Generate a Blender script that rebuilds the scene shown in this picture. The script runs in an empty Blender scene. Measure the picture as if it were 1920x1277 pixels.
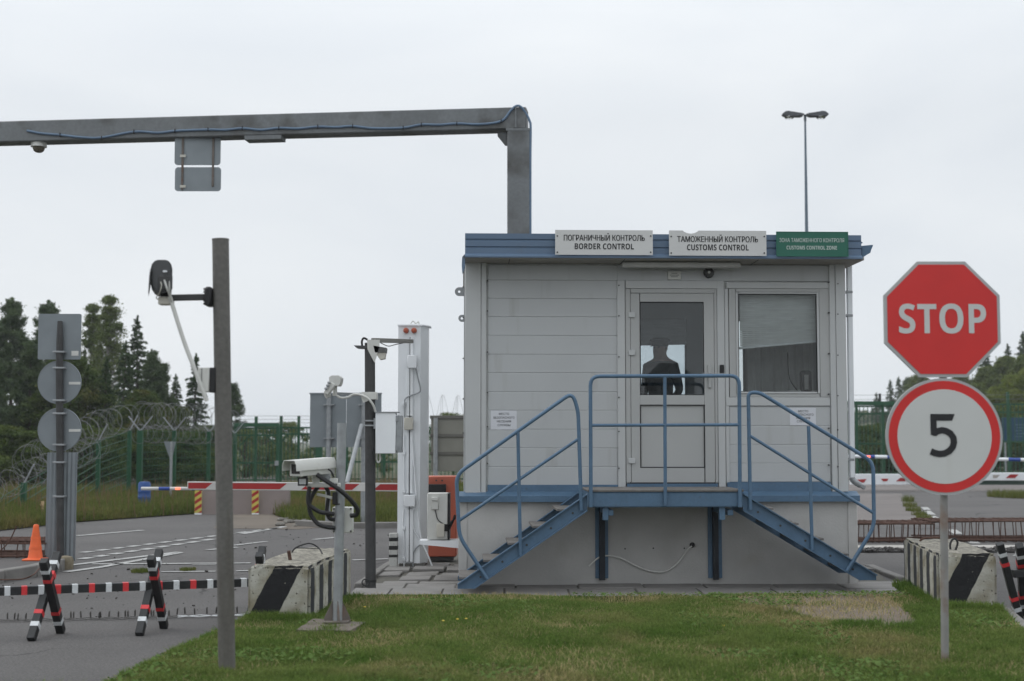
import bpy, bmesh, math, random
import numpy as np
from mathutils import Vector, Matrix, Euler

random.seed(7)
rng = np.random.default_rng(7)
R = math.radians
sc = bpy.context.scene
COL = sc.collection

# ------------------------------------------------------------------ camera, sky, sun, exposure
FPX, CX, CY, HZ, EYE = 2667.0, 960.0, 638.5, 826.0, 1.6      # focal length and horizon in photograph pixels
PITCH = math.atan((HZ - CY) / FPX)
cam = bpy.data.cameras.new('camera')
cam.sensor_width = 36.0
cam.lens = 36.0 * FPX / 1920.0
cam.clip_start, cam.clip_end = 0.1, 6000
cam.dof.use_dof = True
cam.dof.focus_distance = 15.6
cam.dof.aperture_fstop = 2.0
camo = bpy.data.objects.new('camera', cam)
camo.location = (0, 0, EYE)
camo.rotation_euler = (R(90) + PITCH, 0, 0)
COL.objects.link(camo)
sc.camera = camo

HAZE = 0.0005
SUN_EL, SUN_AZ = R(48), R(-75)          # soft sun behind cloud, from the left
world = bpy.data.worlds.new('World')
sc.world = world
world.use_nodes = True
wn, wl = world.node_tree.nodes, world.node_tree.links
wn.clear()
w_out = wn.new('ShaderNodeOutputWorld')
w_bg = wn.new('ShaderNodeBackground')
w_sky = wn.new('ShaderNodeTexSky')
w_sky.sky_type = 'NISHITA'
w_sky.sun_disc = False
w_sky.sun_elevation = SUN_EL
w_sky.sun_rotation = SUN_AZ
w_sky.dust_density = 4.0
w_tc = wn.new('ShaderNodeTexCoord')
w_map = wn.new('ShaderNodeMapping')
w_map.inputs['Scale'].default_value = (1.0, 1.0, 2.6)
w_noise = wn.new('ShaderNodeTexNoise')
w_noise.inputs['Scale'].default_value = 2.6
w_noise.inputs['Detail'].default_value = 5.0
w_noise.inputs['Roughness'].default_value = 0.5
w_noise.inputs['Distortion'].default_value = 0.5
w_ramp = wn.new('ShaderNodeValToRGB')
w_ramp.color_ramp.elements[0].position = 0.30
w_ramp.color_ramp.elements[0].color = (0.690, 0.735, 0.785, 1)
w_ramp.color_ramp.elements[1].position = 0.66
w_ramp.color_ramp.elements[1].color = (0.795, 0.828, 0.858, 1)
w_scale = wn.new('ShaderNodeVectorMath')
w_scale.operation = 'SCALE'
w_scale.inputs['Scale'].default_value = 10.0
w_mix = wn.new('ShaderNodeMix')
w_mix.data_type = 'RGBA'
w_mix.inputs['Factor'].default_value = 0.96        # a closed cloud layer hides nearly all of the blue
wl.new(w_tc.outputs['Generated'], w_map.inputs['Vector'])
wl.new(w_map.outputs['Vector'], w_noise.inputs['Vector'])
wl.new(w_noise.outputs['Fac'], w_ramp.inputs['Fac'])
w_sep = wn.new('ShaderNodeSeparateXYZ')                 # an overcast sky is brighter overhead than at the horizon
w_el = wn.new('ShaderNodeMapRange')
w_el.inputs['From Min'].default_value = 0.22
w_el.inputs['From Max'].default_value = 1.0
w_el.inputs['To Min'].default_value = 10.0
w_el.inputs['To Max'].default_value = 19.5
wl.new(w_tc.outputs['Generated'], w_sep.inputs[0])
wl.new(w_sep.outputs['Z'], w_el.inputs['Value'])
wl.new(w_el.outputs['Result'], w_scale.inputs['Scale'])
wl.new(w_ramp.outputs['Color'], w_scale.inputs[0])
wl.new(w_sky.outputs['Color'], w_mix.inputs['A'])
wl.new(w_scale.outputs['Vector'], w_mix.inputs['B'])
wl.new(w_mix.outputs['Result'], w_bg.inputs['Color'])
w_bg.inputs['Strength'].default_value = 0.1
wl.new(w_bg.outputs['Background'], w_out.inputs['Surface'])

sun = bpy.data.lights.new('sun', 'SUN')
sun.energy = 0.6
sun.angle = R(25)
sun.color = (1.0, 0.97, 0.93)
suno = bpy.data.objects.new('sun', sun)
suno.rotation_euler = Vector((math.sin(SUN_AZ) * math.cos(SUN_EL), math.cos(SUN_AZ) * math.cos(SUN_EL),
                              math.sin(SUN_EL))).to_track_quat('Z', 'Y').to_euler()
suno.location = (-20, 5, 30)
COL.objects.link(suno)

sc.view_settings.view_transform = 'Standard'
sc.view_settings.look = 'None'
sc.view_settings.exposure = 0.12
sc.view_settings.gamma = 1.0
sc.view_settings.use_curve_mapping = False
sc.render.engine = 'CYCLES'
sc.cycles.use_denoising = True
sc.cycles.denoiser = 'OPENIMAGEDENOISE'
sc.cycles.denoising_prefilter = 'ACCURATE'
sc.cycles.sample_clamp_indirect = 4.0
sc.cycles.max_bounces = 8
sc.cycles.transparent_max_bounces = 24

# ------------------------------------------------------------------ from the photograph's pixels to the place
cp, sp = math.cos(PITCH), math.sin(PITCH)
def W(px, py, Y):                      # the point at depth Y (metres in front of the camera)
    u, v = (px - CX) / FPX, (CY - py) / FPX
    t = Y / (cp - v * sp)
    return Vector((u * t, Y, EYE + t * (sp + v * cp)))
def G(px, py, z=0.0):                  # the point on the level ground
    u, v = (px - CX) / FPX, (CY - py) / FPX
    t = (z - EYE) / (sp + v * cp)
    return Vector((u * t, t * (cp - v * sp), z))

# ------------------------------------------------------------------ materials
MATS = {}
def mat(name, col, rough=0.6, metal=0.0, var=0.10, scale=5.0, bump=0.0, bscale=60.0, stain=None, stain_amt=0.0,
        stain_scale=3.0, streak=False, spec=0.4, fine=0.0, fscale=180.0):
    if name in MATS: return MATS[name]
    m = bpy.data.materials.new(name); m.use_nodes = True
    n, l = m.node_tree.nodes, m.node_tree.links
    b = n['Principled BSDF']
    b.inputs['Roughness'].default_value = rough
    b.inputs['Metallic'].default_value = metal
    b.inputs['Specular IOR Level'].default_value = spec
    tc = n.new('ShaderNodeTexCoord'); oi = n.new('ShaderNodeObjectInfo')
    ad = n.new('ShaderNodeVectorMath'); ad.operation = 'MULTIPLY_ADD'
    l.new(oi.outputs['Random'], ad.inputs[0]); ad.inputs[1].default_value = (13, 7, 5)
    l.new(tc.outputs['Object'], ad.inputs[2])
    def noise(s, det=5, st=False):
        t = n.new('ShaderNodeTexNoise'); t.inputs['Scale'].default_value = s; t.inputs['Detail'].default_value = det
        if st:
            mp = n.new('ShaderNodeMapping'); mp.inputs['Scale'].default_value = (1, 1, 0.09)
            l.new(ad.outputs[0], mp.inputs[0]); l.new(mp.outputs[0], t.inputs['Vector'])
        else: l.new(ad.outputs[0], t.inputs['Vector'])
        return t.outputs['Fac']
    def mixc(fac, a, bb, typ='MIX'):
        x = n.new('ShaderNodeMix'); x.data_type = 'RGBA'; x.blend_type = typ
        if isinstance(fac, float): x.inputs['Factor'].default_value = fac
        else: l.new(fac, x.inputs['Factor'])
        for s, v in (('A', a), ('B', bb)):
            if isinstance(v, tuple): x.inputs[s].default_value = v
            else: l.new(v, x.inputs[s])
        return x.outputs['Result']
    c = tuple(col) + (1,)
    lo = tuple(max(0, x * (1 - var)) for x in col) + (1,)
    hi = tuple(min(1, x * (1 + var)) for x in col) + (1,)
    def rmp(src, a, bpos):
        r = n.new('ShaderNodeMapRange'); r.inputs[1].default_value = a; r.inputs[2].default_value = bpos
        l.new(src, r.inputs[0]); return r.outputs[0]
    cc = mixc(rmp(noise(scale, 6), 0.3, 0.7), lo, hi)
    if fine:
        f0 = tuple(max(0, x * (1 - fine)) for x in (1, 1, 1)) + (1,); f1 = (1 + fine,) * 3 + (1,)
        cc = mixc(1.0, cc, mixc(rmp(noise(fscale, 2), 0.3, 0.7), f0, f1), 'MULTIPLY')
    if stain:
        f = rmp(noise(stain_scale, 8, streak), 0.66 - 0.3 * stain_amt, 0.86 - 0.3 * stain_amt)
        mu = n.new('ShaderNodeMath'); mu.operation = 'MULTIPLY'; mu.inputs[1].default_value = min(1.0, 0.45 + stain_amt)
        l.new(f, mu.inputs[0])
        cc = mixc(mu.outputs[0], cc, tuple(stain) + (1,))
    l.new(cc, b.inputs['Base Color'])
    if bump:
        bp = n.new('ShaderNodeBump'); bp.inputs['Strength'].default_value = bump; bp.inputs['Distance'].default_value = 0.01
        l.new(noise(bscale, 5), bp.inputs['Height']); l.new(bp.outputs[0], b.inputs['Normal'])
    MATS[name] = m
    return m

def glass_mat(name, tint=(0.85, 0.9, 0.9), refl=0.08):
    if name in MATS: return MATS[name]
    m = bpy.data.materials.new(name); m.use_nodes = True
    n, l = m.node_tree.nodes, m.node_tree.links; n.clear()
    o = n.new('ShaderNodeOutputMaterial'); t = n.new('ShaderNodeBsdfTransparent'); g = n.new('ShaderNodeBsdfGlossy')
    t.inputs['Color'].default_value = tuple(tint) + (1,); g.inputs['Roughness'].default_value = 0.02
    lw = n.new('ShaderNodeFresnel'); lw.inputs['IOR'].default_value = 1.5
    ma = n.new('ShaderNodeMath'); ma.operation = 'ADD'; ma.inputs[1].default_value = refl - 0.04
    l.new(lw.outputs[0], ma.inputs[0])
    mx = n.new('ShaderNodeMixShader'); l.new(ma.outputs[0], mx.inputs[0]); l.new(t.outputs[0], mx.inputs[1]); l.new(g.outputs[0], mx.inputs[2])
    l.new(mx.outputs[0], o.inputs['Surface'])
    MATS[name] = m
    return m

def leaf_mat(name, a, b, scale=0.9, trans=0.3, c=None, scale2=0.25, split=0.5, fine=0.0, fscale=8.0):
    if name in MATS: return MATS[name]
    m = bpy.data.materials.new(name); m.use_nodes = True
    n, l = m.node_tree.nodes, m.node_tree.links; n.clear()
    o = n.new('ShaderNodeOutputMaterial'); d = n.new('ShaderNodeBsdfDiffuse'); t = n.new('ShaderNodeBsdfTranslucent')
    tc = n.new('ShaderNodeTexCoord'); oi = n.new('ShaderNodeObjectInfo')
    ad = n.new('ShaderNodeVectorMath'); ad.operation = 'MULTIPLY_ADD'; ad.inputs[1].default_value = (31, 17, 11)
    l.new(oi.outputs['Random'], ad.inputs[0]); l.new(tc.outputs['Object'], ad.inputs[2])
    def nz(s, lo, hi, det=4):
        x = n.new('ShaderNodeTexNoise'); x.inputs['Scale'].default_value = s; x.inputs['Detail'].default_value = det
        l.new(ad.outputs[0], x.inputs['Vector'])
        r = n.new('ShaderNodeMapRange'); r.inputs[1].default_value = lo; r.inputs[2].default_value = hi
        l.new(x.outputs['Fac'], r.inputs[0]); return r.outputs[0]
    mx = n.new('ShaderNodeMix'); mx.data_type = 'RGBA'
    mx.inputs['A'].default_value = tuple(a) + (1,); mx.inputs['B'].default_value = tuple(b) + (1,)
    l.new(nz(scale, 0.3, 0.7), mx.inputs['Factor'])
    res = mx.outputs['Result']
    if c:
        m2 = n.new('ShaderNodeMix'); m2.data_type = 'RGBA'
        l.new(nz(scale2, split, split + 0.16, 6), m2.inputs['Factor']); l.new(res, m2.inputs['A']); m2.inputs['B'].default_value = tuple(c) + (1,)
        res = m2.outputs['Result']
    if fine:
        fm = n.new('ShaderNodeMix'); fm.data_type = 'RGBA'; fm.blend_type = 'MULTIPLY'; fm.inputs['Factor'].default_value = 1.0
        fr = n.new('ShaderNodeMix'); fr.data_type = 'RGBA'; fr.inputs['A'].default_value = (1-fine,)*3 + (1,); fr.inputs['B'].default_value = (1+fine*1.2, 1+fine*1.1, 1+fine*.9, 1)
        l.new(nz(fscale, .3, .7, 2), fr.inputs['Factor']); l.new(res, fm.inputs['A']); l.new(fr.outputs['Result'], fm.inputs['B']); res = fm.outputs['Result']
    l.new(res, d.inputs['Color']); l.new(res, t.inputs['Color'])
    ms = n.new('ShaderNodeMixShader'); ms.inputs[0].default_value = trans
    l.new(d.outputs[0], ms.inputs[1]); l.new(t.outputs[0], ms.inputs[2]); l.new(ms.outputs[0], o.inputs['Surface'])
    MATS[name] = m
    return m

def lamp_mat(name, col, strength):
    m = bpy.data.materials.new(name); m.use_nodes = True
    b = m.node_tree.nodes['Principled BSDF']
    b.inputs['Base Color'].default_value = tuple(col) + (1,)
    b.inputs['Emission Color'].default_value = tuple(col) + (1,); b.inputs['Emission Strength'].default_value = strength
    return m

PANEL = mat('white_panel', (0.440, 0.452, 0.458), 0.45, var=0.035, scale=1.3, stain=(0.335, 0.33, 0.315), stain_amt=0.22, stain_scale=7, streak=True, bump=.03, bscale=6)
TRIM = mat('white_trim', (0.47, 0.48, 0.48), 0.4, var=0.03, scale=2, stain=(0.38, 0.37, 0.35), stain_amt=0.10, stain_scale=7, streak=True)
PVC = mat('white_plastic_frame', (0.40, 0.405, 0.40), 0.4, var=0.03, scale=2)
BLUE = mat('blue_paint', (0.080, 0.145, 0.225), 0.45, var=0.10, scale=4, stain=(0.075, 0.070, 0.068), stain_amt=0.12, stain_scale=16, bump=0.08, bscale=25, fine=.05, fscale=30)
ROOFBLUE = mat('blue_coated_sheet', (0.105, 0.160, 0.240), 0.4, var=0.06, scale=2, stain=(0.10, 0.13, 0.17), stain_amt=0.15, stain_scale=4)
PLINTH = mat('painted_concrete', (0.42, 0.413, 0.40), 0.85, var=0.10, scale=2.2, bump=0.25, bscale=45, stain=(0.36, 0.345, 0.32), stain_amt=0.25, stain_scale=2.6, fine=0.06)
SOFFIT = mat('soffit_sheet', (0.30, 0.28, 0.25), 0.6, var=0.05)
DARK = mat('black_rubber', (0.018, 0.018, 0.019), 0.55, var=0.2)
SEAL = mat('dark_seal', (0.02, 0.02, 0.022), 0.6)
SCREW = mat('dark_screw', (0.06, 0.06, 0.06), 0.5, 0.6)
GALV = mat('galvanised_steel', (0.30, 0.315, 0.325), 0.5, 0.35, var=0.12, scale=14, stain=(0.20, 0.20, 0.20), stain_amt=0.25, stain_scale=8)
GANTRY = mat('weathered_zinc_beam', (0.175, 0.185, 0.190), 0.6, 0.2, var=0.15, scale=1.2, stain=(0.080, 0.078, 0.072), stain_amt=0.5, stain_scale=1.8, bump=0.08, fine=.08, fscale=20)
POSTGREY = mat('weathered_steel_post', (0.135, 0.130, 0.120), 0.65, 0.2, var=0.12, scale=3, stain=(0.075, 0.062, 0.05), stain_amt=0.42, stain_scale=7, streak=True, fine=.12, fscale=40)
POSTDARK = mat('dark_painted_post', (0.055, 0.055, 0.055), 0.6, 0.2, var=0.2, scale=9, stain=(0.12, 0.12, 0.12), stain_amt=0.15, stain_scale=12)
SIGNBACK = mat('sign_back_zinc', (0.22, 0.245, 0.26), 0.5, 0.35, var=0.07, scale=4)
WHITE = mat('white_paint', (0.78, 0.80, 0.82), 0.4, var=0.04, scale=3, stain=(0.58, 0.57, 0.55), stain_amt=0.10, stain_scale=7, streak=True)
BEIGE = mat('beige_plastic', (0.52, 0.50, 0.44), 0.5, var=0.05)
OFFWHITE = mat('offwhite_housing', (0.58, 0.58, 0.55), 0.45, var=0.05, scale=8, stain=(0.35, 0.33, 0.28), stain_amt=0.12, stain_scale=14)
ORANGE = mat('orange_cabinet_paint', (0.50, 0.125, 0.075), 0.5, var=0.07, scale=2, stain=(0.40, 0.10, 0.06), stain_amt=0.15)
REDPAINT = mat('red_paint', (0.34, 0.022, 0.022), 0.45, var=0.08)
REDREFL = mat('red_reflective_film', (0.60, 0.026, 0.024), 0.4, var=0.05, scale=3, stain=(0.40, 0.025, 0.025), stain_amt=0.2, stain_scale=2)
WHITEREFL = mat('white_reflective_film', (0.56, 0.57, 0.555), 0.5, var=0.03, scale=3, stain=(.47, .465, .44), stain_amt=.15, stain_scale=9, streak=True)
SIGNEDGE = mat('sign_rim_zinc', (0.40, 0.41, 0.41), 0.5, 0.2, var=0.05)
REDTAPE = mat('red_tape', (0.62, 0.040, 0.045), 0.45, var=0.08, scale=20, stain=(.06, .02, .02), stain_amt=.18, stain_scale=30)
WHITETAPE = mat('white_tape', (0.60, 0.62, 0.63), 0.45, var=0.08, scale=20, stain=(.08, .08, .08), stain_amt=.2, stain_scale=30)
BLACKWOOD = mat('black_painted_timber', (0.016, 0.017, 0.018), 0.5, var=0.3, scale=12, bump=0.2, bscale=50)
BLACKTXT = mat('black_print', (0.015, 0.015, 0.017), 0.5)
GREYTXT = mat('grey_print', (0.055, 0.055, 0.062), 0.6)
WHITETXT = mat('white_print', (0.50, 0.56, 0.53), 0.5)
BOARDWHITE = mat('white_sign_board', (0.58, 0.58, 0.57), 0.45, var=0.03, scale=2)
BOARDGREEN = mat('green_sign_board', (0.018, 0.125, 0.085), 0.45, var=0.08, scale=3)
PAPER = mat('paper_notice', (0.60, 0.61, 0.645), 0.7, var=0.02)
RUST = mat('rusty_rebar', (0.085, 0.046, 0.034), 0.85, 0.1, var=0.3, scale=20, bump=0.3, bscale=120)
RUSTSTEEL = mat('rust_stained_steel', (0.15, 0.13, 0.115), 0.75, 0.15, var=0.2, scale=9, stain=(0.15, 0.06, 0.03), stain_amt=0.3, stain_scale=6)
GREEN = mat('green_fence_paint', (0.014, 0.075, 0.034), 0.5, var=0.12, scale=5)
CONE = mat('orange_cone_plastic', (0.75, 0.13, 0.035), 0.55, var=0.1, scale=9, stain=(0.45, 0.10, 0.05), stain_amt=0.25, stain_scale=10)
BLUEBARREL = mat('blue_plastic_barrel', (0.03, 0.085, 0.27), 0.5)
BLUEBOOM = mat('blue_boom_film', (0.03, 0.07, 0.30), 0.45)
CONCRETE = mat('bare_concrete', (0.36, 0.345, 0.32), 0.9, var=0.15, scale=4, bump=0.5, bscale=35, stain=(0.20, 0.185, 0.165), stain_amt=0.3, stain_scale=3, fine=0.10)
SLAB = mat('paving_concrete', (0.215, 0.206, 0.196), 0.9, var=0.14, scale=2.5, bump=0.4, bscale=60, stain=(0.145, 0.136, 0.122), stain_amt=0.3, stain_scale=2, fine=0.12)
KERB = mat('kerb_concrete', (0.18, 0.172, 0.162), 0.9, var=0.15, scale=5, bump=0.4, bscale=50, fine=0.12)
WIRE = mat('razor_wire_steel', (0.20, 0.205, 0.205), 0.5, 0.35)
FLOORDARK = mat('interior_linoleum', (0.10, 0.09, 0.08), 0.6)
INTERIOR = mat('interior_wall_sheet', (0.66, 0.67, 0.66), 0.6, var=0.04)
WOODSTAKE = mat('pale_wood', (0.42, 0.30, 0.17), 0.8)
BARK = mat('bark', (0.07, 0.055, 0.045), 0.9, var=0.3, scale=6, bump=0.5, bscale=30)
GLASS = glass_mat('window_glass', (0.90, 0.92, 0.92), 0.032)
TINTGLASS = glass_mat('door_glass', (0.80, 0.84, 0.86), 0.050)

# ------------------------------------------------------------------ mesh helpers
def wloc(o):
    v = Vector((0, 0, 0))
    while o is not None:
        v += o.location; o = o.parent
    return v

class MB:
    """collects shapes of ONE part"""
    def __init__(s): s.bm = bmesh.new()
    def _add(s, vs, fs):
        v = [s.bm.verts.new(p) for p in vs]
        out = []
        for f in fs:
            try: out.append(s.bm.faces.new([v[i] for i in f]))
            except ValueError: pass
        return v, out
    def box(s, a, b, bev=0.0, M=None, seg=1):
        x0, y0, z0 = [min(a[i], b[i]) for i in range(3)]; x1, y1, z1 = [max(a[i], b[i]) for i in range(3)]
        vs = [Vector(p) for p in ((x0,y0,z0),(x1,y0,z0),(x1,y1,z0),(x0,y1,z0),(x0,y0,z1),(x1,y0,z1),(x1,y1,z1),(x0,y1,z1))]
        if M is not None: vs = [M @ p for p in vs]
        v, f = s._add(vs, ((0,3,2,1),(4,5,6,7),(0,1,5,4),(1,2,6,5),(2,3,7,6),(3,0,4,7)))
        if bev:
            es = list({e for ff in f for e in ff.edges})
            bmesh.ops.bevel(s.bm, geom=es, offset=bev, segments=seg, profile=0.5, affect='EDGES')
        return s
    def bar(s, p0, p1, w, h, up=(0, 0, 1), bev=0.0):          # a box from p0 to p1, w across, h along up
        p0, p1 = Vector(p0), Vector(p1); d = (p1 - p0); L = d.length; d.normalize()
        up = Vector(up); sd = d.cross(up)
        if sd.length < 1e-4: sd = d.cross(Vector((0, 1, 0)))
        sd.normalize(); u = sd.cross(d).normalized()
        M = Matrix((( sd.x, d.x, u.x, p0.x), (sd.y, d.y, u.y, p0.y), (sd.z, d.z, u.z, p0.z), (0, 0, 0, 1)))
        return s.box((-w/2, 0, -h/2), (w/2, L, h/2), bev, M)
    def cyl(s, p0, p1, r0, r1=None, n=16, caps=True):
        r1 = r0 if r1 is None else r1
        p0, p1 = Vector(p0), Vector(p1); d = (p1 - p0).normalized()
        a = d.orthogonal().normalized(); b = d.cross(a)
        vs = []
        for p, r in ((p0, r0), (p1, r1)):
            for i in range(n):
                t = 2 * math.pi * i / n
                vs.append(p + (a * math.cos(t) + b * math.sin(t)) * r)
        fs = [(i, (i+1) % n, n + (i+1) % n, n + i) for i in range(n)]
        if caps: fs += [tuple(range(n))[::-1], tuple(range(n, 2*n))]
        s._add(vs, fs); return s
    def tube(s, pts, r, n=10, smooth=0, radii=None):
        P = [Vector(p) for p in pts]
        if smooth:
            Q = []
            for i in range(len(P) - 1):
                p0 = P[max(i-1, 0)]; p1 = P[i]; p2 = P[i+1]; p3 = P[min(i+2, len(P)-1)]
                for k in range(smooth):
                    t = k / smooth
                    Q.append(0.5 * ((2*p1) + (p2-p0)*t + (2*p0-5*p1+4*p2-p3)*t*t + (3*p1-p0-3*p2+p3)*t**3))
            Q.append(P[-1]); P = Q
        vs, fs = [], []
        a = None
        for i, p in enumerate(P):
            d = (P[min(i+1, len(P)-1)] - P[max(i-1, 0)]).normalized()
            if a is None: a = d.orthogonal().normalized()
            else:
                a = a - d * a.dot(d)
                a = a.normalized() if a.length > 1e-5 else d.orthogonal().normalized()
            b = d.cross(a)
            rr = radii[i] if radii else r
            for k in range(n):
                t = 2*math.pi*k/n
                vs.append(p + (a*math.cos(t) + b*math.sin(t))*rr)
        for i in range(len(P)-1):
            for k in range(n):
                fs.append((i*n+k, i*n+(k+1) % n, (i+1)*n+(k+1) % n, (i+1)*n+k))
        fs.append(tuple(range(n))[::-1]); fs.append(tuple(range((len(P)-1)*n, len(P)*n)))
        s._add(vs, fs); return s
    def prism(s, poly, vec, holes=None):                       # polygon of 3D points pushed along vec
        poly = [Vector(p) for p in poly]; vec = Vector(vec); n = len(poly)
        vs = poly + [p + vec for p in poly]
        fs = [tuple(range(n)), tuple(range(n, 2*n))[::-1]] + [(i, n+i, n+(i+1) % n, (i+1) % n) for i in range(n)]
        s._add(vs, fs); return s
    def lathe(s, c, prof, n=20, axis='Z'):                      # prof: (r, h)
        c = Vector(c); vs, fs = [], []
        for r, h in prof:
            for k in range(n):
                t = 2*math.pi*k/n
                p = (r*math.cos(t), r*math.sin(t), h) if axis == 'Z' else ((r*math.cos(t), h, r*math.sin(t)) if axis == 'Y' else (h, r*math.cos(t), r*math.sin(t)))
                vs.append(c + Vector(p))
        m = len(prof)
        for i in range(m-1):
            for k in range(n): fs.append((i*n+k, i*n+(k+1) % n, (i+1)*n+(k+1) % n, (i+1)*n+k))
        fs.append(tuple(range(n))[::-1]); fs.append(tuple(range((m-1)*n, m*n)))
        s._add(vs, fs); return s
    def poly(s, pts): s._add([Vector(p) for p in pts], (tuple(range(len(pts))),)); return s
    def mesh(s, name, material, M=None, off=None, angle=38):
        bmesh.ops.recalc_face_normals(s.bm, faces=s.bm.faces[:])
        if M is not None: bmesh.ops.transform(s.bm, matrix=M, verts=s.bm.verts[:])
        if off is not None: bmesh.ops.translate(s.bm, vec=-Vector(off), verts=s.bm.verts[:])
        me = bpy.data.meshes.new(name); s.bm.to_mesh(me); s.bm.free()
        me.materials.append(material)
        if len(me.polygons):
            me.polygons.foreach_set('use_smooth', [True] * len(me.polygons))
            me.set_sharp_from_angle(angle=R(angle))
        return me
    def build(s, name, material, parent=None, M=None, angle=38):
        off = wloc(parent) if parent is not None else None
        o = bpy.data.objects.new(name, s.mesh(name, material, M, off, angle))
        COL.objects.link(o); o.parent = parent
        return o

def tag(o, label=None, cat=None, group=None, kind=None):
    if label: o['label'] = label
    if cat: o['category'] = cat
    if group: o['group'] = group
    if kind: o['kind'] = kind
    return o
def thing(name, label, cat, loc=(0, 0, 0), group=None):
    o = bpy.data.objects.new(name, None); COL.objects.link(o)
    o.location = loc; o.empty_display_size = 0.2
    return tag(o, label, cat, group)
def struct(o): o['kind'] = 'structure'; return o
def piece(me, name, parent, loc, rot=(0, 0, 0), scale=(1, 1, 1)):
    o = bpy.data.objects.new(name, me); COL.objects.link(o); o.parent = parent
    o.location = Vector(loc) - (wloc(parent) if parent is not None else Vector((0, 0, 0))); o.rotation_euler = rot; o.scale = scale
    return o
def raw(name, verts, faces, material, parent=None):
    me = bpy.data.meshes.new(name)
    verts = np.asarray(verts, dtype=np.float32); faces = np.asarray(faces, dtype=np.int32)
    if parent is not None: verts = verts - np.array(wloc(parent), dtype=np.float32)
    me.vertices.add(len(verts)); me.vertices.foreach_set('co', verts.ravel())
    k = faces.shape[1]
    me.loops.add(faces.size); me.loops.foreach_set('vertex_index', faces.ravel())
    me.polygons.add(len(faces)); me.polygons.foreach_set('loop_start', np.arange(0, faces.size, k, dtype=np.int32))
    me.polygons.foreach_set('loop_total', np.full(len(faces), k, dtype=np.int32))
    me.update(calc_edges=True); me.materials.append(material)
    o = bpy.data.objects.new(name, me); COL.objects.link(o); o.parent = parent
    return o

FONTREF = {}
def text(name, s, capx, capz, width, height, M, material, parent, thick=0.0):
    """flat lettering: centre (capx, capz) in the local x-z plane of M, width and cap height in metres; thick widens the strokes"""
    def make(t):
        cu = bpy.data.curves.new(name, 'FONT'); cu.body = t; cu.size = 1.0; cu.resolution_u = 3
        ob = bpy.data.objects.new(name, cu); COL.objects.link(ob)
        dg = bpy.context.evaluated_depsgraph_get(); dg.update()
        me = bpy.data.meshes.new_from_object(ob.evaluated_get(dg))
        bpy.data.objects.remove(ob); bpy.data.curves.remove(cu)
        return me
    cyr = any('А' <= ch <= 'я' for ch in s)
    if not cyr: s = ''.join(chr(0x1D5D4 + ord(ch) - 65) if 'A' <= ch <= 'Z' else ch for ch in s)     # the bold sans capitals
    rc = 'Н' if cyr else chr(0x1D5DB)
    if rc not in FONTREF:
        ref = make(rc); ys = [v.co.y for v in ref.vertices]; FONTREF[rc] = (min(ys), max(ys)); bpy.data.meshes.remove(ref)
    y0, y1 = FONTREF[rc]
    me = make(s)
    xs = [v.co.x for v in me.vertices]; xa, xb = min(xs), max(xs)
    kx, kz = width / (xb - xa), height / (y1 - y0)
    off = wloc(parent); co = [v.co.copy() for v in me.vertices]; fs = [tuple(p.vertices) for p in me.polygons]
    bpy.data.meshes.remove(me)
    V, F = [], []
    for i, d in enumerate((0.0,) if not thick else (-thick, 0.0, thick)):
        n0 = len(V)
        V += [(M @ Vector((capx + (c.x - (xa + xb) / 2 + d) * kx, -0.0004 * i, capz + (c.y - (y0 + y1) / 2) * kz))) - off for c in co]
        F += [tuple(n0 + k for k in f) for f in fs]
    me = bpy.data.meshes.new(name); me.from_pydata(V, [], F); me.materials.append(material)
    o = bpy.data.objects.new(name, me); COL.objects.link(o); o.parent = parent
    return o

# ------------------------------------------------------------------ ground, road, lawn, pavement
def inpoly(pts, poly):
    x, y = pts[:, 0], pts[:, 1]; res = np.zeros(len(pts), bool); n = len(poly)
    for i in range(n):
        x0, y0 = poly[i]; x1, y1 = poly[(i+1) % n]
        c = ((y0 > y) != (y1 > y)) & (x < (x1-x0) * (y-y0) / ((y1-y0) if y1 != y0 else 1e-9) + x0)
        res ^= c
    return res
def sheet(name, poly, z, material, parent=None):
    m = MB(); m.poly([(p[0], p[1], z) for p in poly]); return m.build(name, material, parent)

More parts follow.
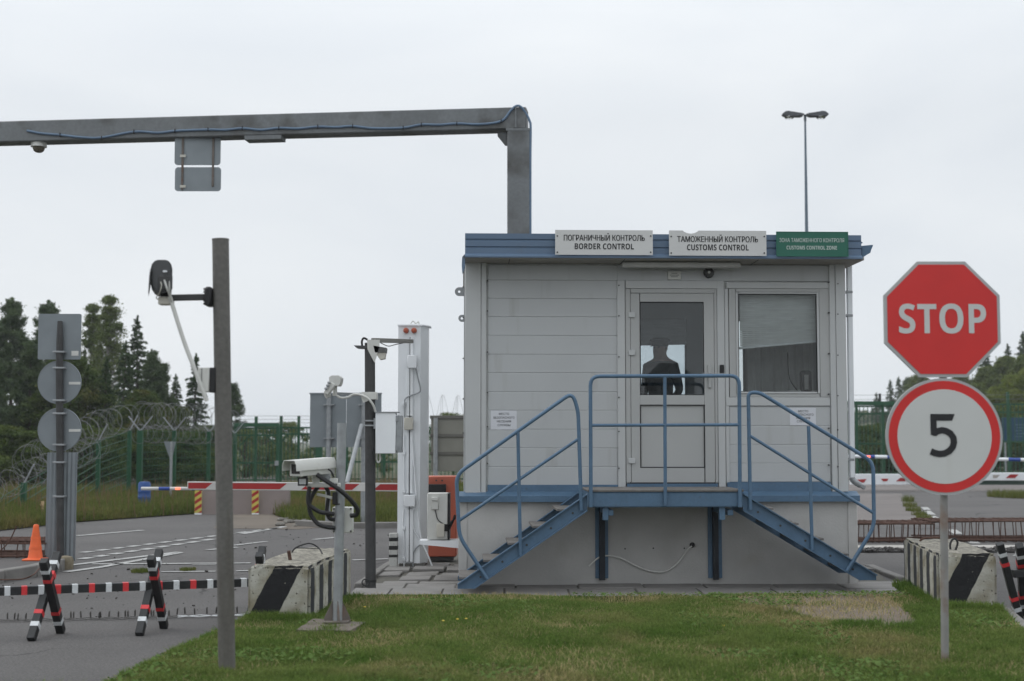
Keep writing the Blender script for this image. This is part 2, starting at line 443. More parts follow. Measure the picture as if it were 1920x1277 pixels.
EARTH = mat('dry_earth', (0.06, 0.066, 0.032), 0.95, var=0.3, scale=0.3, fine=0.2, fscale=9)
ASPHALT = mat('asphalt', (0.092, 0.087, 0.0845), 0.88, var=0.13, scale=0.55, bump=0.5, bscale=220, stain=(0.068, 0.064, 0.062), stain_amt=0.28, stain_scale=0.7, fine=0.32, fscale=55)
OLDASPHALT = mat('worn_pale_concrete_surface', (0.150, 0.134, 0.127), 0.9, var=0.12, scale=0.6, bump=0.4, bscale=150, stain=(0.105, 0.094, 0.09), stain_amt=0.25, stain_scale=0.8, fine=0.15, fscale=120)
def add_cracks(m, scale, col, width, thr):
    n, l = m.node_tree.nodes, m.node_tree.links; b = n['Principled BSDF']; src = b.inputs['Base Color'].links[0].from_socket
    tc = n.new('ShaderNodeTexCoord'); nz = n.new('ShaderNodeTexNoise'); nz.inputs['Scale'].default_value = 1.7; nz.inputs['Detail'].default_value = 6
    ad = n.new('ShaderNodeVectorMath'); ad.operation = 'MULTIPLY_ADD'; ad.inputs[1].default_value = (.9, .9, 0); l.new(tc.outputs['Object'], nz.inputs['Vector']); l.new(nz.outputs['Color'], ad.inputs[0]); l.new(tc.outputs['Object'], ad.inputs[2])
    vo = n.new('ShaderNodeTexVoronoi'); vo.feature = 'DISTANCE_TO_EDGE'; vo.inputs['Scale'].default_value = scale; l.new(ad.outputs[0], vo.inputs['Vector'])
    lt = n.new('ShaderNodeMapRange'); lt.inputs[1].default_value = width; lt.inputs[2].default_value = width*.3; lt.inputs[3].default_value = 0; lt.inputs[4].default_value = 1; l.new(vo.outputs['Distance'], lt.inputs[0])
    n2 = n.new('ShaderNodeTexNoise'); n2.inputs['Scale'].default_value = .35; l.new(tc.outputs['Object'], n2.inputs['Vector'])
    gt = n.new('ShaderNodeMapRange'); gt.inputs[1].default_value = thr; gt.inputs[2].default_value = thr + .08; l.new(n2.outputs['Fac'], gt.inputs[0])
    mu = n.new('ShaderNodeMath'); mu.operation = 'MULTIPLY'; l.new(lt.outputs[0], mu.inputs[0]); l.new(gt.outputs[0], mu.inputs[1])
    mx = n.new('ShaderNodeMix'); mx.data_type = 'RGBA'; l.new(mu.outputs[0], mx.inputs['Factor']); l.new(src, mx.inputs['A']); mx.inputs['B'].default_value = tuple(col) + (1,); l.new(mx.outputs['Result'], b.inputs['Base Color'])
add_cracks(ASPHALT, .38, (.028, .026, .025), .012, .50)
ROADPAINT = mat('worn_road_paint', (0.36, 0.36, 0.35), 0.7, var=0.12, scale=3, stain=(0.125, 0.12, 0.118), stain_amt=0.42, stain_scale=7)
SANDY = mat('sandy_dirt', (0.150, 0.120, 0.092), 0.95, var=0.2, scale=2, bump=0.5, bscale=60, stain=(0.085, 0.068, 0.05), stain_amt=0.3, stain_scale=3, fine=0.25, fscale=45)
SOIL = leaf_mat('lawn_soil', (0.050, 0.056, 0.022), (0.085, 0.075, 0.038), 1.6, 0.0)

ground = MB()
ground.poly([(-900, -60, -0.06), (900, -60, -0.06), (900, 1500, -0.06), (-900, 1500, -0.06)])
struct(ground.build('ground', EARTH))

road = sheet('road', [(-30, -5), (30, -5), (30, 62), (-30, 62)], -0.008, ASPHALT); struct(road)
sheet('concrete_apron', [(G(1608, 985).x - 0.3, G(1608, 985).y), (G(1735, 985).x, G(1735, 985).y), (G(1690, 925).x, G(1690, 925).y),
      (G(1608, 925).x - 0.8, G(1608, 925).y)], -0.003, OLDASPHALT, road)
sheet('concrete_strip', [(4.0, G(1700, 921).y), (40, G(1700, 921).y), (40, G(1700, 909).y), (4.0, G(1700, 909).y)], -0.003, OLDASPHALT, road)
sheet('dirt_patch', [tuple(G(*p))[:2] for p in ((400, 990), (560, 992), (640, 985), (600, 968), (520, 955), (430, 962))], -0.003,
      mat('sandy_asphalt', (0.125, 0.104, 0.083), 0.95, var=0.15, scale=1, fine=0.2, fscale=90), road)

def stripe(p0, p1, w=0.11, parent=road):
    a, b = G(*p0), G(*p1); d = (b - a); d.normalize(); s = Vector((-d.y, d.x, 0)) * w / 2
    m = MB(); m.poly([(q.x, q.y, 0.001) for q in (a - s, b - s, b + s, a + s)]); return m.build('road_marking', ROADPAINT, parent)
for a, b, w in (((144, 1004.5), (268, 994), .14), ((-60, 1021), (24, 1018), .14), ((128, 1060), (336, 1035), .13), ((124, 1072), (190, 1063), .13), ((190, 1063), (338, 1036), .12),
                ((172, 1057.5), (470, 1055.5), .13), ((661, 1050), (728, 1047.8), .13), ((388, 1031), (444, 1026), .12), ((439, 1022.5), (499, 1015), .11),
                ((588, 1011.6), (629, 1007.7), .13), ((702, 988.2), (746, 983.3), .13), ((455, 1001), (534, 987), .13), ((302, 1072), (404, 1071), .09), ((443, 1070.5), (476, 1069.5), .10),
                ((360, 1059), (404, 1059), .05)):
    stripe(a, b, w)
def dashes(a, b, n, duty, w):
    for i in range(n):
        t0, t1 = i / n, (i + duty) / n
        stripe((a[0] + (b[0]-a[0])*t0, a[1] + (b[1]-a[1])*t0), (a[0] + (b[0]-a[0])*t1, a[1] + (b[1]-a[1])*t1), w)
dashes((154, 1036), (535, 988), 13, 0.62, .14)
dashes((152, 1048), (410, 1009), 9, 0.66, .15)
for a, b in (((1733, 951), (1739, 956)), ((1738, 958), (1748, 965)), ((1746, 967.5), (1762, 975.5)), ((1784, 993), (1797, 1001)), ((1812, 1009), (1829, 1019))):
    stripe(a, b, .16)
stripe((1900, 1041), (1960, 1043), .2)

# lawn in front
LZ = 0.10
LAWN = [tuple(G(*p, LZ))[:2] for p in ((140, 1310), (212, 1277), (330, 1222), (405, 1193), (462, 1160), (560, 1166), (650, 1125), (664, 1119), (690, 1116), (870, 1115), (1100, 1118), (1330, 1118),
                                   (1500, 1116), (1690, 1113), (1760, 1130), (1880, 1144), (1925, 1188), (2040, 1320))]
LAWN += [(5.0, 6.0), (-3.6, 6.0)]
m = MB(); m.prism([(p[0], p[1], -.03) for p in LAWN], (0, 0, LZ + .03)); lawn = m.build('lawn', SOIL); struct(lawn)
DIRT0 = [tuple(G(*p, LZ))[:2] for p in ((1370, 1119), (1540, 1113), (1690, 1113), (1680, 1128), (1705, 1152), (1735, 1172), (1660, 1180), (1540, 1163), (1440, 1146))]
DIRT = []
for i in range(len(DIRT0)):
    a, b = Vector(DIRT0[i]), Vector(DIRT0[(i+1) % len(DIRT0)])
    for j in range(14): q = a.lerp(b, j/14); DIRT.append((q.x + random.uniform(-.035, .035), q.y + random.uniform(-.07, .07)))
DIRT = [(x, min(y, G(1600, 1115, LZ).y)) for x, y in DIRT]
struct(sheet('bare_earth_patch', DIRT, LZ + 0.004, SANDY))

def blades(name, poly, n, h0, h1, w, material, lean=0.5, z0=0.0, keep=None, tuft=False):
    P = np.array(poly); lo, hi = P.min(0), P.max(0)
    pts = []
    tot = 0
    while tot < n:
        q = rng.uniform(lo, hi, (n, 2)); q = q[inpoly(q, poly)]
        if keep is not None: q = q[keep(q)]
        pts.append(q); tot += len(q)
        if len(pts) > 60: break
    p = np.concatenate(pts)[:n]; n = len(p)
    a = rng.uniform(0, 2*np.pi, n); h = rng.uniform(h0, h1, n) * rng.uniform(0.6, 1.0, n); ww = w * rng.uniform(0.6, 1.3, n)
    la = rng.uniform(0, 2*np.pi, n); ln = np.abs(rng.normal(0, lean, n)) * h
    z = np.full(n, z0) if not callable(z0) else z0(p)
    if tuft: h = h * np.clip((14.2 - p[:, 1])/1.6, .35, 1) * (.35 + 1.1 * vnoise(p, 2.0, 31) * (.4 + 1.2 * vnoise(p, 7.0, 32)))
    dx, dy = np.cos(a)*ww/2, np.sin(a)*ww/2
    lx, ly = np.cos(la)*ln, np.sin(la)*ln
    v = np.zeros((n, 5, 3))
    v[:, 0] = np.stack([p[:, 0]-dx, p[:, 1]-dy, z], 1); v[:, 1] = np.stack([p[:, 0]+dx, p[:, 1]+dy, z], 1)
    v[:, 2] = np.stack([p[:, 0]-dx*.7+lx*.35, p[:, 1]-dy*.7+ly*.35, z+h*.6], 1); v[:, 3] = np.stack([p[:, 0]+dx*.7+lx*.35, p[:, 1]+dy*.7+ly*.35, z+h*.6], 1)
    v[:, 4] = np.stack([p[:, 0]+lx, p[:, 1]+ly, z+h], 1)
    b = (np.arange(n)*5)[:, None]
    f = np.concatenate([b + np.array([[0, 1, 3]]), b + np.array([[0, 3, 2]]), b + np.array([[2, 3, 4]])], 0)
    return raw(name, v.reshape(-1, 3), f, material)
def vnoise(p, s, seed):                       # smooth value noise, for tufts and bare spots
    r = np.random.default_rng(seed).random((64, 64)); q = p * s + 100.0
    i = np.floor(q).astype(int); t = q - i; t = t*t*(3-2*t)
    g = lambda dx, dy: r[(i[:, 0]+dx) % 64, (i[:, 1]+dy) % 64]
    return (g(0, 0)*(1-t[:, 0])+g(1, 0)*t[:, 0])*(1-t[:, 1]) + (g(0, 1)*(1-t[:, 0])+g(1, 1)*t[:, 0])*t[:, 1]
def lawn_keep(q):
    k = rng.random(len(q)) < (0.25 + 1.1 * vnoise(q, 1.1, 3)) * (0.45 + 0.9 * vnoise(q, 4.5, 4))
    return k & ~(inpoly(q, DIRT) & (rng.random(len(q)) > 0.006 + 0.35 * vnoise(q, 2.2, 9) ** 5))
GRASS = leaf_mat('lawn_grass', (0.095, 0.165, 0.038), (0.170, 0.218, 0.070), 2.2, 0.4, c=(0.25, 0.225, 0.105), scale2=0.8, split=0.54, fine=.5, fscale=45)
GRASSRICH = leaf_mat('lush_grass', (0.085, 0.165, 0.034), (0.160, 0.220, 0.060), 3.0, 0.35, fine=.4, fscale=40)
VIEWLAWN = [p for p in LAWN if p[1] > 7] + [(4.4, 8.6), (-3.3, 8.6)]
g = blades('lawn_grass', VIEWLAWN, 430000, 0.024, 0.075, 0.0055, GRASS, 0.75, LZ - .002, lawn_keep, True)
tag(g, 'short mown green lawn with dry patches in front of the booth', 'grass', kind='stuff')
g = blades('lawn_straw', VIEWLAWN, 30000, 0.025, 0.06, 0.005, leaf_mat('dry_straw', (.30, .25, .13), (.42, .36, .20), 5, .3, fine=.4, fscale=30), 1.1, LZ + .004, lambda q: rng.random(len(q)) < vnoise(q, 1.6, 41)**2 * 1.6)
tag(g, 'dry straw coloured blades lying in the lawn', 'grass', kind='stuff')
def clover(n):
    p = rng.uniform(np.array(VIEWLAWN).min(0), np.array(VIEWLAWN).max(0), (n*6, 2)); p = p[inpoly(p, VIEWLAWN)]; p = p[vnoise(p, 1.3, 51) > .63][:n]; n = len(p)
    c = np.stack([p[:, 0], p[:, 1], LZ + rng.uniform(.02, .045, n)], 1); a = rng.uniform(0, 6.28, n); s = rng.uniform(.006, .013, (n, 1))
    u = np.stack([np.cos(a), np.sin(a), rng.normal(0, .35, n)], 1)*s; v = np.stack([-np.sin(a), np.cos(a), rng.normal(0, .35, n)], 1)*s
    V = np.stack([c-u-v, c+u-v, c+u+v, c-u+v], 1).reshape(-1, 3); return raw('lawn_clover', V, np.arange(4*n).reshape(-1, 4), leaf_mat('clover_leaf', (.095, .165, .045), (.15, .215, .07), 6, .3))
tag(clover(6000), 'patches of small leaved clover between the lawn grass', 'ground cover', kind='stuff')
# taller tufts where nobody mows
def strip_poly(p0, p1, w): a, b = G(*p0, LZ), G(*p1, LZ); d = (b-a).normalized(); s = Vector((-d.y, d.x, 0))*w; return [tuple(x)[:2] for x in (a-s, b-s, b+s, a+s)]
tufts = []
for nm, a, b, w, n, h, lab in (('edge_grass', (466, 1166), (582, 1168), .09, 2600, .13, 'longer grass at the foot of the striped block by the barrier'),
                         ('edge_grass', (1695, 1098), (1762, 1140), .12, 4200, .12, 'longer grass along the striped block by the sign post'),
                         ('edge_grass', (1757, 1142), (1880, 1147), .10, 3000, .12, 'grass fringe before the front face of the right block'),
                         ('edge_grass', (690, 1117), (900, 1117), .05, 2200, .035, 'grass fringe growing over the left paving edge'),
                         ('edge_grass', (1325, 1117), (1530, 1117), .06, 2600, .05, 'weeds along the paving edge below the right stair'),
                         ('edge_grass', (580, 1163), (668, 1120), .07, 1800, .10, 'longer grass along the long side of the left block'),
                         ('edge_grass', (230, 1272), (455, 1166), .05, 2600, .07, 'grass hanging over the kerb of the left roadway')):
    tag(blades(nm, strip_poly(a, b, w), n, h*.4, h, 0.007, GRASSRICH, 0.5, LZ - .01), lab, 'grass', 'tufts of edge grass', 'stuff')
def weed(px, py, r, n, h, lab):
    c = G(px, py); pol = [(c.x + r*math.cos(t), c.y + r*1.6*math.sin(t)) for t in np.linspace(0, 6.28, 12)[:-1]]
    tag(blades('weed_tuft', pol, n, h*.4, h, 0.010, leaf_mat('weed_green', (0.09, 0.12, 0.03), (0.17, 0.17, 0.06), 4, 0.3), 0.6), lab, 'weed', 'weeds in the road surface', 'stuff')
weed(266, 1072, .13, 500, .06, 'small green tuft in the road joint right of the left striped trestle')
weed(352, 1069, .10, 300, .05, 'small green tuft in the road joint near the tall post')
for i, (x, y) in enumerate(((1702, 940), (1706, 950), (1713, 958), (1724, 966), (1733, 972))):
    weed(x, y, .17, 230, .24 - .03*i, ['tallest weed', 'second weed', 'third weed', 'fourth weed', 'last weed'][i] + ' of the row growing in the crack behind the speed sign')
weed(1905, 932, .75, 2600, .28, 'bushy green weed clump at the right edge below the boom')
# dandelions
m = MB()
for px, py in ((831, 1164), (858, 1161), (874, 1160), (1357, 1173), (684, 1138)):
    c = G(px, py, LZ + .04); m.lathe(c, [(0.004, -0.006), (0.012, 0.0), (0.009, 0.005)], 8)
tag(m.build('lawn_flowers', mat('dandelion_yellow', (0.60, 0.45, 0.06), 0.7)), 'tiny yellow dandelion heads scattered on the lawn', 'flower', kind='stuff')

# kerbs: each stone a piece
def kerb_run(name, pts, w, h, L, parent_kind='structure', material=KERB, z=-0.02):
    k = bpy.data.objects.new(name, None); COL.objects.link(k); k['kind'] = 'structure'
    for i in range(len(pts)-1):
        a, b = Vector(pts[i]), Vector(pts[i+1]); n = max(1, round((b-a).length / L))
        for j in range(n):
            p, q = a.lerp(b, j/n), a.lerp(b, (j+1)/n); d = (q-p).normalized()
            MB().bar(Vector((p.x, p.y, z+h/2)) + d*0.004, Vector((q.x, q.y, z+h/2 + random.uniform(-.004, .004))) - d*0.004, w, h, bev=0.012).build('kerb_stone', material, k)
    return k
g2 = lambda *a: [Vector((G(*p).x, G(*p).y, 0)) for p in a]
kerb_run('lawn_kerb_left', [Vector((G(*p, LZ).x, G(*p, LZ).y, 0)) for p in ((200, 1284), (328, 1224), (404, 1194), (458, 1163))], .07, LZ + .015, .9)
kerb_run('lawn_kerb_right', [Vector((G(*p, LZ).x, G(*p, LZ).y, 0)) for p in ((1880, 1139), (1908, 1162), (1965, 1215))], .13, LZ + .022, .9)
kerb_run('island_kerb', g2((-120, 1108), (0, 1090), (60, 1080), (104, 1070), (124, 1062)), .14, .15, 1.0)
isl = MB(); isl.poly([(q.x, q.y, 0.10) for q in g2((-260, 1100), (0, 1086), (60, 1076), (104, 1066), (122, 1060), (110, 1050), (0, 1053), (-260, 1058))])
struct(isl.build('traffic_island', ASPHALT))
ye = MB(); e = G(122, 1066)
ye.lathe((e.x, e.y, 0), [(.10, -.01), (.105, .10), (.085, .145), (.03, .16)], 14)
ye.build('kerb_nose', mat('yellowed_concrete', (0.17, 0.145, 0.10), 0.9, var=.2, scale=9, bump=.4), bpy.data.objects['island_kerb'])
kerb_run('paving_kerb', g2((672, 1102), (726, 1064), (760, 1045)), .10, .07, .8)
kerb_run('verge_kerb', g2((560, 985), (650, 990), (760, 989)), .2, .12, 1.0)
kerb_run('booth_kerb_right', g2((1630, 1064), (1690, 1088)), .12, .06, .9)

pav = bpy.data.objects.new('pavement', None); COL.objects.link(pav); pav['kind'] = 'structure'
bed = MB(); bx = [G(672, 1105), G(1690, 1108), G(1660, 1060), G(726, 1062), G(770, 1035), G(870, 1035)]
bed.poly([(G(*p).x, G(*p).y, -0.003) for p in ((660, 1120), (1700, 1120), (1640, 1068), (870, 1068), (870, 1035), (760, 1035), (726, 1064))])
bed.build('sand_bed', mat('paving_bed', (0.10, 0.095, 0.08), .95, var=.2, scale=8, fine=.2), pav)
yA, yB = G(960, 1112).y - .35, 16.05
xs = [G(p, 1100).x for p in (690, 760, 855, 967, 1083, 1206, 1320, 1455, 1577, 1690)]
for r_, (ya, yb) in enumerate(((yA, yA + .75), (yA + .75, yA + 1.30), (yA + 1.30, yB + .25))):
    for i in range(len(xs) - 1):
        j = random.uniform(-.02, .02); z = random.uniform(.004, .018)
        sh = .12 * (r_ - 1)
        wx, wy = (xs[i+1] - xs[i])/2 - .010, (yb - ya)/2 - .007
        m = MB(); m.box((-wx, -wy, -.03), (wx, wy, 0), .006)
        piece(m.mesh('paving_slab', SLAB), 'paving_slab', pav, ((xs[i] + xs[i+1])/2 + sh, (ya + yb)/2, z), (random.uniform(-.008, .008), random.uniform(-.008, .008), random.uniform(-.006, .006)))
for r_ in range(4):
    for i in range(3):
        x0 = -1.75 + r_*.05 + i*.42; y0 = 16.35 + r_*.52
        if r_ < 1 and i == 0: continue
        m = MB(); m.box((-.2 + random.uniform(0, .03), -.24, -.04), (.2 - random.uniform(0, .03), .24, 0), .008)
        piece(m.mesh('paving_slab', SLAB), 'paving_slab', pav, (x0 + .21, y0 + .26, random.uniform(.010, .045)), (random.uniform(-.02, .02), random.uniform(-.03, .03), random.uniform(-.05, .05)))

# loose chippings and litter on the road
m = MB()
for i in range(200):
    if i < 140: px, py = random.uniform(0, 460), random.triangular(1000, 1160, 1110)
    else: px, py = random.uniform(430, 740), random.uniform(985, 1040)
    c = G(px, py); s = random.uniform(.003, .010) if i % 9 else random.uniform(.01, .02)
    m.box((-s, -s, 0), (s, s*.8, s), 0, Matrix.Translation(c) @ Matrix.Rotation(random.uniform(0, 3), 4, 'Z') @ Matrix.Rotation(random.uniform(-.4, .4), 4, 'X'))
tag(m.build('road_chippings', mat('dark_stone_chip', (0.05, 0.045, 0.042), .9)), 'loose dark stone chips scattered over the roadway', 'gravel', kind='stuff')

# ------------------------------------------------------------------ the control booth
YAW = R(2.0)
BO = W(868, 1090, 15.95); BO.z = 0.0
BM = Matrix.Translation(BO) @ Matrix.Rotation(YAW, 4, 'Z')
BMi = BM.inverted()
CAMP = Vector((0, 0, EYE))
def B(px, py, yl=0.0):                   # pixel -> (x, z) in the booth's own plane y = yl
    d = W(px, py, 10.0) - CAMP
    o = BMi @ CAMP; dl = BMi.to_3x3() @ d
    t = (yl - o.y) / dl.y; p = o + dl * t
    return p.x, p.z
def brect(mb, x0, y0, x1, y1, ya, yb, bev=0.0):      # pixel rectangle, sides made plumb, between depths ya and yb (measured at the front one)
    xa, _ = B(x0, (y0+y1)/2, min(ya, yb)); xb, _ = B(x1, (y0+y1)/2, min(ya, yb))
    _, za = B((x0+x1)/2, y0, min(ya, yb)); _, zb = B((x0+x1)/2, y1, min(ya, yb))
    mb.box((xa, ya, zb), (xb, yb, za), bev); return mb
def BB(px, py, yl):
    x, z = B(px, py, yl); return Vector((x, yl, z))

booth = thing('control_booth', 'white panelled checkpoint booth with blue roof edge on a concrete plinth', 'booth', tuple(BO))
XL, XR = B(869, 700)[0], B(1588, 700)[0]
DEPTH = 2.7
FLZ = B(1250, 912, 0)[1]
# plinth
m = MB(); xa, xb = B(860.5, 1000, -.07)[0], B(1607, 1000, -.07)[0]; zt = B(1200, 938, -.07)[1]
m.box((xa, -.07, -.10), (xb, DEPTH + .07, zt), .01)
plinth = m.build('plinth', PLINTH, booth, BM)
for px in (876, 1590):                               # raised end pilasters of the plinth
    x = B(px, 1000, -.07)[0]; m = MB()
    if px < 1000: m.box((xa - .004, -.085, -.1), (x, -.05, zt - .003), .006)
    else: m.box((x, -.085, -.1), (xb + .004, -.05, zt - .003), .006)
    m.build('pilaster', PLINTH, plinth, BM)
for px, py in ((1172, 1029), (1225, 1028), (1283, 1028)):
    q = BB(px, py, -.07); m = MB(); m.cyl(q + Vector((0, -.002, 0)), q + Vector((0, .01, 0)), .009, n=8)
    m.build('anchor_hole', SEAL, plinth, BM)
m = MB(); q = BB(1298, 1022, -.07); m.cyl(q + Vector((0, -.03, 0)), q + Vector((0, .01, 0)), .022, .034, n=12)
m.build('cable_gland', DARK, plinth, BM)
# ledge: sloped blue flashing
def xprism(mb, prof, xa, xb):                        # profile (y, z) pushed along x
    mb.prism([Vector((xa, y, z)) for y, z in prof], (xb - xa, 0, 0)); return mb
m = MB(); z0 = B(1200, 941, -.14)[1]; z1 = B(1200, 930, -.14)[1]; z2 = B(1200, 923, -.0)[1]
xprism(m, [(-.14, z0), (-.14, z1), (-.005, z2 + .01), (.05, z2 + .01), (.05, z0)], B(861, 940, -.14)[0], B(1612.5, 936, -.14)[0])
m.build('ledge_flashing', BLUE, booth, BM)
m = MB(); brect(m, 914, 909, 1160, 930, -.012, .03); brect(m, 1364, 904, 1558, 927, -.012, .03); brect(m, 1176, 907, 1346, 927, -.03, .03)
m.build('base_strip', BLUE, booth, BM)
# wall core, floor, ceiling, side and back walls
ZT = B(1200, 488, 0)[1]
dgx0, dgx1 = B(1200, 650)[0], B(1321, 650)[0]; dgz0, dgz1 = B(1260, 741)[1], B(1260, 566)[1]
wx0, wx1 = B(1382, 640)[0], B(1534, 640)[0]; wz0, wz1 = B(1460, 736)[1], B(1460, 549)[1]
dx0, dx1 = B(1180, 700)[0], B(1342, 700)[0]
m = MB()
zl = z2
m.box((XL + .01, .03, zl), (dx0, .09, ZT)); m.box((dx0, .03, B(1260, 547)[1]), (dx1, .09, ZT)); m.box((dx1, .03, zl), (wx0 - .03, .09, ZT))
m.box((wx0 - .03, .03, wz1 + .03), (wx1 + .03, .09, ZT)); m.box((wx0 - .03, .03, zl), (wx1 + .03, .09, wz0 - .03)); m.box((wx1 + .03, .03, zl), (XR - .01, .09, ZT))
m.build('front_wall_core', INTERIOR, booth, BM)
m = MB(); m.box((XL + .005, .0, zl), (XL + .065, DEPTH, ZT)); m.build('side_wall', PANEL, booth, BM)
m = MB(); m.box((XR - .065, .0, zl), (XR - .005, DEPTH, ZT)); m.build('side_wall', PANEL, booth, BM)
YB = DEPTH - .06
o1 = (B(1196, 700, YB)[0], B(1288, 700, YB)[0]); o2 = (B(1334, 700, YB)[0], B(1397, 700, YB)[0]); oz = (B(1250, 746, YB)[1], B(1250, 598, YB)[1])
m = MB()
for a, b in ((XL + .065, o1[0]), (o1[1], o2[0]), (o2[1], XR - .065)): m.box((a, YB, zl), (b, DEPTH, ZT))
for a, b in (o1, o2): m.box((a, YB, zl), (b, DEPTH, oz[0])); m.box((a, YB, oz[1]), (b, DEPTH, ZT))
back = m.build('back_wall', INTERIOR, booth, BM)
for a, b in (o1, o2):
    f = MB(); t = .03
    f.box((a, YB - .02, oz[0]), (a + t, YB - .001, oz[1])); f.box((b - t, YB - .02, oz[0]), (b, YB - .001, oz[1]))
    f.box((a + t, YB - .02, oz[0]), (b - t, YB - .001, oz[0] + t)); f.box((a + t, YB - .02, oz[1] - t), (b - t, YB - .001, oz[1]))
    f.build('back_window_frame', PVC, back, BM)
    p = MB(); p.box((a + .01, YB + .02, oz[0] + .01), (b - .01, YB + .026, oz[1] - .01)); p.build('back_pane', GLASS, back, BM)
m = MB(); m.box((XL + .07, .09, FLZ - .06), (XR - .07, YB, FLZ)); m.build('floor', FLOORDARK, booth, BM)
m = MB(); m.box((XL + .07, .09, ZT - .05), (XR - .07, YB, ZT)); m.build('ceiling', INTERIOR, booth, BM)
# white cladding panels, one by one
seams = [496.5, 525, 559.6, 594, 629, 664.5, 699, 734.5, 769.3, 805, 840, 875, 909.6]
def panel_profile(x0p, x1p, ya, yb):
    m = MB(); xa, xb = B(x0p, (ya+yb)/2)[0], B(x1p, (ya+yb)/2)[0]; xm = (x0p+x1p)/2
    zb, zt_ = B(xm, yb)[1], B(xm, ya)[1]
    xprism(m, [(.028, zb + .0008), (.003, zb + .0008), (.0, zb + .004), (.0, zt_ - .007), (.004, zt_ - .0008), (.028, zt_ - .0008)], xa, xb)
    return m
for i in range(12): panel_profile(915.5, 1158, seams[i], seams[i+1]).build('wall_panel', PANEL, booth, BM, angle=20)
for a, b in ((497, 527),): panel_profile(1158.3, 1557, a, b).build('wall_panel', PANEL, booth, BM, angle=20)
for a, b in ((762, 798), (798, 833.5), (833.5, 868.5), (868.5, 903.5)): panel_profile(1368, 1557, a, b).build('wall_panel', PANEL, booth, BM, angle=20)
# corner and frame trims
def trim(x0, y0, x1, y1, ya=-.03, yb=.03, bev=.004, name='corner_trim', material=TRIM, parent=booth):
    return brect(MB(), x0, y0, x1, y1, ya, yb, bev).build(name, material, parent, BM)
t1 = trim(872, 490, 901.5, 927, -.034); trim(902, 490, 911.5, 927, -.026)
t2 = trim(1557.5, 492, 1568.5, 922, -.026); trim(1569.2, 492, 1588, 922, -.034)
trim(1158, 526, 1172.5, 917, -.022, name='door_trim'); trim(1346, 526, 1359.5, 914, -.022, name='door_trim'); trim(1173, 526, 1345.6, 541, -.020, name='door_trim')
trim(1362, 529.5, 1557, 541, -.012, name='window_trim'); trim(1362, 745, 1557, 761, -.014, name='window_trim'); trim(1360, 541, 1367, 906, -.010, name='window_trim')
for i, (px, t) in enumerate(((914, None), (1554.5, None), (1571, None), (1160.5, None), (868.5, None))):
    for py in (526, 583, 660, 736, 800, 869):
        q = BB(px, py + 3*i, -.034); mm = MB(); mm.cyl(q + Vector((0, -.004, 0)), q + Vector((0, .03, 0)), .008, n=8); mm.build('screw', SCREW, booth, BM)
# door
door = MB()
for r4 in ((1183, 550, 1200, 905), (1321, 550, 1340, 905), (1200, 550, 1321, 566), (1200, 741, 1321, 759), (1200, 877, 1321, 905)):
    brect(door, *r4, -.004, .05, .003)
door = door.build('door', PVC, booth, BM)
brect(MB(), 1202, 760, 1320, 876, .012, .04, .002).build('lower_panel', PVC, door, BM)
m = MB(); brect(m, 1200.3, 566, 1321, 568, .006, .03); brect(m, 1200.3, 739.5, 1321, 741, .006, .03); brect(m, 1200.3, 568, 1201.5, 739.5, .006, .03); brect(m, 1319.6, 568, 1321, 739.5, .006, .03)
for r4 in ((1200.2, 759, 1322, 760.5), (1200.2, 875.4, 1322, 877), (1200.2, 760.5, 1201.4, 875.4), (1320.6, 760.5, 1321.9, 875.4)): brect(m, *r4, -.006, .03)
m.build('gasket', SEAL, door, BM)
brect(MB(), 1200, 566.5, 1321, 741, .018, .026).build('pane', TINTGLASS, door, BM)
m = MB(); brect(m, 1328, 684, 1334, 727, -.03, -.003, .004); m.build('handle', PVC, door, BM)
m = MB(); q = BB(1331, 702, -.03); m.box(q + Vector((-.10, -.05, -.012)), q + Vector((.012, -.025, .012)), .006); m.build('lever', GALV, door, BM)
for py in (590, 661, 864):
    m = MB(); brect(m, 1178.5, py - 5, 1191, py + 5, -.026, -.003, .003); m.build('hinge', TRIM, door, BM)
m = MB()
for r4 in ((1173.5, 541.5, 1182.4, 905), (1340.6, 541.5, 1345.4, 905), (1182.4, 541.5, 1340.6, 549.4)): brect(m, *r4, -.010, .06, .002)
m.build('door_frame', PVC, booth, BM)
brect(MB(), 1182, 904.5, 1341, 907, -.02, .05).build('threshold', SEAL, booth, BM)
brect(MB(), 1350, 684, 1358, 699, -.045, -.022, .004).build('card_reader', DARK, booth, BM)
# window
win = MB()
for r4 in ((1367.5, 541.5, 1380, 744.5), (1537, 541.5, 1556, 744.5), (1380, 541.5, 1537, 547.5), (1380, 738.5, 1537, 744.5)): brect(win, *r4, -.006, .05, .002)
win = win.build('window', PVC, booth, BM)
m = MB()
for r4 in ((1380.5, 548, 1384.5, 738), (1532.5, 548, 1536.5, 738), (1384.5, 548, 1532.5, 551), (1384.5, 734.5, 1532.5, 738)): brect(m, *r4, -.014, .04, .002)
m.build('frame', TRIM, win, BM)
m = MB()
for r4 in ((1384.6, 551, 1385.6, 734.5), (1531.4, 551, 1532.4, 734.5), (1385.6, 551, 1531.4, 552.2), (1385.6, 733.6, 1531.4, 734.5)): brect(m, *r4, .0, .03)
m.build('gasket', SEAL, win, BM)
brect(MB(), 1384.5, 551, 1532.5, 734.5, .016, .022).build('pane', GLASS, win, BM)
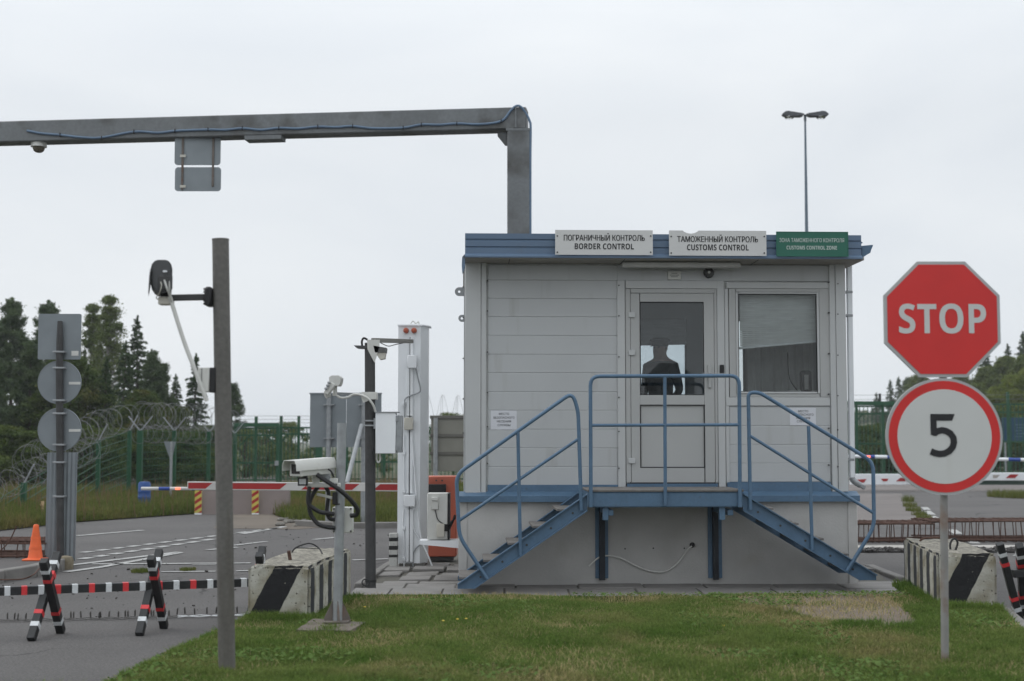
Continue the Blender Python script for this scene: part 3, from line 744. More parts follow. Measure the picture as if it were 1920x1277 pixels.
# venetian blinds
sl = MB(); L = B(1531, 600, .14)[0] - B(1387, 600, .14)[0]
sl.box((-L/2, -.012, -.0009), (L/2, .012, .0009), 0, Matrix.Rotation(R(58), 4, 'X'))
slm = sl.mesh('slat', mat('blind_slat', (0.78, 0.79, 0.78), .4), Matrix.Rotation(YAW, 4, 'Z'))
xc = (B(1387, 600, .14)[0] + B(1531, 600, .14)[0]) / 2
for i in range(27):
    z = B(1459, 554 + i*3.45, .14)[1]
    tilt = 0 if i < 20 else -(i - 19) * .0085
    piece(slm, 'slat', win, BM @ Vector((xc, .14, z)), (0, tilt, 0))
m = MB(); m.bar(BB(1386, 653, .14), BB(1532, 640, .14), .03, .028, bev=.004); m.build('bottom_rail', WHITE, win, BM)
m = MB(); m.box((-.5*(o1[1]-o1[0]) + .03, -.012, -.0009), (.5*(o1[1]-o1[0]) - .03, .012, .0009), 0, Matrix.Rotation(R(72), 4, 'X'))
slb = m.mesh('slat', mat('blind_slat', (0.5,)*3), Matrix.Rotation(YAW, 4, 'Z'))
for i in range(17):
    piece(slb, 'slat', back, BM @ Vector(((o1[0]+o1[1])/2, YB - .05, B(1250, 600 + i*2.75, YB - .05)[1])))
m = MB(); m.bar(BB(1198, 646, YB - .05), BB(1287, 644, YB - .05), .03, .03, bev=.004); m.build('back_blind_rail', WHITE, back, BM)
# roof
YF = -.40
zF = lambda py: B(1200, py, YF)[1]
m = MB()
prof = [(YF, zF(439)), (YF, zF(449)), (YF + .012, zF(450.5)), (YF + .012, zF(452)), (YF, zF(453.5)), (YF, zF(463)), (YF + .012, zF(464.5)), (YF + .012, zF(466)), (YF, zF(467.5)),
        (YF, zF(477)), (YF - .055, zF(482)), (YF - .055, zF(485)), (YF + .05, zF(485)), (YF + .05, zF(439))]
RXL, RXR = B(872, 460, YF)[0], B(1615, 460, YF)[0]
xprism(m, prof, RXL, RXR)
roof = m.build('roof_fascia', ROOFBLUE, booth, BM, angle=15)
m = MB(); zs = zF(484.5)
m.box((RXL + .02, YF + .05, zs + .03), (RXR - .02, DEPTH + .3, zF(440))); m.build('roof_slab', ROOFBLUE, roof, BM)
m = MB(); m.box((RXL - .02, YF - .03, zs - .012), (RXR + .02, DEPTH + .3, zs + .02)); m.build('soffit', SOFFIT, roof, BM)
for px in (955, 1170, 1420):
    m = MB(); q = BB(px, 488, YF + .02); m.box((q.x, YF - .02, zs - .016), (q.x + .008, .0, zs - .010)); m.build('soffit_joint', SEAL, roof, BM)
m = MB()                                                 # gutter end at the right eave
gp = [(1615.5, 461), (1637, 459), (1636, 463), (1634, 467), (1632, 474), (1625, 478), (1617, 483.5)]
m.prism([BB(a, b, YF + .05) for a, b in gp], (0, DEPTH + .2, 0)); m.build('gutter', BLUE, roof, BM)
m = MB(); m.prism([BB(a, b, YF + .03) for a, b in ((1613, 441.5), (1614, 452), (1618, 455.5), (1613, 458))], (0, .5, 0)); m.build('roof_edge_flashing', BLUE, roof, BM)
m = MB(); m.prism([BB(a, b, YF - .03) for a, b in ((866.5, 482), (872, 476), (872, 500), (869.5, 508), (867, 512), (865.8, 497))], (0, .12, 0)); m.build('eave_end_flashing', ROOFBLUE, roof, BM)
# lighting batten, bulkhead lamp, plaque
m = MB(); brect(m, 1167, 491, 1390, 501.5, -.26, -.18, .012); m.build('batten_light', mat('opal_batten', (0.42, 0.42, 0.40), .5), booth, BM)
m = MB(); q = BB(1328, 512, 0); m.lathe(q, [(.05, -.005), (.062, -.03), (.05, -.07), (.02, -.085)], 18, 'Y'); bl = m.build('siren', mat('dark_siren', (0.06, 0.06, 0.06), .5), booth, BM)
m = MB(); m.lathe(q + Vector((-.005, -.084, 0)), [(.016, 0), (.013, -.008)], 12, 'Y'); m.build('siren_cap', OFFWHITE, bl, BM)
m = MB(); brect(m, 1252.5, 508.5, 1277, 524, -.02, -.002, .003); pq = m.build('name_plate', OFFWHITE, booth, BM)
m = MB()
for y_, a, b in ((512, 1259, 1270), (515.5, 1256, 1273), (518.5, 1258, 1271)): brect(m, a, y_, b, y_ + .9, -.0225, -.021)
m.build('plate_lines', GREYTXT, pq, BM)
# lifting lugs on the left wall
for py in (547, 597):
    m = MB(); c = B(861 if py < 560 else 866, py, .12); r_ = .05 if py < 560 else .04
    n = 22; out = [(c[0] + r_*math.cos(t), c[1] + r_*math.sin(t)) for t in np.linspace(R(90), R(270), 12)] + [(XL + .01, c[1] - r_), (XL + .01, c[1] + r_)]
    inn = [(c[0] + .014*math.cos(t), c[1] + .014*math.sin(t)) for t in np.linspace(0, 2*math.pi, 15)[:-1]]
    bm = m.bm; vo = [bm.verts.new((x, .11, z)) for x, z in out]; vi = [bm.verts.new((x, .11, z)) for x, z in inn]
    eo = [bm.edges.new((vo[i], vo[(i+1) % len(vo)])) for i in range(len(vo))] + [bm.edges.new((vi[i], vi[(i+1) % len(vi)])) for i in range(len(vi))]
    res = bmesh.ops.triangle_fill(bm, edges=eo, use_beauty=True)
    ex = bmesh.ops.extrude_face_region(bm, geom=[f for f in res['geom'] if isinstance(f, bmesh.types.BMFace)])
    bmesh.ops.translate(bm, vec=(0, .012, 0), verts=[v for v in ex['geom'] if isinstance(v, bmesh.types.BMVert)])
    m.build('lifting_lug', GALV, booth, BM)
# downpipe on the right
m = MB(); xa_, za_ = B(1592, 498, .30); xb_, zb_ = B(1597.5, 896, .30)
m.bar((xa_, .30, za_), (xb_, .30, zb_), .062, .062, up=(0, 1, 0), bev=.008); dp = m.build('downpipe', WHITE, booth, BM)
m = MB(); e0 = Vector((xb_, .30, zb_)); pts = []
for i in range(11):
    t = i / 10; pts.append(e0 + Vector((.085*t*t + .01*t, -.02*t, -.085*t)))
m.tube(pts, .033, 10, radii=[.033 + (.004 if i % 2 else 0) for i in range(11)]); m.build('elbow', GALV, dp, BM)
m = MB(); m.bar(pts[-1] - Vector((.02, 0, -.012)), pts[-1] + Vector((.045, 0, -.032)), .055, .045, bev=.006); m.build('outlet', GALV, dp, BM)
for py in (548, 592, 862):
    q = BB(1589, py, .30); m = MB(); m.box(q + Vector((-.07, -.036, -.014)), q + Vector((.05 + (py-500)*.00006, .036, .014)), .003); m.build('pipe_clamp', GALV, dp, BM)
# desk inside, with an intercom
desk = thing('desk', 'pale desk board seen through the booth window', 'desk', tuple(BM @ Vector((B(1470, 738, .5)[0], .5, FLZ))))
zd = B(1470, 736, .35)[1]
m = MB(); m.box((wx0 - .1, .2, zd - .04), (XR - .1, .8, zd - .01), .004); m.build('desk_top', BEIGE, desk, BM)
for x in (wx0, XR - .2):
    m = MB(); m.box((x - .03, .25, FLZ), (x + .03, .75, zd - .04)); m.build('desk_side', BEIGE, desk, BM)
ic = thing('intercom_speaker', 'dark desk speaker standing behind the booth window', 'speaker', tuple(BM @ Vector((B(1510, 725, .3)[0], .3, zd - .01))))
m = MB(); xi, zi = B(1510, 700, .3); m.box((xi - .065, .24, zd - .01), (xi + .065, .34, zd + .25), .03, seg=3); m.build('speaker_body', DARK, ic, BM)
m = MB(); m.box((xi - .028, .232, zd + .03), (xi + .022, .239, zd + .20), .003); m.build('speaker_grille', mat('pale_grille', (.35, .34, .33), .5), ic, BM)
m = MB(); m.box((B(1477, 730, .3)[0], .26, zd - .012), (B(1530, 730, .3)[0], .42, zd + .022), .006); m.build('paper_stack', OFFWHITE, desk, BM)
m = MB(); m.tube([BM.inverted() @ (BM @ Vector((xi - .16, .5, zi + .25))), Vector((xi - .15, .45, zi - .05)), Vector((xi - .05, .4, zd + .0))], .006, 6, 6); m.build('speaker_cable', DARK, ic, BM)
cur = thing('curtain', 'pale grey pleated curtain hanging inside the booth window', 'curtain', tuple(BM @ Vector((B(1450, 738, .9)[0], 1.1, FLZ))))
m = MB(); xc0, xc1 = B(1401, 700, 1.3)[0], B(1560, 700, 1.3)[0]; N = 60
vs = []; zc0, zc1 = FLZ + .4, ZT - .1
for i in range(N + 1):
    x = xc0 + (xc1 - xc0) * i / N; y = 1.3 + .022 * math.sin(i * 1.3) + .01 * math.sin(i * .61)
    vs += [(x, y, zc0), (x, y, zc1)]
m._add([Vector(v) for v in vs], [(2*i, 2*i+2, 2*i+3, 2*i+1) for i in range(N)])
m.build('curtain_cloth', mat('curtain_fabric', (0.74, 0.75, 0.73), .8), cur, BM, angle=80)

# ------------------------------------------------------------------ signs on the roof edge and notices
def roof_sign(name, lab, x0, y0, x1, y1, lines, bm_, tm, notch=False, bolts=True, frame=False):
    yp = YF - .075
    a = BB(x0, (y0+y1)/2, yp); b = BB(x1, (y0+y1)/2, yp); zt_ = B((x0+x1)/2, y0, yp)[1]; zb_ = B((x0+x1)/2, y1, yp)[1]
    s = thing(name, lab, 'sign', tuple(BM @ Vector(((a.x+b.x)/2, yp, zb_))))
    m = MB(); pts = [(a.x, zb_), (b.x, zb_), (b.x, zt_)]
    if notch:
        c0, c1 = B(1280, y0, yp)[0], B(1310, y0, yp)[0]
        pts += [(c1 + (c0-c1)*t, zt_ - .034*math.sin(math.pi*t)**.7) for t in np.linspace(0, 1, 9)]
    pts += [(a.x, zt_)]
    m.prism([Vector((x, yp, z)) for x, z in pts], (0, .006, 0)); m.build('board', bm_, s, BM)
    for px in (x0 + 14, x1 - 14):                        # straps that hold it to the fascia
        q = BB(px, (y0+y1)/2, yp); m = MB(); m.box((q.x - .015, yp + .0065, zb_ + .03), (q.x + .015, YF + .001, zb_ + .16)); m.build('strap', GALV, s, BM)
    if bolts:
        for px in (x0 + 4, x1 - 4):
            for py in (y0 + 11, y1 - 5):
                q = BB(px, py, yp); m = MB(); m.cyl(q + Vector((0, -.005, 0)), q, .009, n=8); m.build('bolt', SCREW, s, BM)
    if frame:
        m = MB(); t = .008
        m.box((a.x, yp - .004, zb_), (b.x, yp - .0005, zb_ + t)); m.box((a.x, yp - .004, zt_ - t), (b.x, yp - .0005, zt_)); m.box((a.x, yp - .004, zb_ + t), (a.x + t, yp - .0005, zt_ - t)); m.box((b.x - t, yp - .004, zb_ + t), (b.x, yp - .0005, zt_ - t))
        m.build('frame', bm_, s, BM)
    T = BM @ Matrix.Translation((0, yp - .003, 0))
    for txt, cx_, cy_, wpx, hpx, bold in lines:
        q = B(cx_, cy_, yp); k = (BM @ Vector((q[0], yp, q[1]))).y / FPX
        text('lettering', txt, q[0], q[1], wpx*k, hpx*k, T, tm, s, bold)
    return s
roof_sign('border_control_sign', 'white roof sign reading BORDER CONTROL in two languages', 1041, 431.5, 1224, 478,
          [('ПОГРАНИЧНЫЙ КОНТРОЛЬ', 1133, 446, 153, 11, .022), ('BORDER CONTROL', 1133, 462, 112, 11, 0)], BOARDWHITE, BLACKTXT)
roof_sign('customs_control_sign', 'white roof sign reading CUSTOMS CONTROL with a chipped top edge', 1254.5, 432.5, 1437, 479.5,
          [('ТАМОЖЕННЫЙ КОНТРОЛЬ', 1345.5, 448.5, 153, 11, .022), ('CUSTOMS CONTROL', 1346, 464, 117, 11, 0)], BOARDWHITE, BLACKTXT, notch=True)
roof_sign('customs_zone_sign', 'dark green roof sign reading CUSTOMS CONTROL ZONE', 1455.5, 434.5, 1590.5, 481,
          [('ЗОНА ТАМОЖЕННОГО КОНТРОЛЯ', 1522, 450.5, 123, 7.5, .012), ('CUSTOMS CONTROL ZONE', 1522, 464.5, 96, 7, 0)], BOARDGREEN, WHITETXT, bolts=False, frame=True)
def notice(lab, x0, y0, x1, y1):
    s = thing('paper_notice', lab, 'notice', tuple(BM @ BB((x0+x1)/2, y1, -.002)))
    m = MB(); brect(m, x0, y0, x1, y1, -.0035, -.0015); m.build('sheet', PAPER, s, BM)
    T = BM @ Matrix.Translation((0, -.0045, 0)); k = 16.0 / FPX
    for i, (t, w_) in enumerate((('МЕСТО', 19), ('БЕЗОПАСНОГО', 39), ('НЕСЕНИЯ', 26), ('СЛУЖБЫ', 24))):
        q = B((x0+x1)/2 + .5, y0 + 6.5 + i*7.0*(y1-y0)/36, -.0045)
        text('lettering', t, q[0], q[1], w_*k, 4.0*k, T, GREYTXT, s, .005)
notice('white paper notice on the wall left of the left stair rail', 920, 769.5, 969, 805.5)
notice('white paper notice under the booth window behind the right rail', 1481, 764.5, 1530, 797.5)

# ------------------------------------------------------------------ steel access platform with two stairs
YP = -1.05; YS = YP + .02
plat = thing('stair_platform', 'blue steel landing with two stair flights in front of the booth door', 'stairs', tuple(BM @ Vector((B(1248, 1090, YP)[0], YP, 0))))
zD = B(1248, 922, YP)[1]; zDb = B(1248, 951, YP)[1]
pxa, pxb = B(1104, 935, YP)[0], B(1393, 935, YP)[0]
m = MB(); m.box((pxa, YP, zDb), (pxb, YP + .012, zD), .002); m.box((pxa, YP, zD - .012), (pxb, YP + .05, zD - .001)); m.box((pxa, YP, zDb + .001), (pxb, YP + .05, zDb + .012)); m.build('front_beam', BLUE, plat, BM)
for x in (pxa, pxb - .012):
    m = MB(); m.box((x, YP + .013, zDb), (x + .012, -.15, zD - .002)); m.build('side_beam', BLUE, plat, BM)
GRATE = mat('worn_deck_plate', (0.17, 0.16, 0.15), .8, .2, var=.2, scale=8, fine=.15)
m = MB(); m.box((pxa - .01, YP - .012, zD), (pxb + .01, -.145, zD + .022), .003); m.build('deck', GRATE, plat, BM)
for pa, pb in ((1116, 1140), (1327, 1353)):
    xa_, xb_ = B(pa, 1000, -.075)[0], B(pb, 1000, -.075)[0]
    m = MB(); z_ = B(1230, 1084, -.075)[1]
    m.box((xa_, -.087, max(z_, .02)), (xb_, -.072, zDb)); m.build('wall_bracket', BLUE, plat, BM)
    m = MB(); xm = (xa_ + xb_)/2 + .005; m.box((xm - .035, -.135, .06), (xm + .028, -.088, zDb - .004), .003); m.build('channel', mat('painted_shade_channel', (.022, .026, .032), .6, .2, var=.2), plat, BM)  # shade inside the open channel is put into this near-black colour
    m = MB(); m.box((xm - .03, YP + .05, zDb - .09), (xm + .03, -.136, zDb - .03), .003); m.build('cantilever', BLUE, plat, BM)
    m = MB(); xs_ = B(pb - 5, 960, YP + .06)[0] + (0 if pa < 1200 else .03); m.box((xs_ - .03, YP + .03, B(1240, 975, YP + .06)[1]), (xs_ + .03, YP + .09, zDb - .001), .003); m.build('stub', BLUE, plat, BM)
def pts(lst, y): return [BB(a, b, y) for a, b in lst]
def rnd(P, r=.09, n=5):                                   # rounds the corners of a tube path
    out = [P[0]]
    for i in range(1, len(P)-1):
        a, b, c = P[i-1], P[i], P[i+1]; d0 = (a-b); d1 = (c-b); k = min(r, d0.length*.45, d1.length*.45)
        p0, p1 = b + d0.normalized()*k, b + d1.normalized()*k
        for j in range(n+1):
            t = j/n; out.append(p0*(1-t)**2 + b*2*t*(1-t) + p1*t*t)
    out.append(P[-1]); return out
RR = .0205
def rail(name, lst, y=YP - .03, r=RR, parent=plat, k=.10):
    return MB().tube(rnd(pts(lst, y), k), r, 10).build(name, BLUE, parent, BM)
h1 = rail('handrail', [(1108, 951), (1107, 705.5), (1386, 704.5), (1387.5, 951)])
rail('middle_rail', [(1110, 797.5), (1385, 796.5)], r=.017); rail('baluster', [(1246.5, 706), (1247.5, 948)], r=.019)
rail('handrail', [(914, 1086), (861, 1006), (855.5, 890), (1073, 736), (1084, 770), (1090, 957)], y=YS - .03)
rail('middle_rail', [(861, 976), (1086, 822)], y=YS - .03, r=.017); rail('baluster', [(971, 808), (976, 1042)], y=YS - .03, r=.019)
rail('handrail', [(1407, 956), (1403, 736), (1424, 736), (1637, 866), (1639, 988), (1588, 1071)], y=YS - .03)
rail('middle_rail', [(1406, 817), (1638, 962)], y=YS - .03, r=.017); rail('baluster', [(1516, 799), (1523, 1031)], y=YS - .03, r=.019)
def flight(top_a, top_b, bot_a, bot_b, foot):
    # stringer side plate with flanges, front and rear, and treads between
    for yy in (YS, -.20):
        A0, A1, B0, B1, F = [BB(*p, YS) for p in (top_a, top_b, bot_a, bot_b, foot)]
        for q in (A0, A1, B0, B1, F): q.y = yy
        F.z = B0.z = max(.012, (F.z + B0.z)/2)
        m = MB(); m.prism([A0, A1, B1, B0, F], (0, .008, 0))
        s_ = m.build('stringer', BLUE, plat, BM)
        m = MB(); m.prism([A0, A1, A1 + Vector((0, 0, -.012)), A0 + Vector((0, 0, -.012))], (0, -.045, 0)); m.prism([B0, B1, B1 + Vector((0, 0, .012)), B0 + Vector((0, 0, .012))], (0, -.045, 0)); m.build('flange', BLUE, s_, BM)
        for t in (.12, .3, .5, .7, .88):
            q = (A0.lerp(A1, t) + B0.lerp(B1, t))/2 + Vector((0, -.006, -.01)); m = MB(); m.cyl(q, q + Vector((0, .01, 0)), .012, n=8); m.build('bolt', SCREW, s_, BM)
    A0, A1 = BB(*top_a, YS), BB(*top_b, YS)
    for i in range(5):
        t = (i + .6) / 5.3; c = A0.lerp(A1, t) - Vector((0, 0, .05))
        m = MB(); m.box((c.x - .14, YS + .009, c.z - .012), (c.x + .14, -.201, c.z + .012), .003); m.build('tread', GRATE, plat, BM)
flight((858, 1094), (1101, 925), (889, 1104), (1101, 958), (858, 1104))
flight((1643, 1077), (1393, 925), (1611, 1088), (1393, 958), (1643, 1088))
cb = thing('loose_cable', 'white cable hanging across the plinth below the landing', 'cable', tuple(BM @ BB(1200, 1075, -.09)))
MB().tube(pts([(1104, 1062), (1122, 1046), (1140, 1042), (1165, 1047), (1195, 1062), (1222, 1071), (1248, 1071), (1270, 1056), (1288, 1032), (1297, 1024)], -.10), .009, 8, 5).build('cable_sheath', OFFWHITE, cb, BM)

# ------------------------------------------------------------------ helpers for things out in the open
def wr(mb, x0, y0, x1, y1, D, th, bev=0.0, seg=1):          # upright box: pixel rectangle at depth D, th metres deep
    xm, ym = (x0+x1)/2, (y0+y1)/2
    mb.box((W(x0, ym, D).x, D, W(xm, y1, D).z), (W(x1, ym, D).x, D + th, W(xm, y0, D).z), bev, seg=seg); return mb
def pm(D): return D / FPX                                    # metres per photograph pixel at depth D
def disc(mb, c, r, y0, y1, n=40): mb.cyl((c.x, y0, c.z), (c.x, y1, c.z), r, n=n); return mb
def IDM(y): return Matrix.Translation((0, y, 0))

# STOP and speed limit on one post, near the camera
D = G(1772, 1245, LZ).y
st = thing('road_sign_post', 'red STOP sign above a round 5 speed limit on a grey post', 'road sign', tuple(G(1772, 1245, LZ)))
MB().cyl(W(1772, 1248, D + .04), W(1768, 700, D + .04), 7.2*pm(D), n=16).build('post', mat('grey_post_rusting', (0.26, 0.255, 0.245), .6, .2, var=.1, scale=6, stain=(0.17, 0.075, 0.035), stain_amt=.38, stain_scale=4.5), st)
c = W(1765, 599, D)
def octo(px_half, y): 
    k = math.tan(R(22.5)); h = px_half*pm(D); p = [(-h*k, -h), (h*k, -h), (h, -h*k), (h, h*k), (h*k, h), (-h*k, h), (-h, h*k), (-h, -h*k)]
    return [Vector((c.x + x, y, c.z + z)) for x, z in p]
m = MB(); m.prism(octo(109, D - .02), (0, .022, 0)); sp_ = m.build('stop_plate', SIGNEDGE, st)
m = MB(); m.prism(octo(103, D - .024), (0, .003, 0)); m.build('stop_face', REDREFL, sp_)
text('lettering', 'STOP', c.x, c.z + 1*pm(D), 164*pm(D), 55*pm(D), IDM(D - .0265), WHITEREFL, sp_)
c = W(1769, 818.5, D)
m = MB(); disc(m, c, 109*pm(D), D - .02, D + .002, 56); s5 = m.build('speed_plate', SIGNEDGE, st)
m = MB(); disc(m, c, 104*pm(D), D - .023, D - .0205, 56); m.build('red_ring', REDREFL, s5)
m = MB(); disc(m, c, 88*pm(D), D - .0255, D - .0235, 56); m.build('white_face', WHITEREFL, s5)
m = MB(); q = W(1766.5, 816, D); u = pm(D)                    # the figure 5
P = lambda x, y, o_=0.0: Vector((c.x + (x-1769)*u, D - .0285 - o_, c.z - (y-818.5)*u))
def ribbon(center, wd):
    vs = []; fs = []
    for i, (x, y) in enumerate(center):
        x0, y0 = center[max(i-1, 0)]; x1, y1 = center[min(i+1, len(center)-1)]; dx, dy = x1-x0, y1-y0; l_ = math.hypot(dx, dy); nx, ny = -dy/l_*wd/2, dx/l_*wd/2
        vs += [P(x+nx, y+ny, .0006), P(x-nx, y-ny, .0006)]
    for i in range(len(center)-1): fs.append((2*i, 2*i+1, 2*i+3, 2*i+2))
    m._add(vs, fs)
m.poly([P(1743, 776.5), P(1788.5, 776.5), P(1783.5, 789), P(1754.5, 789), P(1754.5, 808), P(1750.5, 818), P(1743, 815)])
ribbon([(1749, 813), (1756, 808.5), (1764, 806.8), (1772, 808.3), (1780, 813), (1785, 820.5), (1786, 829), (1783.5, 838), (1777, 845.5), (1768, 850), (1759, 851), (1750, 849.3), (1742.5, 846)], 12.2)
m.build('figure_five', BLACKTXT, s5)
for y_ in (545, 650, 760, 880):
    m = MB(); q = W(1769, y_, D); m.box((q.x - .055, D + .003, q.z - .014), (q.x + .055, D + .068, q.z + .014), .003); m.build('clamp', GALV, st)

# road signs seen from behind, at the left
D = 18.3
ls = thing('road_sign_post', 'dark post with square and round sign backs beside the traffic cone', 'road sign', (W(113, 1052, D).x, D, 0.08))
m = MB(); m.tube([W(113, 1052, D), W(112.5, 850, D), W(111.5, 700, D), W(112, 640, D), W(112.5, 602, D)], .04, 14, radii=[.046, .046, .046, .042, .030]); m.build('post', POSTDARK, ls)
def rrect(mb, x0, y0, x1, y1, D, th, rad):
    a, b = W(x0, y1, D), W(x1, y0, D); p = []
    for cx_, cz_, t0 in ((b.x-rad, b.z-rad, 0), (a.x+rad, b.z-rad, 90), (a.x+rad, a.z+rad, 180), (b.x-rad, a.z+rad, 270)):
        for k in range(5): t = R(t0 + 22.5*k); p.append(Vector((cx_ + rad*math.cos(t), D, cz_ + rad*math.sin(t))))
    mb.prism(p, (0, th, 0)); return mb
sq = rrect(MB(), 70.5, 588.5, 152.5, 674, D + .055, .02, .02).build('square_plate', SIGNBACK, ls)
m = MB(); wr(m, 134, 658, 147, 667, D + .051, .003); m.build('sticker', OFFWHITE, sq)
for cy_ in (717, 805.5):
    c = W(111.5, cy_, D + .055); m = MB(); disc(m, c, 41*pm(D), D + .055, D + .072, 48); rp = m.build('round_plate', SIGNBACK, ls)
    m = MB(); c2 = c; m.tube([Vector((c.x + 40.3*pm(D)*math.cos(t), D + .055, c.z + 40.3*pm(D)*math.sin(t))) for t in np.linspace(0, 2*math.pi, 49)], .006, 6); m.build('rim', SIGNBACK, rp)
    m = MB(); wr(m, 129, cy_ - 1, 151, cy_ + 4, D + .051, .003); m.build('sticker', OFFWHITE, rp)
m = MB(); xs_ = np.linspace(86.5, 142.5, 15)
pr = [Vector((W(x, 950, D + .06).x, D + .06 + (.010 if i % 2 else 0), W(113, 1053, D).z)) for i, x in enumerate(xs_)]
pr += [p + Vector((0, .02, 0)) for p in pr[::-1]]
m.prism(pr, (0, 0, W(113, 848.5, D).z - W(113, 1053, D).z)); m.build('ribbed_board', SIGNBACK, ls)
for y_ in (660, 690, 751, 775.5, 834, 867, 931):
    q = W(111.5, y_, D); m = MB(); m.box((q.x - .075, D - .05, q.z - .012), (q.x + .075, D + .06, q.z + .012), .004); m.build('clamp', GALV, ls)

# ------------------------------------------------------------------ gantry over the lane
DG0, DG1 = 21.5, 22.4                                        # right and far left end
gan = thing('gantry', 'grey box steel gantry arching over the left lane behind the booth', 'gantry', (W(972, 800, DG0).x, DG0, 0))
zt_, zb_ = W(980, 200, DG0).z, W(940, 240.5, DG0).z
xr_ = W(989, 220, DG0).x
e0 = Vector((xr_, DG0 + .17, (zt_+zb_)/2)); xl_ = W(-260, 240, DG1 + .3).x; e1 = Vector((xl_, DG1 + .45, (W(0, 227, DG1).z + W(0, 265, DG1).z)/2 + .0))
e1.z = e0.z - (e0.z - e1.z)*1.26
m = MB(); m.bar(e0, e1, .34, zt_-zb_, bev=.015); beam = m.build('beam', GANTRY, gan)
m = MB(); cxa, cxb = W(951, 340, DG0).x, W(993.5, 340, DG0).x; m.box((cxa, DG0 + .004, -.05), (cxb, DG0 + .34, zb_ - .004), .012); m.build('column', GANTRY, gan)
m = MB(); m.box((cxa - .02, DG0 + .0, zb_ - .035), (cxb + .005, DG0 + .35, zb_ + .004)); m.build('flange_plate', GANTRY, gan)
m = MB(); m.prism([Vector((cxa - .0, DG0 + .15, zb_ - .03)), Vector((cxa - .15, DG0 + .15, zb_ - .03)), Vector((cxa - .15, DG0 + .15, zb_ - .09)), Vector((cxa - .03, DG0 + .15, zb_ - .24)), Vector((cxa, DG0 + .15, zb_ - .24))], (0, .012, 0)); m.build('gusset', GANTRY, gan)
m = MB(); m.box((xr_ - .19, DG0 - .012, zb_ + .01), (xr_ - .17, DG0 + .003, zt_ - .01)); m.build('seam_plate', GANTRY, gan)
def beam_pt(px, dz=0.0, off=-.02):                           # a point on the beam's camera side, dz metres above its axis
    for _ in range(1):
        t = (W(px, 240, DG0 + .4).x - e0.x) / (e1.x - e0.x)
        p = e0.lerp(e1, t); return Vector((p.x, p.y - .17 + off, p.z + dz))
hb = (zt_-zb_)/2
m = MB(); a, b = beam_pt(458), beam_pt(529); m.bar(a + Vector((0, .15, -hb - .035)), b + Vector((0, .15, -hb - .035)), .26, .07, bev=.006); m.build('junction_plate', GANTRY, gan)
gc = thing('gantry_cable', 'blue grey cable looping along the gantry beam', 'cable', tuple(beam_pt(990, -.2)))
cz = lambda px, py: beam_pt(px, (W(px, py, beam_pt(px).y).z - beam_pt(px).z))
cp_ = [cz(x, y) for x, y in ((32, 245), (60, 250), (98, 253), (140, 257.5), (180, 258), (243, 247), (290, 249), (323, 245.5), (387, 243), (420, 243.5), (453, 240.5), (488, 243.5), (523, 240), (560, 241), (597, 237.5), (630, 238.5), (663, 236.5), (700, 240.5), (758, 239.5), (792, 233.5), (825, 234), (858, 231.5), (900, 233), (940, 227), (957, 208), (967, 199), (976, 200))]
cp_ += [Vector((W(x, y, DG0).x, DG0 + .02, W(x, y, DG0).z)) for x, y in ((986, 212), (993, 226), (995, 240), (994.5, 300), (994.5, 440), (995, 520))]
MB().tube(cp_, .019, 8, 4).build('cable_sheath', mat('blue_grey_cable', (0.12, 0.18, 0.26), .5), gc)
for x, y in ((98, 253), (180, 259), (243, 247), (323, 245.5), (387, 243), (453, 240.5), (523, 240), (597, 237.5), (663, 236.5), (758, 239.5), (792, 233.5), (858, 231.5), (940, 227)):
    q = cz(x, y); m = MB(); m.box(q - Vector((.007, .022, .03)), q + Vector((.007, .02, .03))); m.build('cable_tie', SEAL, gc)
hs = thing('hanging_sign', 'two grey sign plates hung one below the other from the gantry', 'sign', tuple(beam_pt(370, -.9)))
Dh = beam_pt(370).y + .12
rrect(MB(), 327, 250, 414, 309.5, Dh, .012, .05).build('upper_plate', SIGNBACK, hs)
rrect(MB(), 327.5, 313.5, 414.5, 358.5, Dh, .012, .05).build('lower_plate', SIGNBACK, hs)
for x in (343.5, 400.5):
    m = MB(); a, b = W(x, 252, Dh), W(x, 356 if x < 380 else 350, Dh); m.box((a.x - .016, Dh - .022, b.z), (a.x + .016, Dh - .001, a.z)); m.build('hanger', RUSTSTEEL, hs)
    for y_ in (293, 350):
        if x > 380: continue
        q = W(x, y_, Dh); m = MB(); m.box((q.x - .045, Dh - .026, q.z - .02), (q.x + .045, Dh - .023, q.z + .02)); m.build('clip', BEIGE, hs)
dc = thing('dome_camera', 'white dome camera under the left end of the gantry beam', 'camera', tuple(beam_pt(49, -.4)))
q = beam_pt(49); q.y += .17; zt2 = W(49, 263, q.y).z; kk = pm(q.y)
m = MB(); m.lathe((q.x, q.y, zt2), [(.118, .02), (.118, -.02), (.126, -13*kk)], 24); m.build('housing', OFFWHITE, dc)
m = MB(); m.lathe((q.x, q.y, zt2 - 13*kk), [(.098, 0), (.094, -.03), (.078, -.065), (.045, -.088), (.01, -.095)], 24); m.build('dome', mat('smoked_dome', (0.10, 0.085, 0.06), .1, spec=.7), dc)

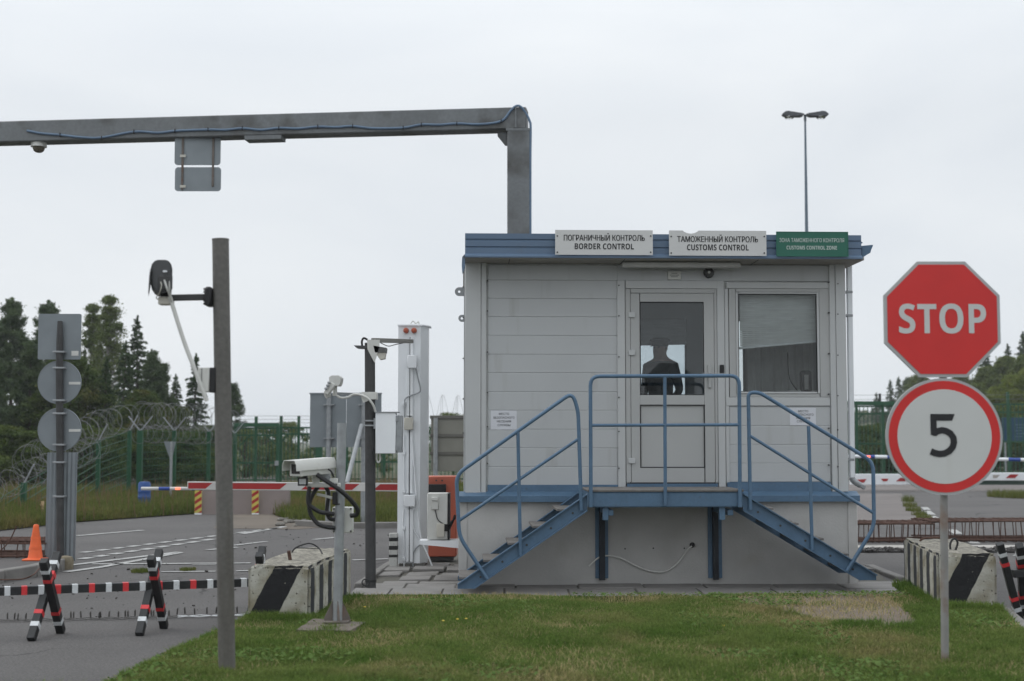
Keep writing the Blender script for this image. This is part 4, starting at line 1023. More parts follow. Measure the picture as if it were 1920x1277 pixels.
# ------------------------------------------------------------------ tall steel post at the left front with a camera
D = G(425, 1262, LZ).y
ps = thing('steel_post', 'tall plain weathered steel post on the lawn edge', 'post', tuple(G(425, 1262, LZ)))
m = MB(); m.cyl(W(425.5, 1265, D), W(413.5, 449.5, D), 15.7*pm(D), n=28); m.build('shaft', POSTGREY, ps)
m = MB(); m.cyl(W(413.52, 451, D), W(413.5, 448, D), 16.1*pm(D), n=28); m.build('cap', POSTGREY, ps)
ca = thing('pole_camera', 'black hooded camera seen from behind on the tall post arm', 'camera', tuple(W(310, 570, D)))
k = pm(D)
m = MB(); m.bar(W(322, 558.5, D), W(388, 557, D), .04, .04, bev=.004); m.build('arm', POSTDARK, ca)
m = MB(); a, b = W(386, 575, D), W(400, 539, D)
m.box((a.x, D - .06, a.z), (b.x, D + .06, b.z), .012)
for z_ in np.linspace(a.z + .015, b.z - .015, 6): m.box((a.x - .008, D - .05, z_ - .006), (a.x + .01, D + .05, z_ + .006), .002)
m.build('clamp', DARK, ca)
HOOD = mat('black_camera_hood', (0.065, 0.067, 0.070), .35, var=.2)
c = W(309.5, 521, D); VDIR = Vector((c.x, c.y, 0)).normalized()
prof = []                                                   # rounded hood section pushed in depth
prof = [(x*k, z*k) for x, z in ((-20.5, -5), (-20.5, 14), (-18, 23), (-13, 29), (-7, 31), (7, 31), (13, 29), (18, 23), (20.5, 14), (20.5, -5), (18, -18), (12, -27), (5, -31), (-5, -31), (-12, -27), (-18, -18))]
m = MB(); m.prism([Vector((c.x + x, D - .10, c.z + z)) for x, z in prof], VDIR*.26); bmesh.ops.bevel(m.bm, geom=[e for e in m.bm.edges if abs((e.verts[0].co - e.verts[1].co).y) < .001], offset=.012, segments=2, affect='EDGES'); body = m.build('housing', HOOD, ca, angle=50)
m = MB()
for s_ in (-1, 1): m.prism([Vector((c.x + s_*x*k, D - .13, c.z - z*k)) for x, z in ((19, -14), (20.5, 2), (21.8, 31), (20.2, 24), (18, 8))], VDIR*.30)
m.build('side_flap', HOOD, body)
m = MB(); wr(m, 296, 517, 323, 543, D - .108, .012, .004); m.build('rear_plate', mat('dark_rear_plate', (0.05, 0.05, 0.05), .35), body)
m = MB(); wr(m, 305, 507, 313, 511, D - .113, .012, .003); m.build('label', WHITE, body)
m = MB(); m.cyl(W(309, 548, D), W(310, 560, D), .03, n=12); m.build('swivel', DARK, ca)
m = MB(); wr(m, 296, 556, 322, 571, D - .045, .08, .006); m.build('mount_box', BEIGE, ca)
m = MB(); m.tube([W(308, 524, D - .10), W(313, 540, D - .12), W(319, 556, D - .09), W(322, 566, D - .06)], 2.0*k, 8, 5); m.tube([W(318, 524, D - .10), W(318.5, 545, D - .11), W(320, 562, D - .07)], 1.8*k, 8, 5); m.build('lead', OFFWHITE, ca)
m = MB(); m.tube([W(300, 527, D - .1), W(303, 535, D - .12), W(299, 549, D - .11), W(293, 558, D - .05), W(297, 562, D - .04)], 1.0*k, 6, 5); m.build('thin_wire', BEIGE, ca)
cd = thing('cable_conduit', 'slanting pale conduit from the post camera down to its box', 'conduit', tuple(W(388, 750, D)))
MB().tube([W(318, 556, D - .05), W(324, 574, D - .05), W(345, 640, D - .05), W(368, 700, D - .06), W(388, 752, D - .06)], 3.9*k, 10, 5, radii=None).build('conduit_tube', OFFWHITE, cd)
jb = thing('junction_box', 'grey box on the left side of the tall post', 'box', tuple(W(385, 735, D)))
m = MB(); wr(m, 370.5, 689, 392, 735, D - .05, .09, .005); m.build('box_body', OFFWHITE, jb)
m = MB(); wr(m, 392.5, 689, 404, 736, D - .045, .08, .004); m.build('back_plate', DARK, jb)
m = MB(); wr(m, 377.5, 690, 378.5, 734, D - .053, .004); m.build('lid_joint', SEAL, jb)

# ------------------------------------------------------------------ short camera pole on its own concrete slab
gpos = G(632, 1168, LZ + .04); D = gpos.y; k = pm(D)
cpole = thing('camera_pole', 'short grey steel pole bolted to a small concrete slab', 'pole', tuple(gpos))
m = MB(); a, b = G(556, 1186), G(676, 1168)
m.prism([Vector((G(*p, LZ + .045).x, G(*p, LZ + .045).y, LZ - .03)) for p in ((556, 1180), (658, 1182), (685, 1165), (587, 1160))], (0, 0, .075))
bmesh.ops.subdivide_edges(m.bm, edges=m.bm.edges[:], cuts=3, use_grid_fill=True)
for v in m.bm.verts: v.co += Vector((random.uniform(-.008, .008), random.uniform(-.008, .008), random.uniform(-.006, .006)))
m.build('base_slab', mat('weathered_slab', (0.135, 0.112, 0.095), .9, var=.2, scale=6, bump=.6, bscale=40, stain=(.10, .10, .05), stain_amt=.3, stain_scale=5), cpole)
m = MB(); m.tube([W(632.5, 1168, D), W(637, 960, D), W(641.5, 793, D)], 8.8*k, 18); m.build('shaft', GALV, cpole)
m = MB(); q = gpos
m.box((q.x - .10, q.y - .09, LZ + .046), (q.x + .10, q.y + .09, LZ + .062), .003); m.build('foot_plate', RUSTSTEEL, cpole)
for ang in range(4):
    d = Vector((math.cos(R(90*ang + 20)), math.sin(R(90*ang + 20)), 0)); p = Vector((q.x, q.y, LZ + .062))
    m = MB(); m.prism([p + d*.035, p + d*.105, p + d*.105 + Vector((0, 0, .02)), p + d*.035 + Vector((0, 0, .16))], d.cross(Vector((0, 0, 1)))*.008); m.build('gusset', RUSTSTEEL, cpole)
# big weatherproof camera
bc = thing('bullet_camera', 'white weatherproof box camera pointing left on the short pole', 'camera', tuple(W(585, 925, D)))
ax = Vector((-.66, -.75, -.05)).normalized(); sd = ax.cross(Vector((0, 0, 1))).normalized(); up = sd.cross(ax)
cb_ = W(583, 877, D - .08)
CMt = Matrix(((sd.x, ax.x, up.x, cb_.x), (sd.y, ax.y, up.y, cb_.y), (sd.z, ax.z, up.z, cb_.z), (0, 0, 0, 1))) @ Matrix.Diagonal((1.18, .95, 1.08, 1))
def cprism(poly, y0, y1): m = MB(); m.prism([Vector((x, y0, z)) for x, z in poly], (0, y1 - y0, 0)); return m
hous = [(-.058, -.052), (.058, -.052), (.062, -.03), (.062, .03), (.045, .052), (-.045, .052), (-.062, .03), (-.062, -.03)]
bd = cprism(hous, -.20, .155).build('housing', OFFWHITE, bc, CMt)
sh = [(-.074, -.012), (-.074, .032), (-.055, .066), (.055, .066), (.074, .032), (.074, -.012), (.071, -.012), (.071, .03), (.053, .062), (-.053, .062), (-.071, .03), (-.071, -.012)]
cprism(sh, -.205, .235).build('sunshield', OFFWHITE, bc, CMt)
cprism([(-.062, -.052), (.062, -.052), (.062, .05), (-.062, .05)], .156, .166).build('front_plate', OFFWHITE, bd, CMt)
cprism([(-.042, -.036), (.042, -.036), (.042, .036), (-.042, .036)], .166, .170).build('window', mat('camera_window', (.03, .028, .026), .1, spec=.7), bd, CMt)
m = MB(); m.prism([W(605, 880, D - .03), W(618, 893, D - .03), W(622, 903, D - .03), W(606, 905, D - .03), W(594, 890, D - .03)], (0, .06, 0)); m.build('bracket_neck', GALV, bc)
m = MB(); wr(m, 574, 906, 638, 914, D - .07, .10, .003); wr(m, 618, 897, 633, 914, D - .07, .03, .003); m.build('bracket_arm', OFFWHITE, bc)
m = MB(); wr(m, 586, 880, 598, 906, D - .05, .06, .004); m.build('bracket_post', OFFWHITE, bc)
ir = thing('infrared_lamp', 'small square black framed lamp under the box camera', 'lamp', tuple(W(567, 910, D)))
m = MB(); wr(m, 558, 895, 576, 911, D - .14, .05, .004); m.build('lamp_body', DARK, ir)
m = MB(); wr(m, 561, 898, 573.5, 908, D - .1435, .003); m.build('lamp_face', mat('lamp_face', (.55, .56, .57), .3), ir)
m = MB(); m.bar(W(570, 895, D - .10), W(582, 886, D - .06), .012, .02); m.build('lamp_bracket', DARK, ir)
hose = mat('black_corrugated_hose', (0.016, 0.016, 0.017), .5)
def hose_thing(lab, lst, r, dd=-.06):
    t = thing('cable_hose', lab, 'hose', tuple(W(*lst[-1][:2], D)), 'black hoses of the box camera')
    P_ = []
    for q in lst: P_.append(W(q[0], q[1], D + (q[2] if len(q) > 2 else dd)))
    Q = []
    for i in range(len(P_)-1):
        p0 = P_[max(i-1, 0)]; p1 = P_[i]; p2 = P_[i+1]; p3 = P_[min(i+2, len(P_)-1)]
        for kk_ in range(10):
            u_ = kk_/10; Q.append(0.5*((2*p1)+(p2-p0)*u_+(2*p0-5*p1+4*p2-p3)*u_*u_+(3*p1-p0-3*p2+p3)*u_**3))
    Q.append(P_[-1])
    MB().tube(Q, r, 8, radii=[r*(1.0 if i % 2 else .9) for i in range(len(Q))]).build('hose_tube', hose, t)
hose_thing('thick black hose from the camera passing before the pole to the right', [(594, 890, -.12), (612, 902, -.13), (636, 918, -.13), (658, 938, -.09), (670, 955, -.05), (668, 965, -.03), (657, 967, -.02)], 4.6*k)
hose_thing('black hose looping widest left below the camera', [(581, 912), (578, 930), (579, 945), (586, 952), (600, 960), (613, 962), (626, 964, -.03)], 4.3*k)
hose_thing('black hose hanging lowest below the camera bracket', [(597, 912, -.02), (587, 926, -.02), (580, 945, -.02), (583, 965, -.02), (596, 982, -.02), (612, 988, -.02), (628, 990, -.02)], 4.3*k)
hose_thing('short black hose nearest the pole below the camera', [(610, 912, .0), (616, 925, .0), (614, 945, .0), (613, 960, .0), (618, 972, .0), (628, 974, .0)], 4.0*k)
m = MB(); m.tube([W(615, 880, D - .09), W(621, 884, D - .09), W(626, 895, D - .08)], .008, 6, 5); m.build('short_lead', DARK, bc)
pb = thing('junction_box', 'grey cable box fixed low behind the short camera pole', 'box', tuple(W(642, 1000, D)))
m = MB(); wr(m, 623, 951, 661, 999.5, D + .045, .09, .006); m.build('box_body', OFFWHITE, pb)
for x in (626, 658):
    for y_ in (954, 996): q = W(x, y_, D + .045); m = MB(); m.cyl(q, q + Vector((0, -.008, 0)), .008, n=8); m.build('screw', SCREW, pb)
m = MB(); wr(m, 643.5, 951.5, 644.5, 999, D + .042, .004); m.build('lid_joint', SEAL, pb)
rl = thing('relay_box', 'small black box strapped to the short camera pole', 'box', tuple(W(627, 945, D)))
m = MB(); wr(m, 623, 923, 632, 946, D - .05, .05, .003); m.build('relay_body', DARK, rl)
m = MB(); m.tube([W(595, 927, D), W(610, 930, D - .02), W(623, 934, D - .03)], .012, 6); m.build('relay_arm', OFFWHITE, rl)
m = MB(); q = W(635, 945, D); m.cyl(q - Vector((0, 0, .006)), q + Vector((0, 0, .006)), 9.4*k, n=18); m.build('strap', SEAL, rl)

# ------------------------------------------------------------------ dark pole with cabinet and cameras
gpos = G(695, 1104); D = gpos.y; k = pm(D)
dp_ = thing('dark_pole', 'dark painted steel pole at the paving corner with an iron ring', 'pole', tuple(gpos))
m = MB(); m.cyl(W(695, 1106, D), W(693.5, 643, D), 9.8*k, n=22); m.build('shaft', POSTDARK, dp_)
m = MB(); q = W(686, 1092, D - .05); m.tube([q + Vector((.040*math.cos(t), -.01, .036*math.sin(t))) for t in np.linspace(R(60), R(380), 18)], .007, 6); m.build('iron_ring', DARK, dp_)
m = MB(); q = W(695, 1089, D); m.cyl(q - Vector((0, 0, .012)), q + Vector((0, 0, .012)), 10.6*k, n=22); m.build('ring_strap', DARK, dp_)
cbn = thing('electrical_cabinet', 'white metal cabinet clamped to the dark pole', 'cabinet', tuple(W(725, 851, D)))
m = MB(); wr(m, 704, 773.5, 742, 850.5, D - .12, .20, .005); cbody = m.build('cabinet_body', WHITE, cbn)
m = MB(); wr(m, 742.5, 779, 753.5, 848.5, D - .11, .18, .004); m.build('cabinet_door', GALV, cbn)
m = MB(); wr(m, 702.5, 772, 747, 773.8, D - .13, .22); m.build('rain_lip', GALV, cbn)
for y_ in (785, 840): m = MB(); wr(m, 742, y_ - 5, 746, y_ + 5, D - .125, .02, .002); m.build('hinge', GALV, cbn)
for y_ in (789, 798): m = MB(); wr(m, 682, y_ - 1.5, 706, y_ + 1.5, D - .075, .15, .003); m.build('clamp_bolt', GALV, cbn)
m = MB(); wr(m, 700.5, 784, 705, 804, D - .09, .15); m.build('mount_plate', GALV, cbn)
m = MB(); m.tube([W(707, 850, D), W(706, 860, D), W(709, 867, D - .02), W(713, 862, D - .02), W(712, 851, D)], .010, 7, 5); m.build('cable_loop', OFFWHITE, cbn)
bs = thing('pole_bracket', 'pale band bracket on the dark pole carrying a cable', 'bracket', tuple(W(693, 750, D)))
m = MB(); wr(m, 678, 735, 706, 749, D - .08, .16, .004); m.build('band', OFFWHITE, bs)
m = MB(); m.prism([W(678, 735, D - .085), W(690, 735, D - .085), W(690, 752, D - .085), W(681, 755, D - .085), W(677, 745, D - .085)], (0, .008, 0)); m.build('ear', OFFWHITE, bs)
m = MB(); m.tube([W(632, 742, D - .02), W(640, 746, D - .04), W(652, 745, D - .05), W(662, 740, D - .05), W(675, 740, D - .1), W(690, 747, D - .12), W(700, 760, D - .11), W(704, 772, D - .08)], .013, 8, 5); m.build('cable', OFFWHITE, bs)
m = MB(); m.bar(W(632, 738, D + .12), W(690, 741, D + .06), .03, .03); m.build('outrigger', GALV, bs)
sc_ = thing('bullet_camera', 'small white camera with a row of lamps beside the sign board', 'camera', tuple(W(628, 745, D)))
m = MB(); c = W(628.5, 715, D)
m.prism([Vector((c.x + x*k, D - .12, c.z - z*k)) for x, z in ((-9, -7), (-4, -10), (9, -10), (13, -6), (12, 3), (9, 9), (-6, 9), (-9, 2))], (0, .24, 0)); m.build('housing', OFFWHITE, sc_)
m = MB(); m.bar(W(626, 718, D - .1), W(612, 739, D - .08), .06, .06, bev=.008); lb = m.build('lamp_bar', OFFWHITE, sc_)
for x, y_ in ((618, 718), (615.5, 723.5), (612.5, 729)): q = W(x, y_, D - .13); m = MB(); m.cyl(q, q + Vector((-.015, -.012, 0)), .016, n=10); m.build('lamp', GALV, lb)
m = MB(); m.cyl(W(628, 724, D), W(628, 742, D), .025, n=12); m.cyl(W(618, 738, D - .04), W(610, 742, D - .06), .035, n=12); m.build('swivel', OFFWHITE, sc_)
tc_ = thing('top_camera', 'camera hung under the bracket arm between dark pole and white column', 'camera', tuple(W(712, 675, D)))
m = MB(); m.prism([W(703, 660, D - .05), W(723, 655, D - .05), W(721, 672, D - .05), W(712, 674, D - .05)], (0, .16, 0)); m.build('housing', BEIGE, tc_)
m = MB(); m.prism([W(700, 648, D - .06), W(724, 652, D - .06), W(723, 661, D - .06), W(703, 661, D - .06)], (0, .18, 0)); m.build('hood', mat('grey_hood', (.10, .10, .10), .5), tc_)
m = MB(); m.prism([W(663, 647.5, D - .05), W(684, 648, D - .05), W(703, 651, D - .05), W(703, 654, D - .05), W(668, 652, D - .05)], (0, .2, 0)); m.build('shade_plate', HOOD, tc_)
m = MB(); m.bar(W(700, 638, D), W(772, 640, D + 1.6), .05, .05, bev=.004); m.build('arm', mat('grey_arm', (.22, .215, .20), .6), tc_)
m = MB(); m.prism([W(688, 637, D - .06), W(712, 637, D - .06), W(711, 652, D - .06), W(702, 680, D - .06), W(689, 655, D - .06)], (0, .02, 0)); m.build('mount_plate', OFFWHITE, tc_)
m = MB(); m.tube([W(689, 637, D - .03), W(682, 634, D - .04), W(678.5, 640, D - .04), W(679, 648, D - .03)], .012, 7, 5); m.tube([W(714, 643, D), W(728, 649, D + .3), W(742, 646, D + .8), W(765, 641, D + 1.5)], .005, 6, 5); m.build('cable', DARK, tc_)

# ------------------------------------------------------------------ white steel column with lamps and cable trays
gpos = G(772, 1066); D = gpos.y; k = pm(D)
wc = thing('white_column', 'white steel box column with two red lamps and cable trunking', 'column', tuple(gpos))
a, b = G(748, 1068), G(800, 1068)
m = MB(); m.box((W(749, 900, D - .02).x, D - .02, -.01), (W(798, 900, D).x, D + .36, W(772, 1056, D).z), .008); m.build('base_block', mat('damp_concrete', (.13, .125, .115), .9, var=.2, scale=9, bump=.4), wc)
p0, p1 = W(746, 800, D).x, W(788, 800, D).x                     # front face, then a face turned to the right
pr = [(p0, D), (p1, D), (p1 + 12.5*k*1.0, D + .16), (p1 + 12.5*k, D + .40), (p0, D + .40)]
zc0, zc1 = W(772, 1057, D).z, W(772, 611, D).z
m = MB(); m.prism([Vector((x, y, zc0)) for x, y in pr], (0, 0, zc1 - zc0)); m.build('column_body', WHITE, wc, angle=10)
m = MB(); m.prism([Vector((x + (.03 if i in (1, 2, 3) else -.01), y + (-.02 if i < 2 else .02), zc1)) for i, (x, y) in enumerate(pr)], (0, 0, .014)); m.build('cap_plate', WHITE, wc)
m = MB(); m.tube([W(770, 608, D + .1), W(774, 602, D + .1), W(780, 607, D + .1), W(784, 603, D + .1), W(786, 608, D + .1)], .008, 6, 4); m.build('lifting_eye', OFFWHITE, wc)
for x in (761.5, 776.5):
    q = W(x, 620, D); m = MB(); m.lathe((q.x, D - .001, q.z), [(.036, 0), (.036, -.03), (.028, -.048), (.01, -.055)], 16, 'Y'); m.build('warning_lamp', mat('amber_red_lens', (.40, .085, .04), .3, spec=.5), wc)
def tray(x0, x1, y0, y1, d=.03): return wr(MB(), x0, y0, x1, y1, D - d - .001, d, .003).build('cable_tray', WHITE, wc)
tray(762.5, 767.5, 694, 780); tray(769, 774.5, 632, 780); tray(762, 766.5, 808, 925); tray(768.5, 774, 808, 925); tray(761, 766.8, 955, 1054); tray(768.2, 774.5, 955, 1054)
m = MB(); wr(m, 767.2, 632, 768.4, 1054, D - .02, .018); m.build('tray_slot', SEAL, wc)
def cbox(x0, y0, x1, y1, material=WHITE, th=.09): return wr(MB(), x0, y0, x1, y1, D - th - .032, th, .006).build('terminal_box', material, wc)
cbox(764, 666, 781, 690); cbox(757.5, 783, 774.5, 806, BEIGE, .06); cbox(757, 928.5, 778, 950)
def thin(lst, r=.008, material=WHITE, d=.02): return MB().tube([W(x, y, D - d) for x, y in lst], r, 7, 5).build('cable', material, wc)
thin([(780, 692), (784, 710), (788, 728), (786, 736), (772, 741), (760, 748), (759, 760), (759, 785)], .009, GALV, .05); thin([(757.5, 815), (757, 860), (757.5, 925)], .009)
thin([(772, 820), (777, 880), (783, 960), (790, 1010), (802, 1040), (812, 1066)], .010, WHITE, .03); thin([(757, 955), (755, 985), (757.5, 1005), (757.5, 1062)], .009); thin([(774, 955), (775.5, 990), (788, 1012)], .009)
thin([(774.5, 1062), (774.5, 1040), (780, 1028), (790, 1020)], .008, GALV)
for y_ in (758, 850, 920, 990, 1048):
    for x in (757.5,): q = W(x, y_, D); m = MB(); m.box((q.x - .02, D - .035, q.z - .022), (q.x + .02, D - .001, q.z + .022), .003); m.build('saddle', WHITE, wc)
bo = thing('striped_bollard', 'short black and white striped post beside the white column', 'bollard', tuple(G(736, 1068)))
Db = G(736, 1068).y; x0_, x1_ = W(729.5, 1030, Db).x, W(745, 1030, Db).x
m = MB(); m.box((x0_, Db, -.02), (x1_, Db + .10, W(736, 1000, Db).z), .006); m.build('post_body', mat('peeling_white_paint', (.46, .46, .44), .8, var=.1, scale=14, stain=(.12, .11, .10), stain_amt=.3, stain_scale=18), bo)
for y0, y1 in ((1008, 1015), (1023.5, 1031), (1040, 1045)):
    m = MB(); m.box((x0_ - .002, Db - .002, W(736, y1, Db).z), (x1_ + .002, Db + .102, W(736, y0, Db).z)); m.build('black_band', mat('black_band_paint', (.02, .02, .02), .6, stain=(.4, .4, .38), stain_amt=.15, stain_scale=18), bo)

# ------------------------------------------------------------------ orange barrier cabinet, its boom, the equipment box
D = 18.9; k = pm(D)
oc = thing('barrier_cabinet', 'orange red barrier drive cabinet half hidden beside the booth', 'cabinet', (W(828, 1048, D).x, D, 0))
m = MB(); wr(m, 800, 893, 856, 1044, D, .40, .012); m.build('cabinet_body', ORANGE, oc)
m = MB(); wr(m, 803, 1044.5, 850, 1050.5, D + .02, .36); m.build('plinth', mat('dark_plinth', (.05, .05, .05), .7), oc)
m = MB(); wr(m, 796, 908, 836, 927, D - .06, .058, .006); m.build('boom_clamp', DARK, oc)
for x in (818, 829): q = W(x, 901, D); m = MB(); m.cyl(q, q + Vector((0, -.008, 0)), .012, n=8); m.build('bolt', SCREW, oc)
bm_ = thing('barrier_boom', 'red and white lift boom across the left lane', 'barrier', tuple(W(560, 912, D)))
a, b = W(338, 909.5, D - .0), W(800, 914, D)
a.z = b.z = (W(560, 912, D).z); b.y = D - .09; a.y = D - .09 - .0
a = Vector((W(338, 910, D).x, D - .1 + .55, W(338, 910.5, D + .45).z)); b = Vector((W(798, 914, D).x, D - .10, W(798, 914, D - .1).z))
m = MB(); m.bar(a, b, .045, 15.5*k, bev=.004); m.build('boom_profile', mat('boom_white', (.55, .54, .52), .45), bm_)
dirn = (b - a).normalized(); Lb = (b - a).length
for s0, s1 in ((340, 388), (418, 534), (562, 576), (578, 674), (700, 760)):
    ta, tb = (s0 - 338)/460*Lb, (s1 - 338)/460*Lb; h = 5.6*k; sl_ = 14*k
    n_ = Vector((dirn.y, -dirn.x, 0)); 
    if n_.y > 0: n_ = -n_
    o_ = a + n_*.0235
    left = ta if s0 < 400 or s0 in (418,) else ta + 0
    q = [o_ + dirn*(ta + (sl_ if s0 in (562, 578, 700) else 0)) + Vector((0, 0, h)), o_ + dirn*(tb if s0 not in (338,) else tb) + Vector((0, 0, h)), o_ + dirn*(tb - (0 if s0 == 562 else sl_)) + Vector((0, 0, -h)), o_ + dirn*ta + Vector((0, 0, -h))]
    m = MB(); m.prism(q, n_*.0015); m.build('red_stripe', REDPAINT, bm_)
# thin blue and white boom just beyond
D2 = 20.0
b2 = thing('barrier_boom', 'thin blue and white boom with red lamps below the red one', 'barrier', tuple(W(500, 917, D2)))
bounds = [(265, 298, 'w'), (298, 319, 'b'), (319, 360, 'w'), (360, 380, 'b'), (380, 464, 'w'), (464, 482, 'b'), (482, 506, 'w'), (506, 524, 'b'), (524, 560, 'w'), (560, 580, 'b'), (580, 745, 'w')]
for x0, x1, cc in bounds:
    m = MB(); m.cyl(W(x0, 916.2, D2), W(x1, 916.2, D2), 3.3*pm(D2), n=12); m.build('boom_section', BLUEBOOM if cc == 'b' else mat('boom_white', (0,)*3), b2)
REDLIGHT = lamp_mat('lit_red_lamp', (1.0, .18, .10), 1.6)
for x in (333, 439, 531):
    m = MB(); wr(m, x - 4.5, 913.8, x + 4.5, 918.6, D2 - .035, .03, .006, 2); m.build('lit_lamp', REDLIGHT, b2)
eb = thing('equipment_box', 'pale outdoor equipment box on a shelf left of the booth', 'box', tuple(W(822, 1013, 16.4)))
D = 16.4; k = pm(D)
m = MB(); wr(m, 801, 925, 839, 1012, D, .28, .006); m.build('casing', OFFWHITE, eb)
m = MB(); wr(m, 839.5, 925, 843, 1012, D + .01, .26, .004); m.build('casing_edge', DARK, eb)
m = MB(); wr(m, 809, 932, 822, 955.5, D - .025, .024, .004); wr(m, 809, 932, 822, 939, D - .045, .02, .006); m.build('socket_cover', OFFWHITE, eb)
m = MB(); wr(m, 818.5, 982, 833, 1007, D - .05, .049, .004); m.build('meter_box', BEIGE, eb)
m = MB(); m.tube([W(816, 956, D - .012), W(820, 972, D - .012), W(826, 979, D - .012), W(837, 985, D - .02)], .006, 6, 5); m.build('flex', DARK, eb)
m = MB()
for i in range(4): m.tube([W(833, 985 + i*3, D - .02), W(841, 984 + i*3, D), W(848, 977 + i, D + .1), W(853, 972 - i*2, D + .15)], .012, 7, 5)
m.build('cable_bundle', DARK, eb)
m = MB(); a, b = W(786, 1013.5, D - .02), W(862, 1028, D - .02)
m.prism([W(786, 1013.5, D - .02), W(862, 1013.5, D - .02), W(862, 1028, D - .02), W(850, 1027, D - .02), W(787, 1021, D - .02)], (0, .02, 0)); m.box((a.x, D + .0, a.z - .02), (b.x, D + .3, a.z - .002)); m.build('shelf_bracket', WHITE, eb)

# ------------------------------------------------------------------ painted concrete blocks
def paint_mat(name, kind):
    m = bpy.data.materials.new(name); m.use_nodes = True; n, l = m.node_tree.nodes, m.node_tree.links
    b = n['Principled BSDF']; b.inputs['Roughness'].default_value = .9; b.inputs['Specular IOR Level'].default_value = .2
    tc = n.new('ShaderNodeTexCoord'); sx = n.new('ShaderNodeSeparateXYZ'); l.new(tc.outputs['Object'], sx.inputs[0])
    nz = n.new('ShaderNodeTexNoise'); nz.inputs['Scale'].default_value = 7; nz.inputs['Detail'].default_value = 6; l.new(tc.outputs['Object'], nz.inputs['Vector'])
    def M_(op, a, b_):
        x = n.new('ShaderNodeMath'); x.operation = op
        for i, v in enumerate((a, b_)):
            if isinstance(v, (int, float)): x.inputs[i].default_value = v
            else: l.new(v, x.inputs[i])
        return x.outputs[0]
    jit = M_('MULTIPLY', M_('SUBTRACT', nz.outputs['Fac'], .5), .022 if kind == 'side' else .05)
    if kind == 'side':
        t = M_('ADD', sx.outputs['Y'], jit); fr = M_('FRACT', M_('MULTIPLY', M_('ADD', t, 10.0), 1/.40), 0); f = M_('LESS_THAN', fr, .46)
    else:
        s_ = 1
        t = M_('ADD', M_('SUBTRACT', sx.outputs['X'], M_('MULTIPLY', sx.outputs['Z'], .52)), jit)
        lo, hi = (-.275, -.035)
        f = M_('MULTIPLY', M_('GREATER_THAN', t, lo), M_('LESS_THAN', t, hi))
    n2 = n.new('ShaderNodeTexNoise'); n2.inputs['Scale'].default_value = 30; n2.inputs['Detail'].default_value = 8; l.new(tc.outputs['Object'], n2.inputs['Vector'])
    wear = M_('GREATER_THAN', n2.outputs['Fac'], .30); f = M_('MULTIPLY', f, wear)
    n3 = n.new('ShaderNodeTexNoise'); n3.inputs['Scale'].default_value = 4; n3.inputs['Detail'].default_value = 8; l.new(tc.outputs['Object'], n3.inputs['Vector'])
    rp = n.new('ShaderNodeValToRGB'); rp.color_ramp.elements[0].position = .36; rp.color_ramp.elements[0].color = (.24, .215, .15, 1); rp.color_ramp.elements[1].position = .60; rp.color_ramp.elements[1].color = (.47, .46, .41, 1); l.new(n3.outputs['Fac'], rp.inputs[0])
    n4 = n.new('ShaderNodeTexNoise'); n4.inputs['Scale'].default_value = 38; n4.inputs['Detail'].default_value = 3; l.new(tc.outputs['Object'], n4.inputs['Vector'])
    chip = M_('GREATER_THAN', n4.outputs['Fac'], .645)
    mc = n.new('ShaderNodeMix'); mc.data_type = 'RGBA'; l.new(chip, mc.inputs['Factor']); l.new(rp.outputs[0], mc.inputs['A']); mc.inputs['B'].default_value = (.10, .09, .075, 1)
    mx = n.new('ShaderNodeMix'); mx.data_type = 'RGBA'; l.new(f, mx.inputs['Factor']); l.new(mc.outputs['Result'], mx.inputs['A']); mx.inputs['B'].default_value = (.025, .025, .027, 1) if kind != 'side' else (.048, .050, .055, 1)
    l.new(mx.outputs['Result'], b.inputs['Base Color'])
    bp = n.new('ShaderNodeBump'); bp.inputs['Strength'].default_value = .5; bp.inputs['Distance'].default_value = .012; l.new(n2.outputs['Fac'], bp.inputs['Height']); l.new(bp.outputs[0], b.inputs['Normal'])
    return m
BF, BS = paint_mat('block_front_paint', 'front'), paint_mat('block_side_paint', 'side')
BT = mat('block_top_concrete', (.25, .235, .195), .95, var=.25, scale=6, bump=.9, bscale=30, stain=(.10, .092, .08), stain_amt=.62, stain_scale=16, fine=.35, fscale=35)
def block(lab, p, yaw, w, L, h, side):
    t = thing('concrete_block', lab, 'block', (p[0], p[1], LZ), 'striped concrete blocks')
    m = MB(); m.box((-w/2, 0, -.02), (w/2, L, h), 0)
    bmesh.ops.bevel(m.bm, geom=m.bm.edges[:], offset=.022, segments=2, affect='EDGES')
    bmesh.ops.subdivide_edges(m.bm, edges=[e for e in m.bm.edges if e.calc_length() > .2], cuts=9, use_grid_fill=True)
    bm = m.bm; bm.normal_update(); r2 = random.Random(5 + int(p[0]))
    for v in bm.verts:
        j = .007 if v.co.z > h - .03 else .0015
        v.co += Vector((r2.uniform(-j, j), r2.uniform(-j, j), r2.uniform(-j, j) if v.co.z > h*.5 else 0))
        v.co.x *= 1 - .04 * (v.co.z / h) * 0
    me_mats = []
    bm.normal_update()
    for f in bm.faces:
        nrm = f.normal
        f.material_index = 2 if nrm.z > .6 else (0 if abs(nrm.y) > .6 else 1)
    me = bpy.data.meshes.new('block_body'); bmesh.ops.recalc_face_normals(bm, faces=bm.faces[:]); bm.to_mesh(me); bm.free()
    for mm in (BF, BS, BT): me.materials.append(mm)
    o = bpy.data.objects.new('block_body', me); COL.objects.link(o); o.parent = t; o.rotation_euler = (0, 0, yaw)
    t_ = [Vector((t.location.x, t.location.y, LZ)), Matrix.Rotation(yaw, 4, 'Z')]
    def lp(x, y, z): return t_[0] + t_[1] @ Vector((x, y, z))
    return t, lp
FL, FR, BR_ = G(465, 1163, LZ), G(580, 1165, LZ), G(657, 1116, LZ)
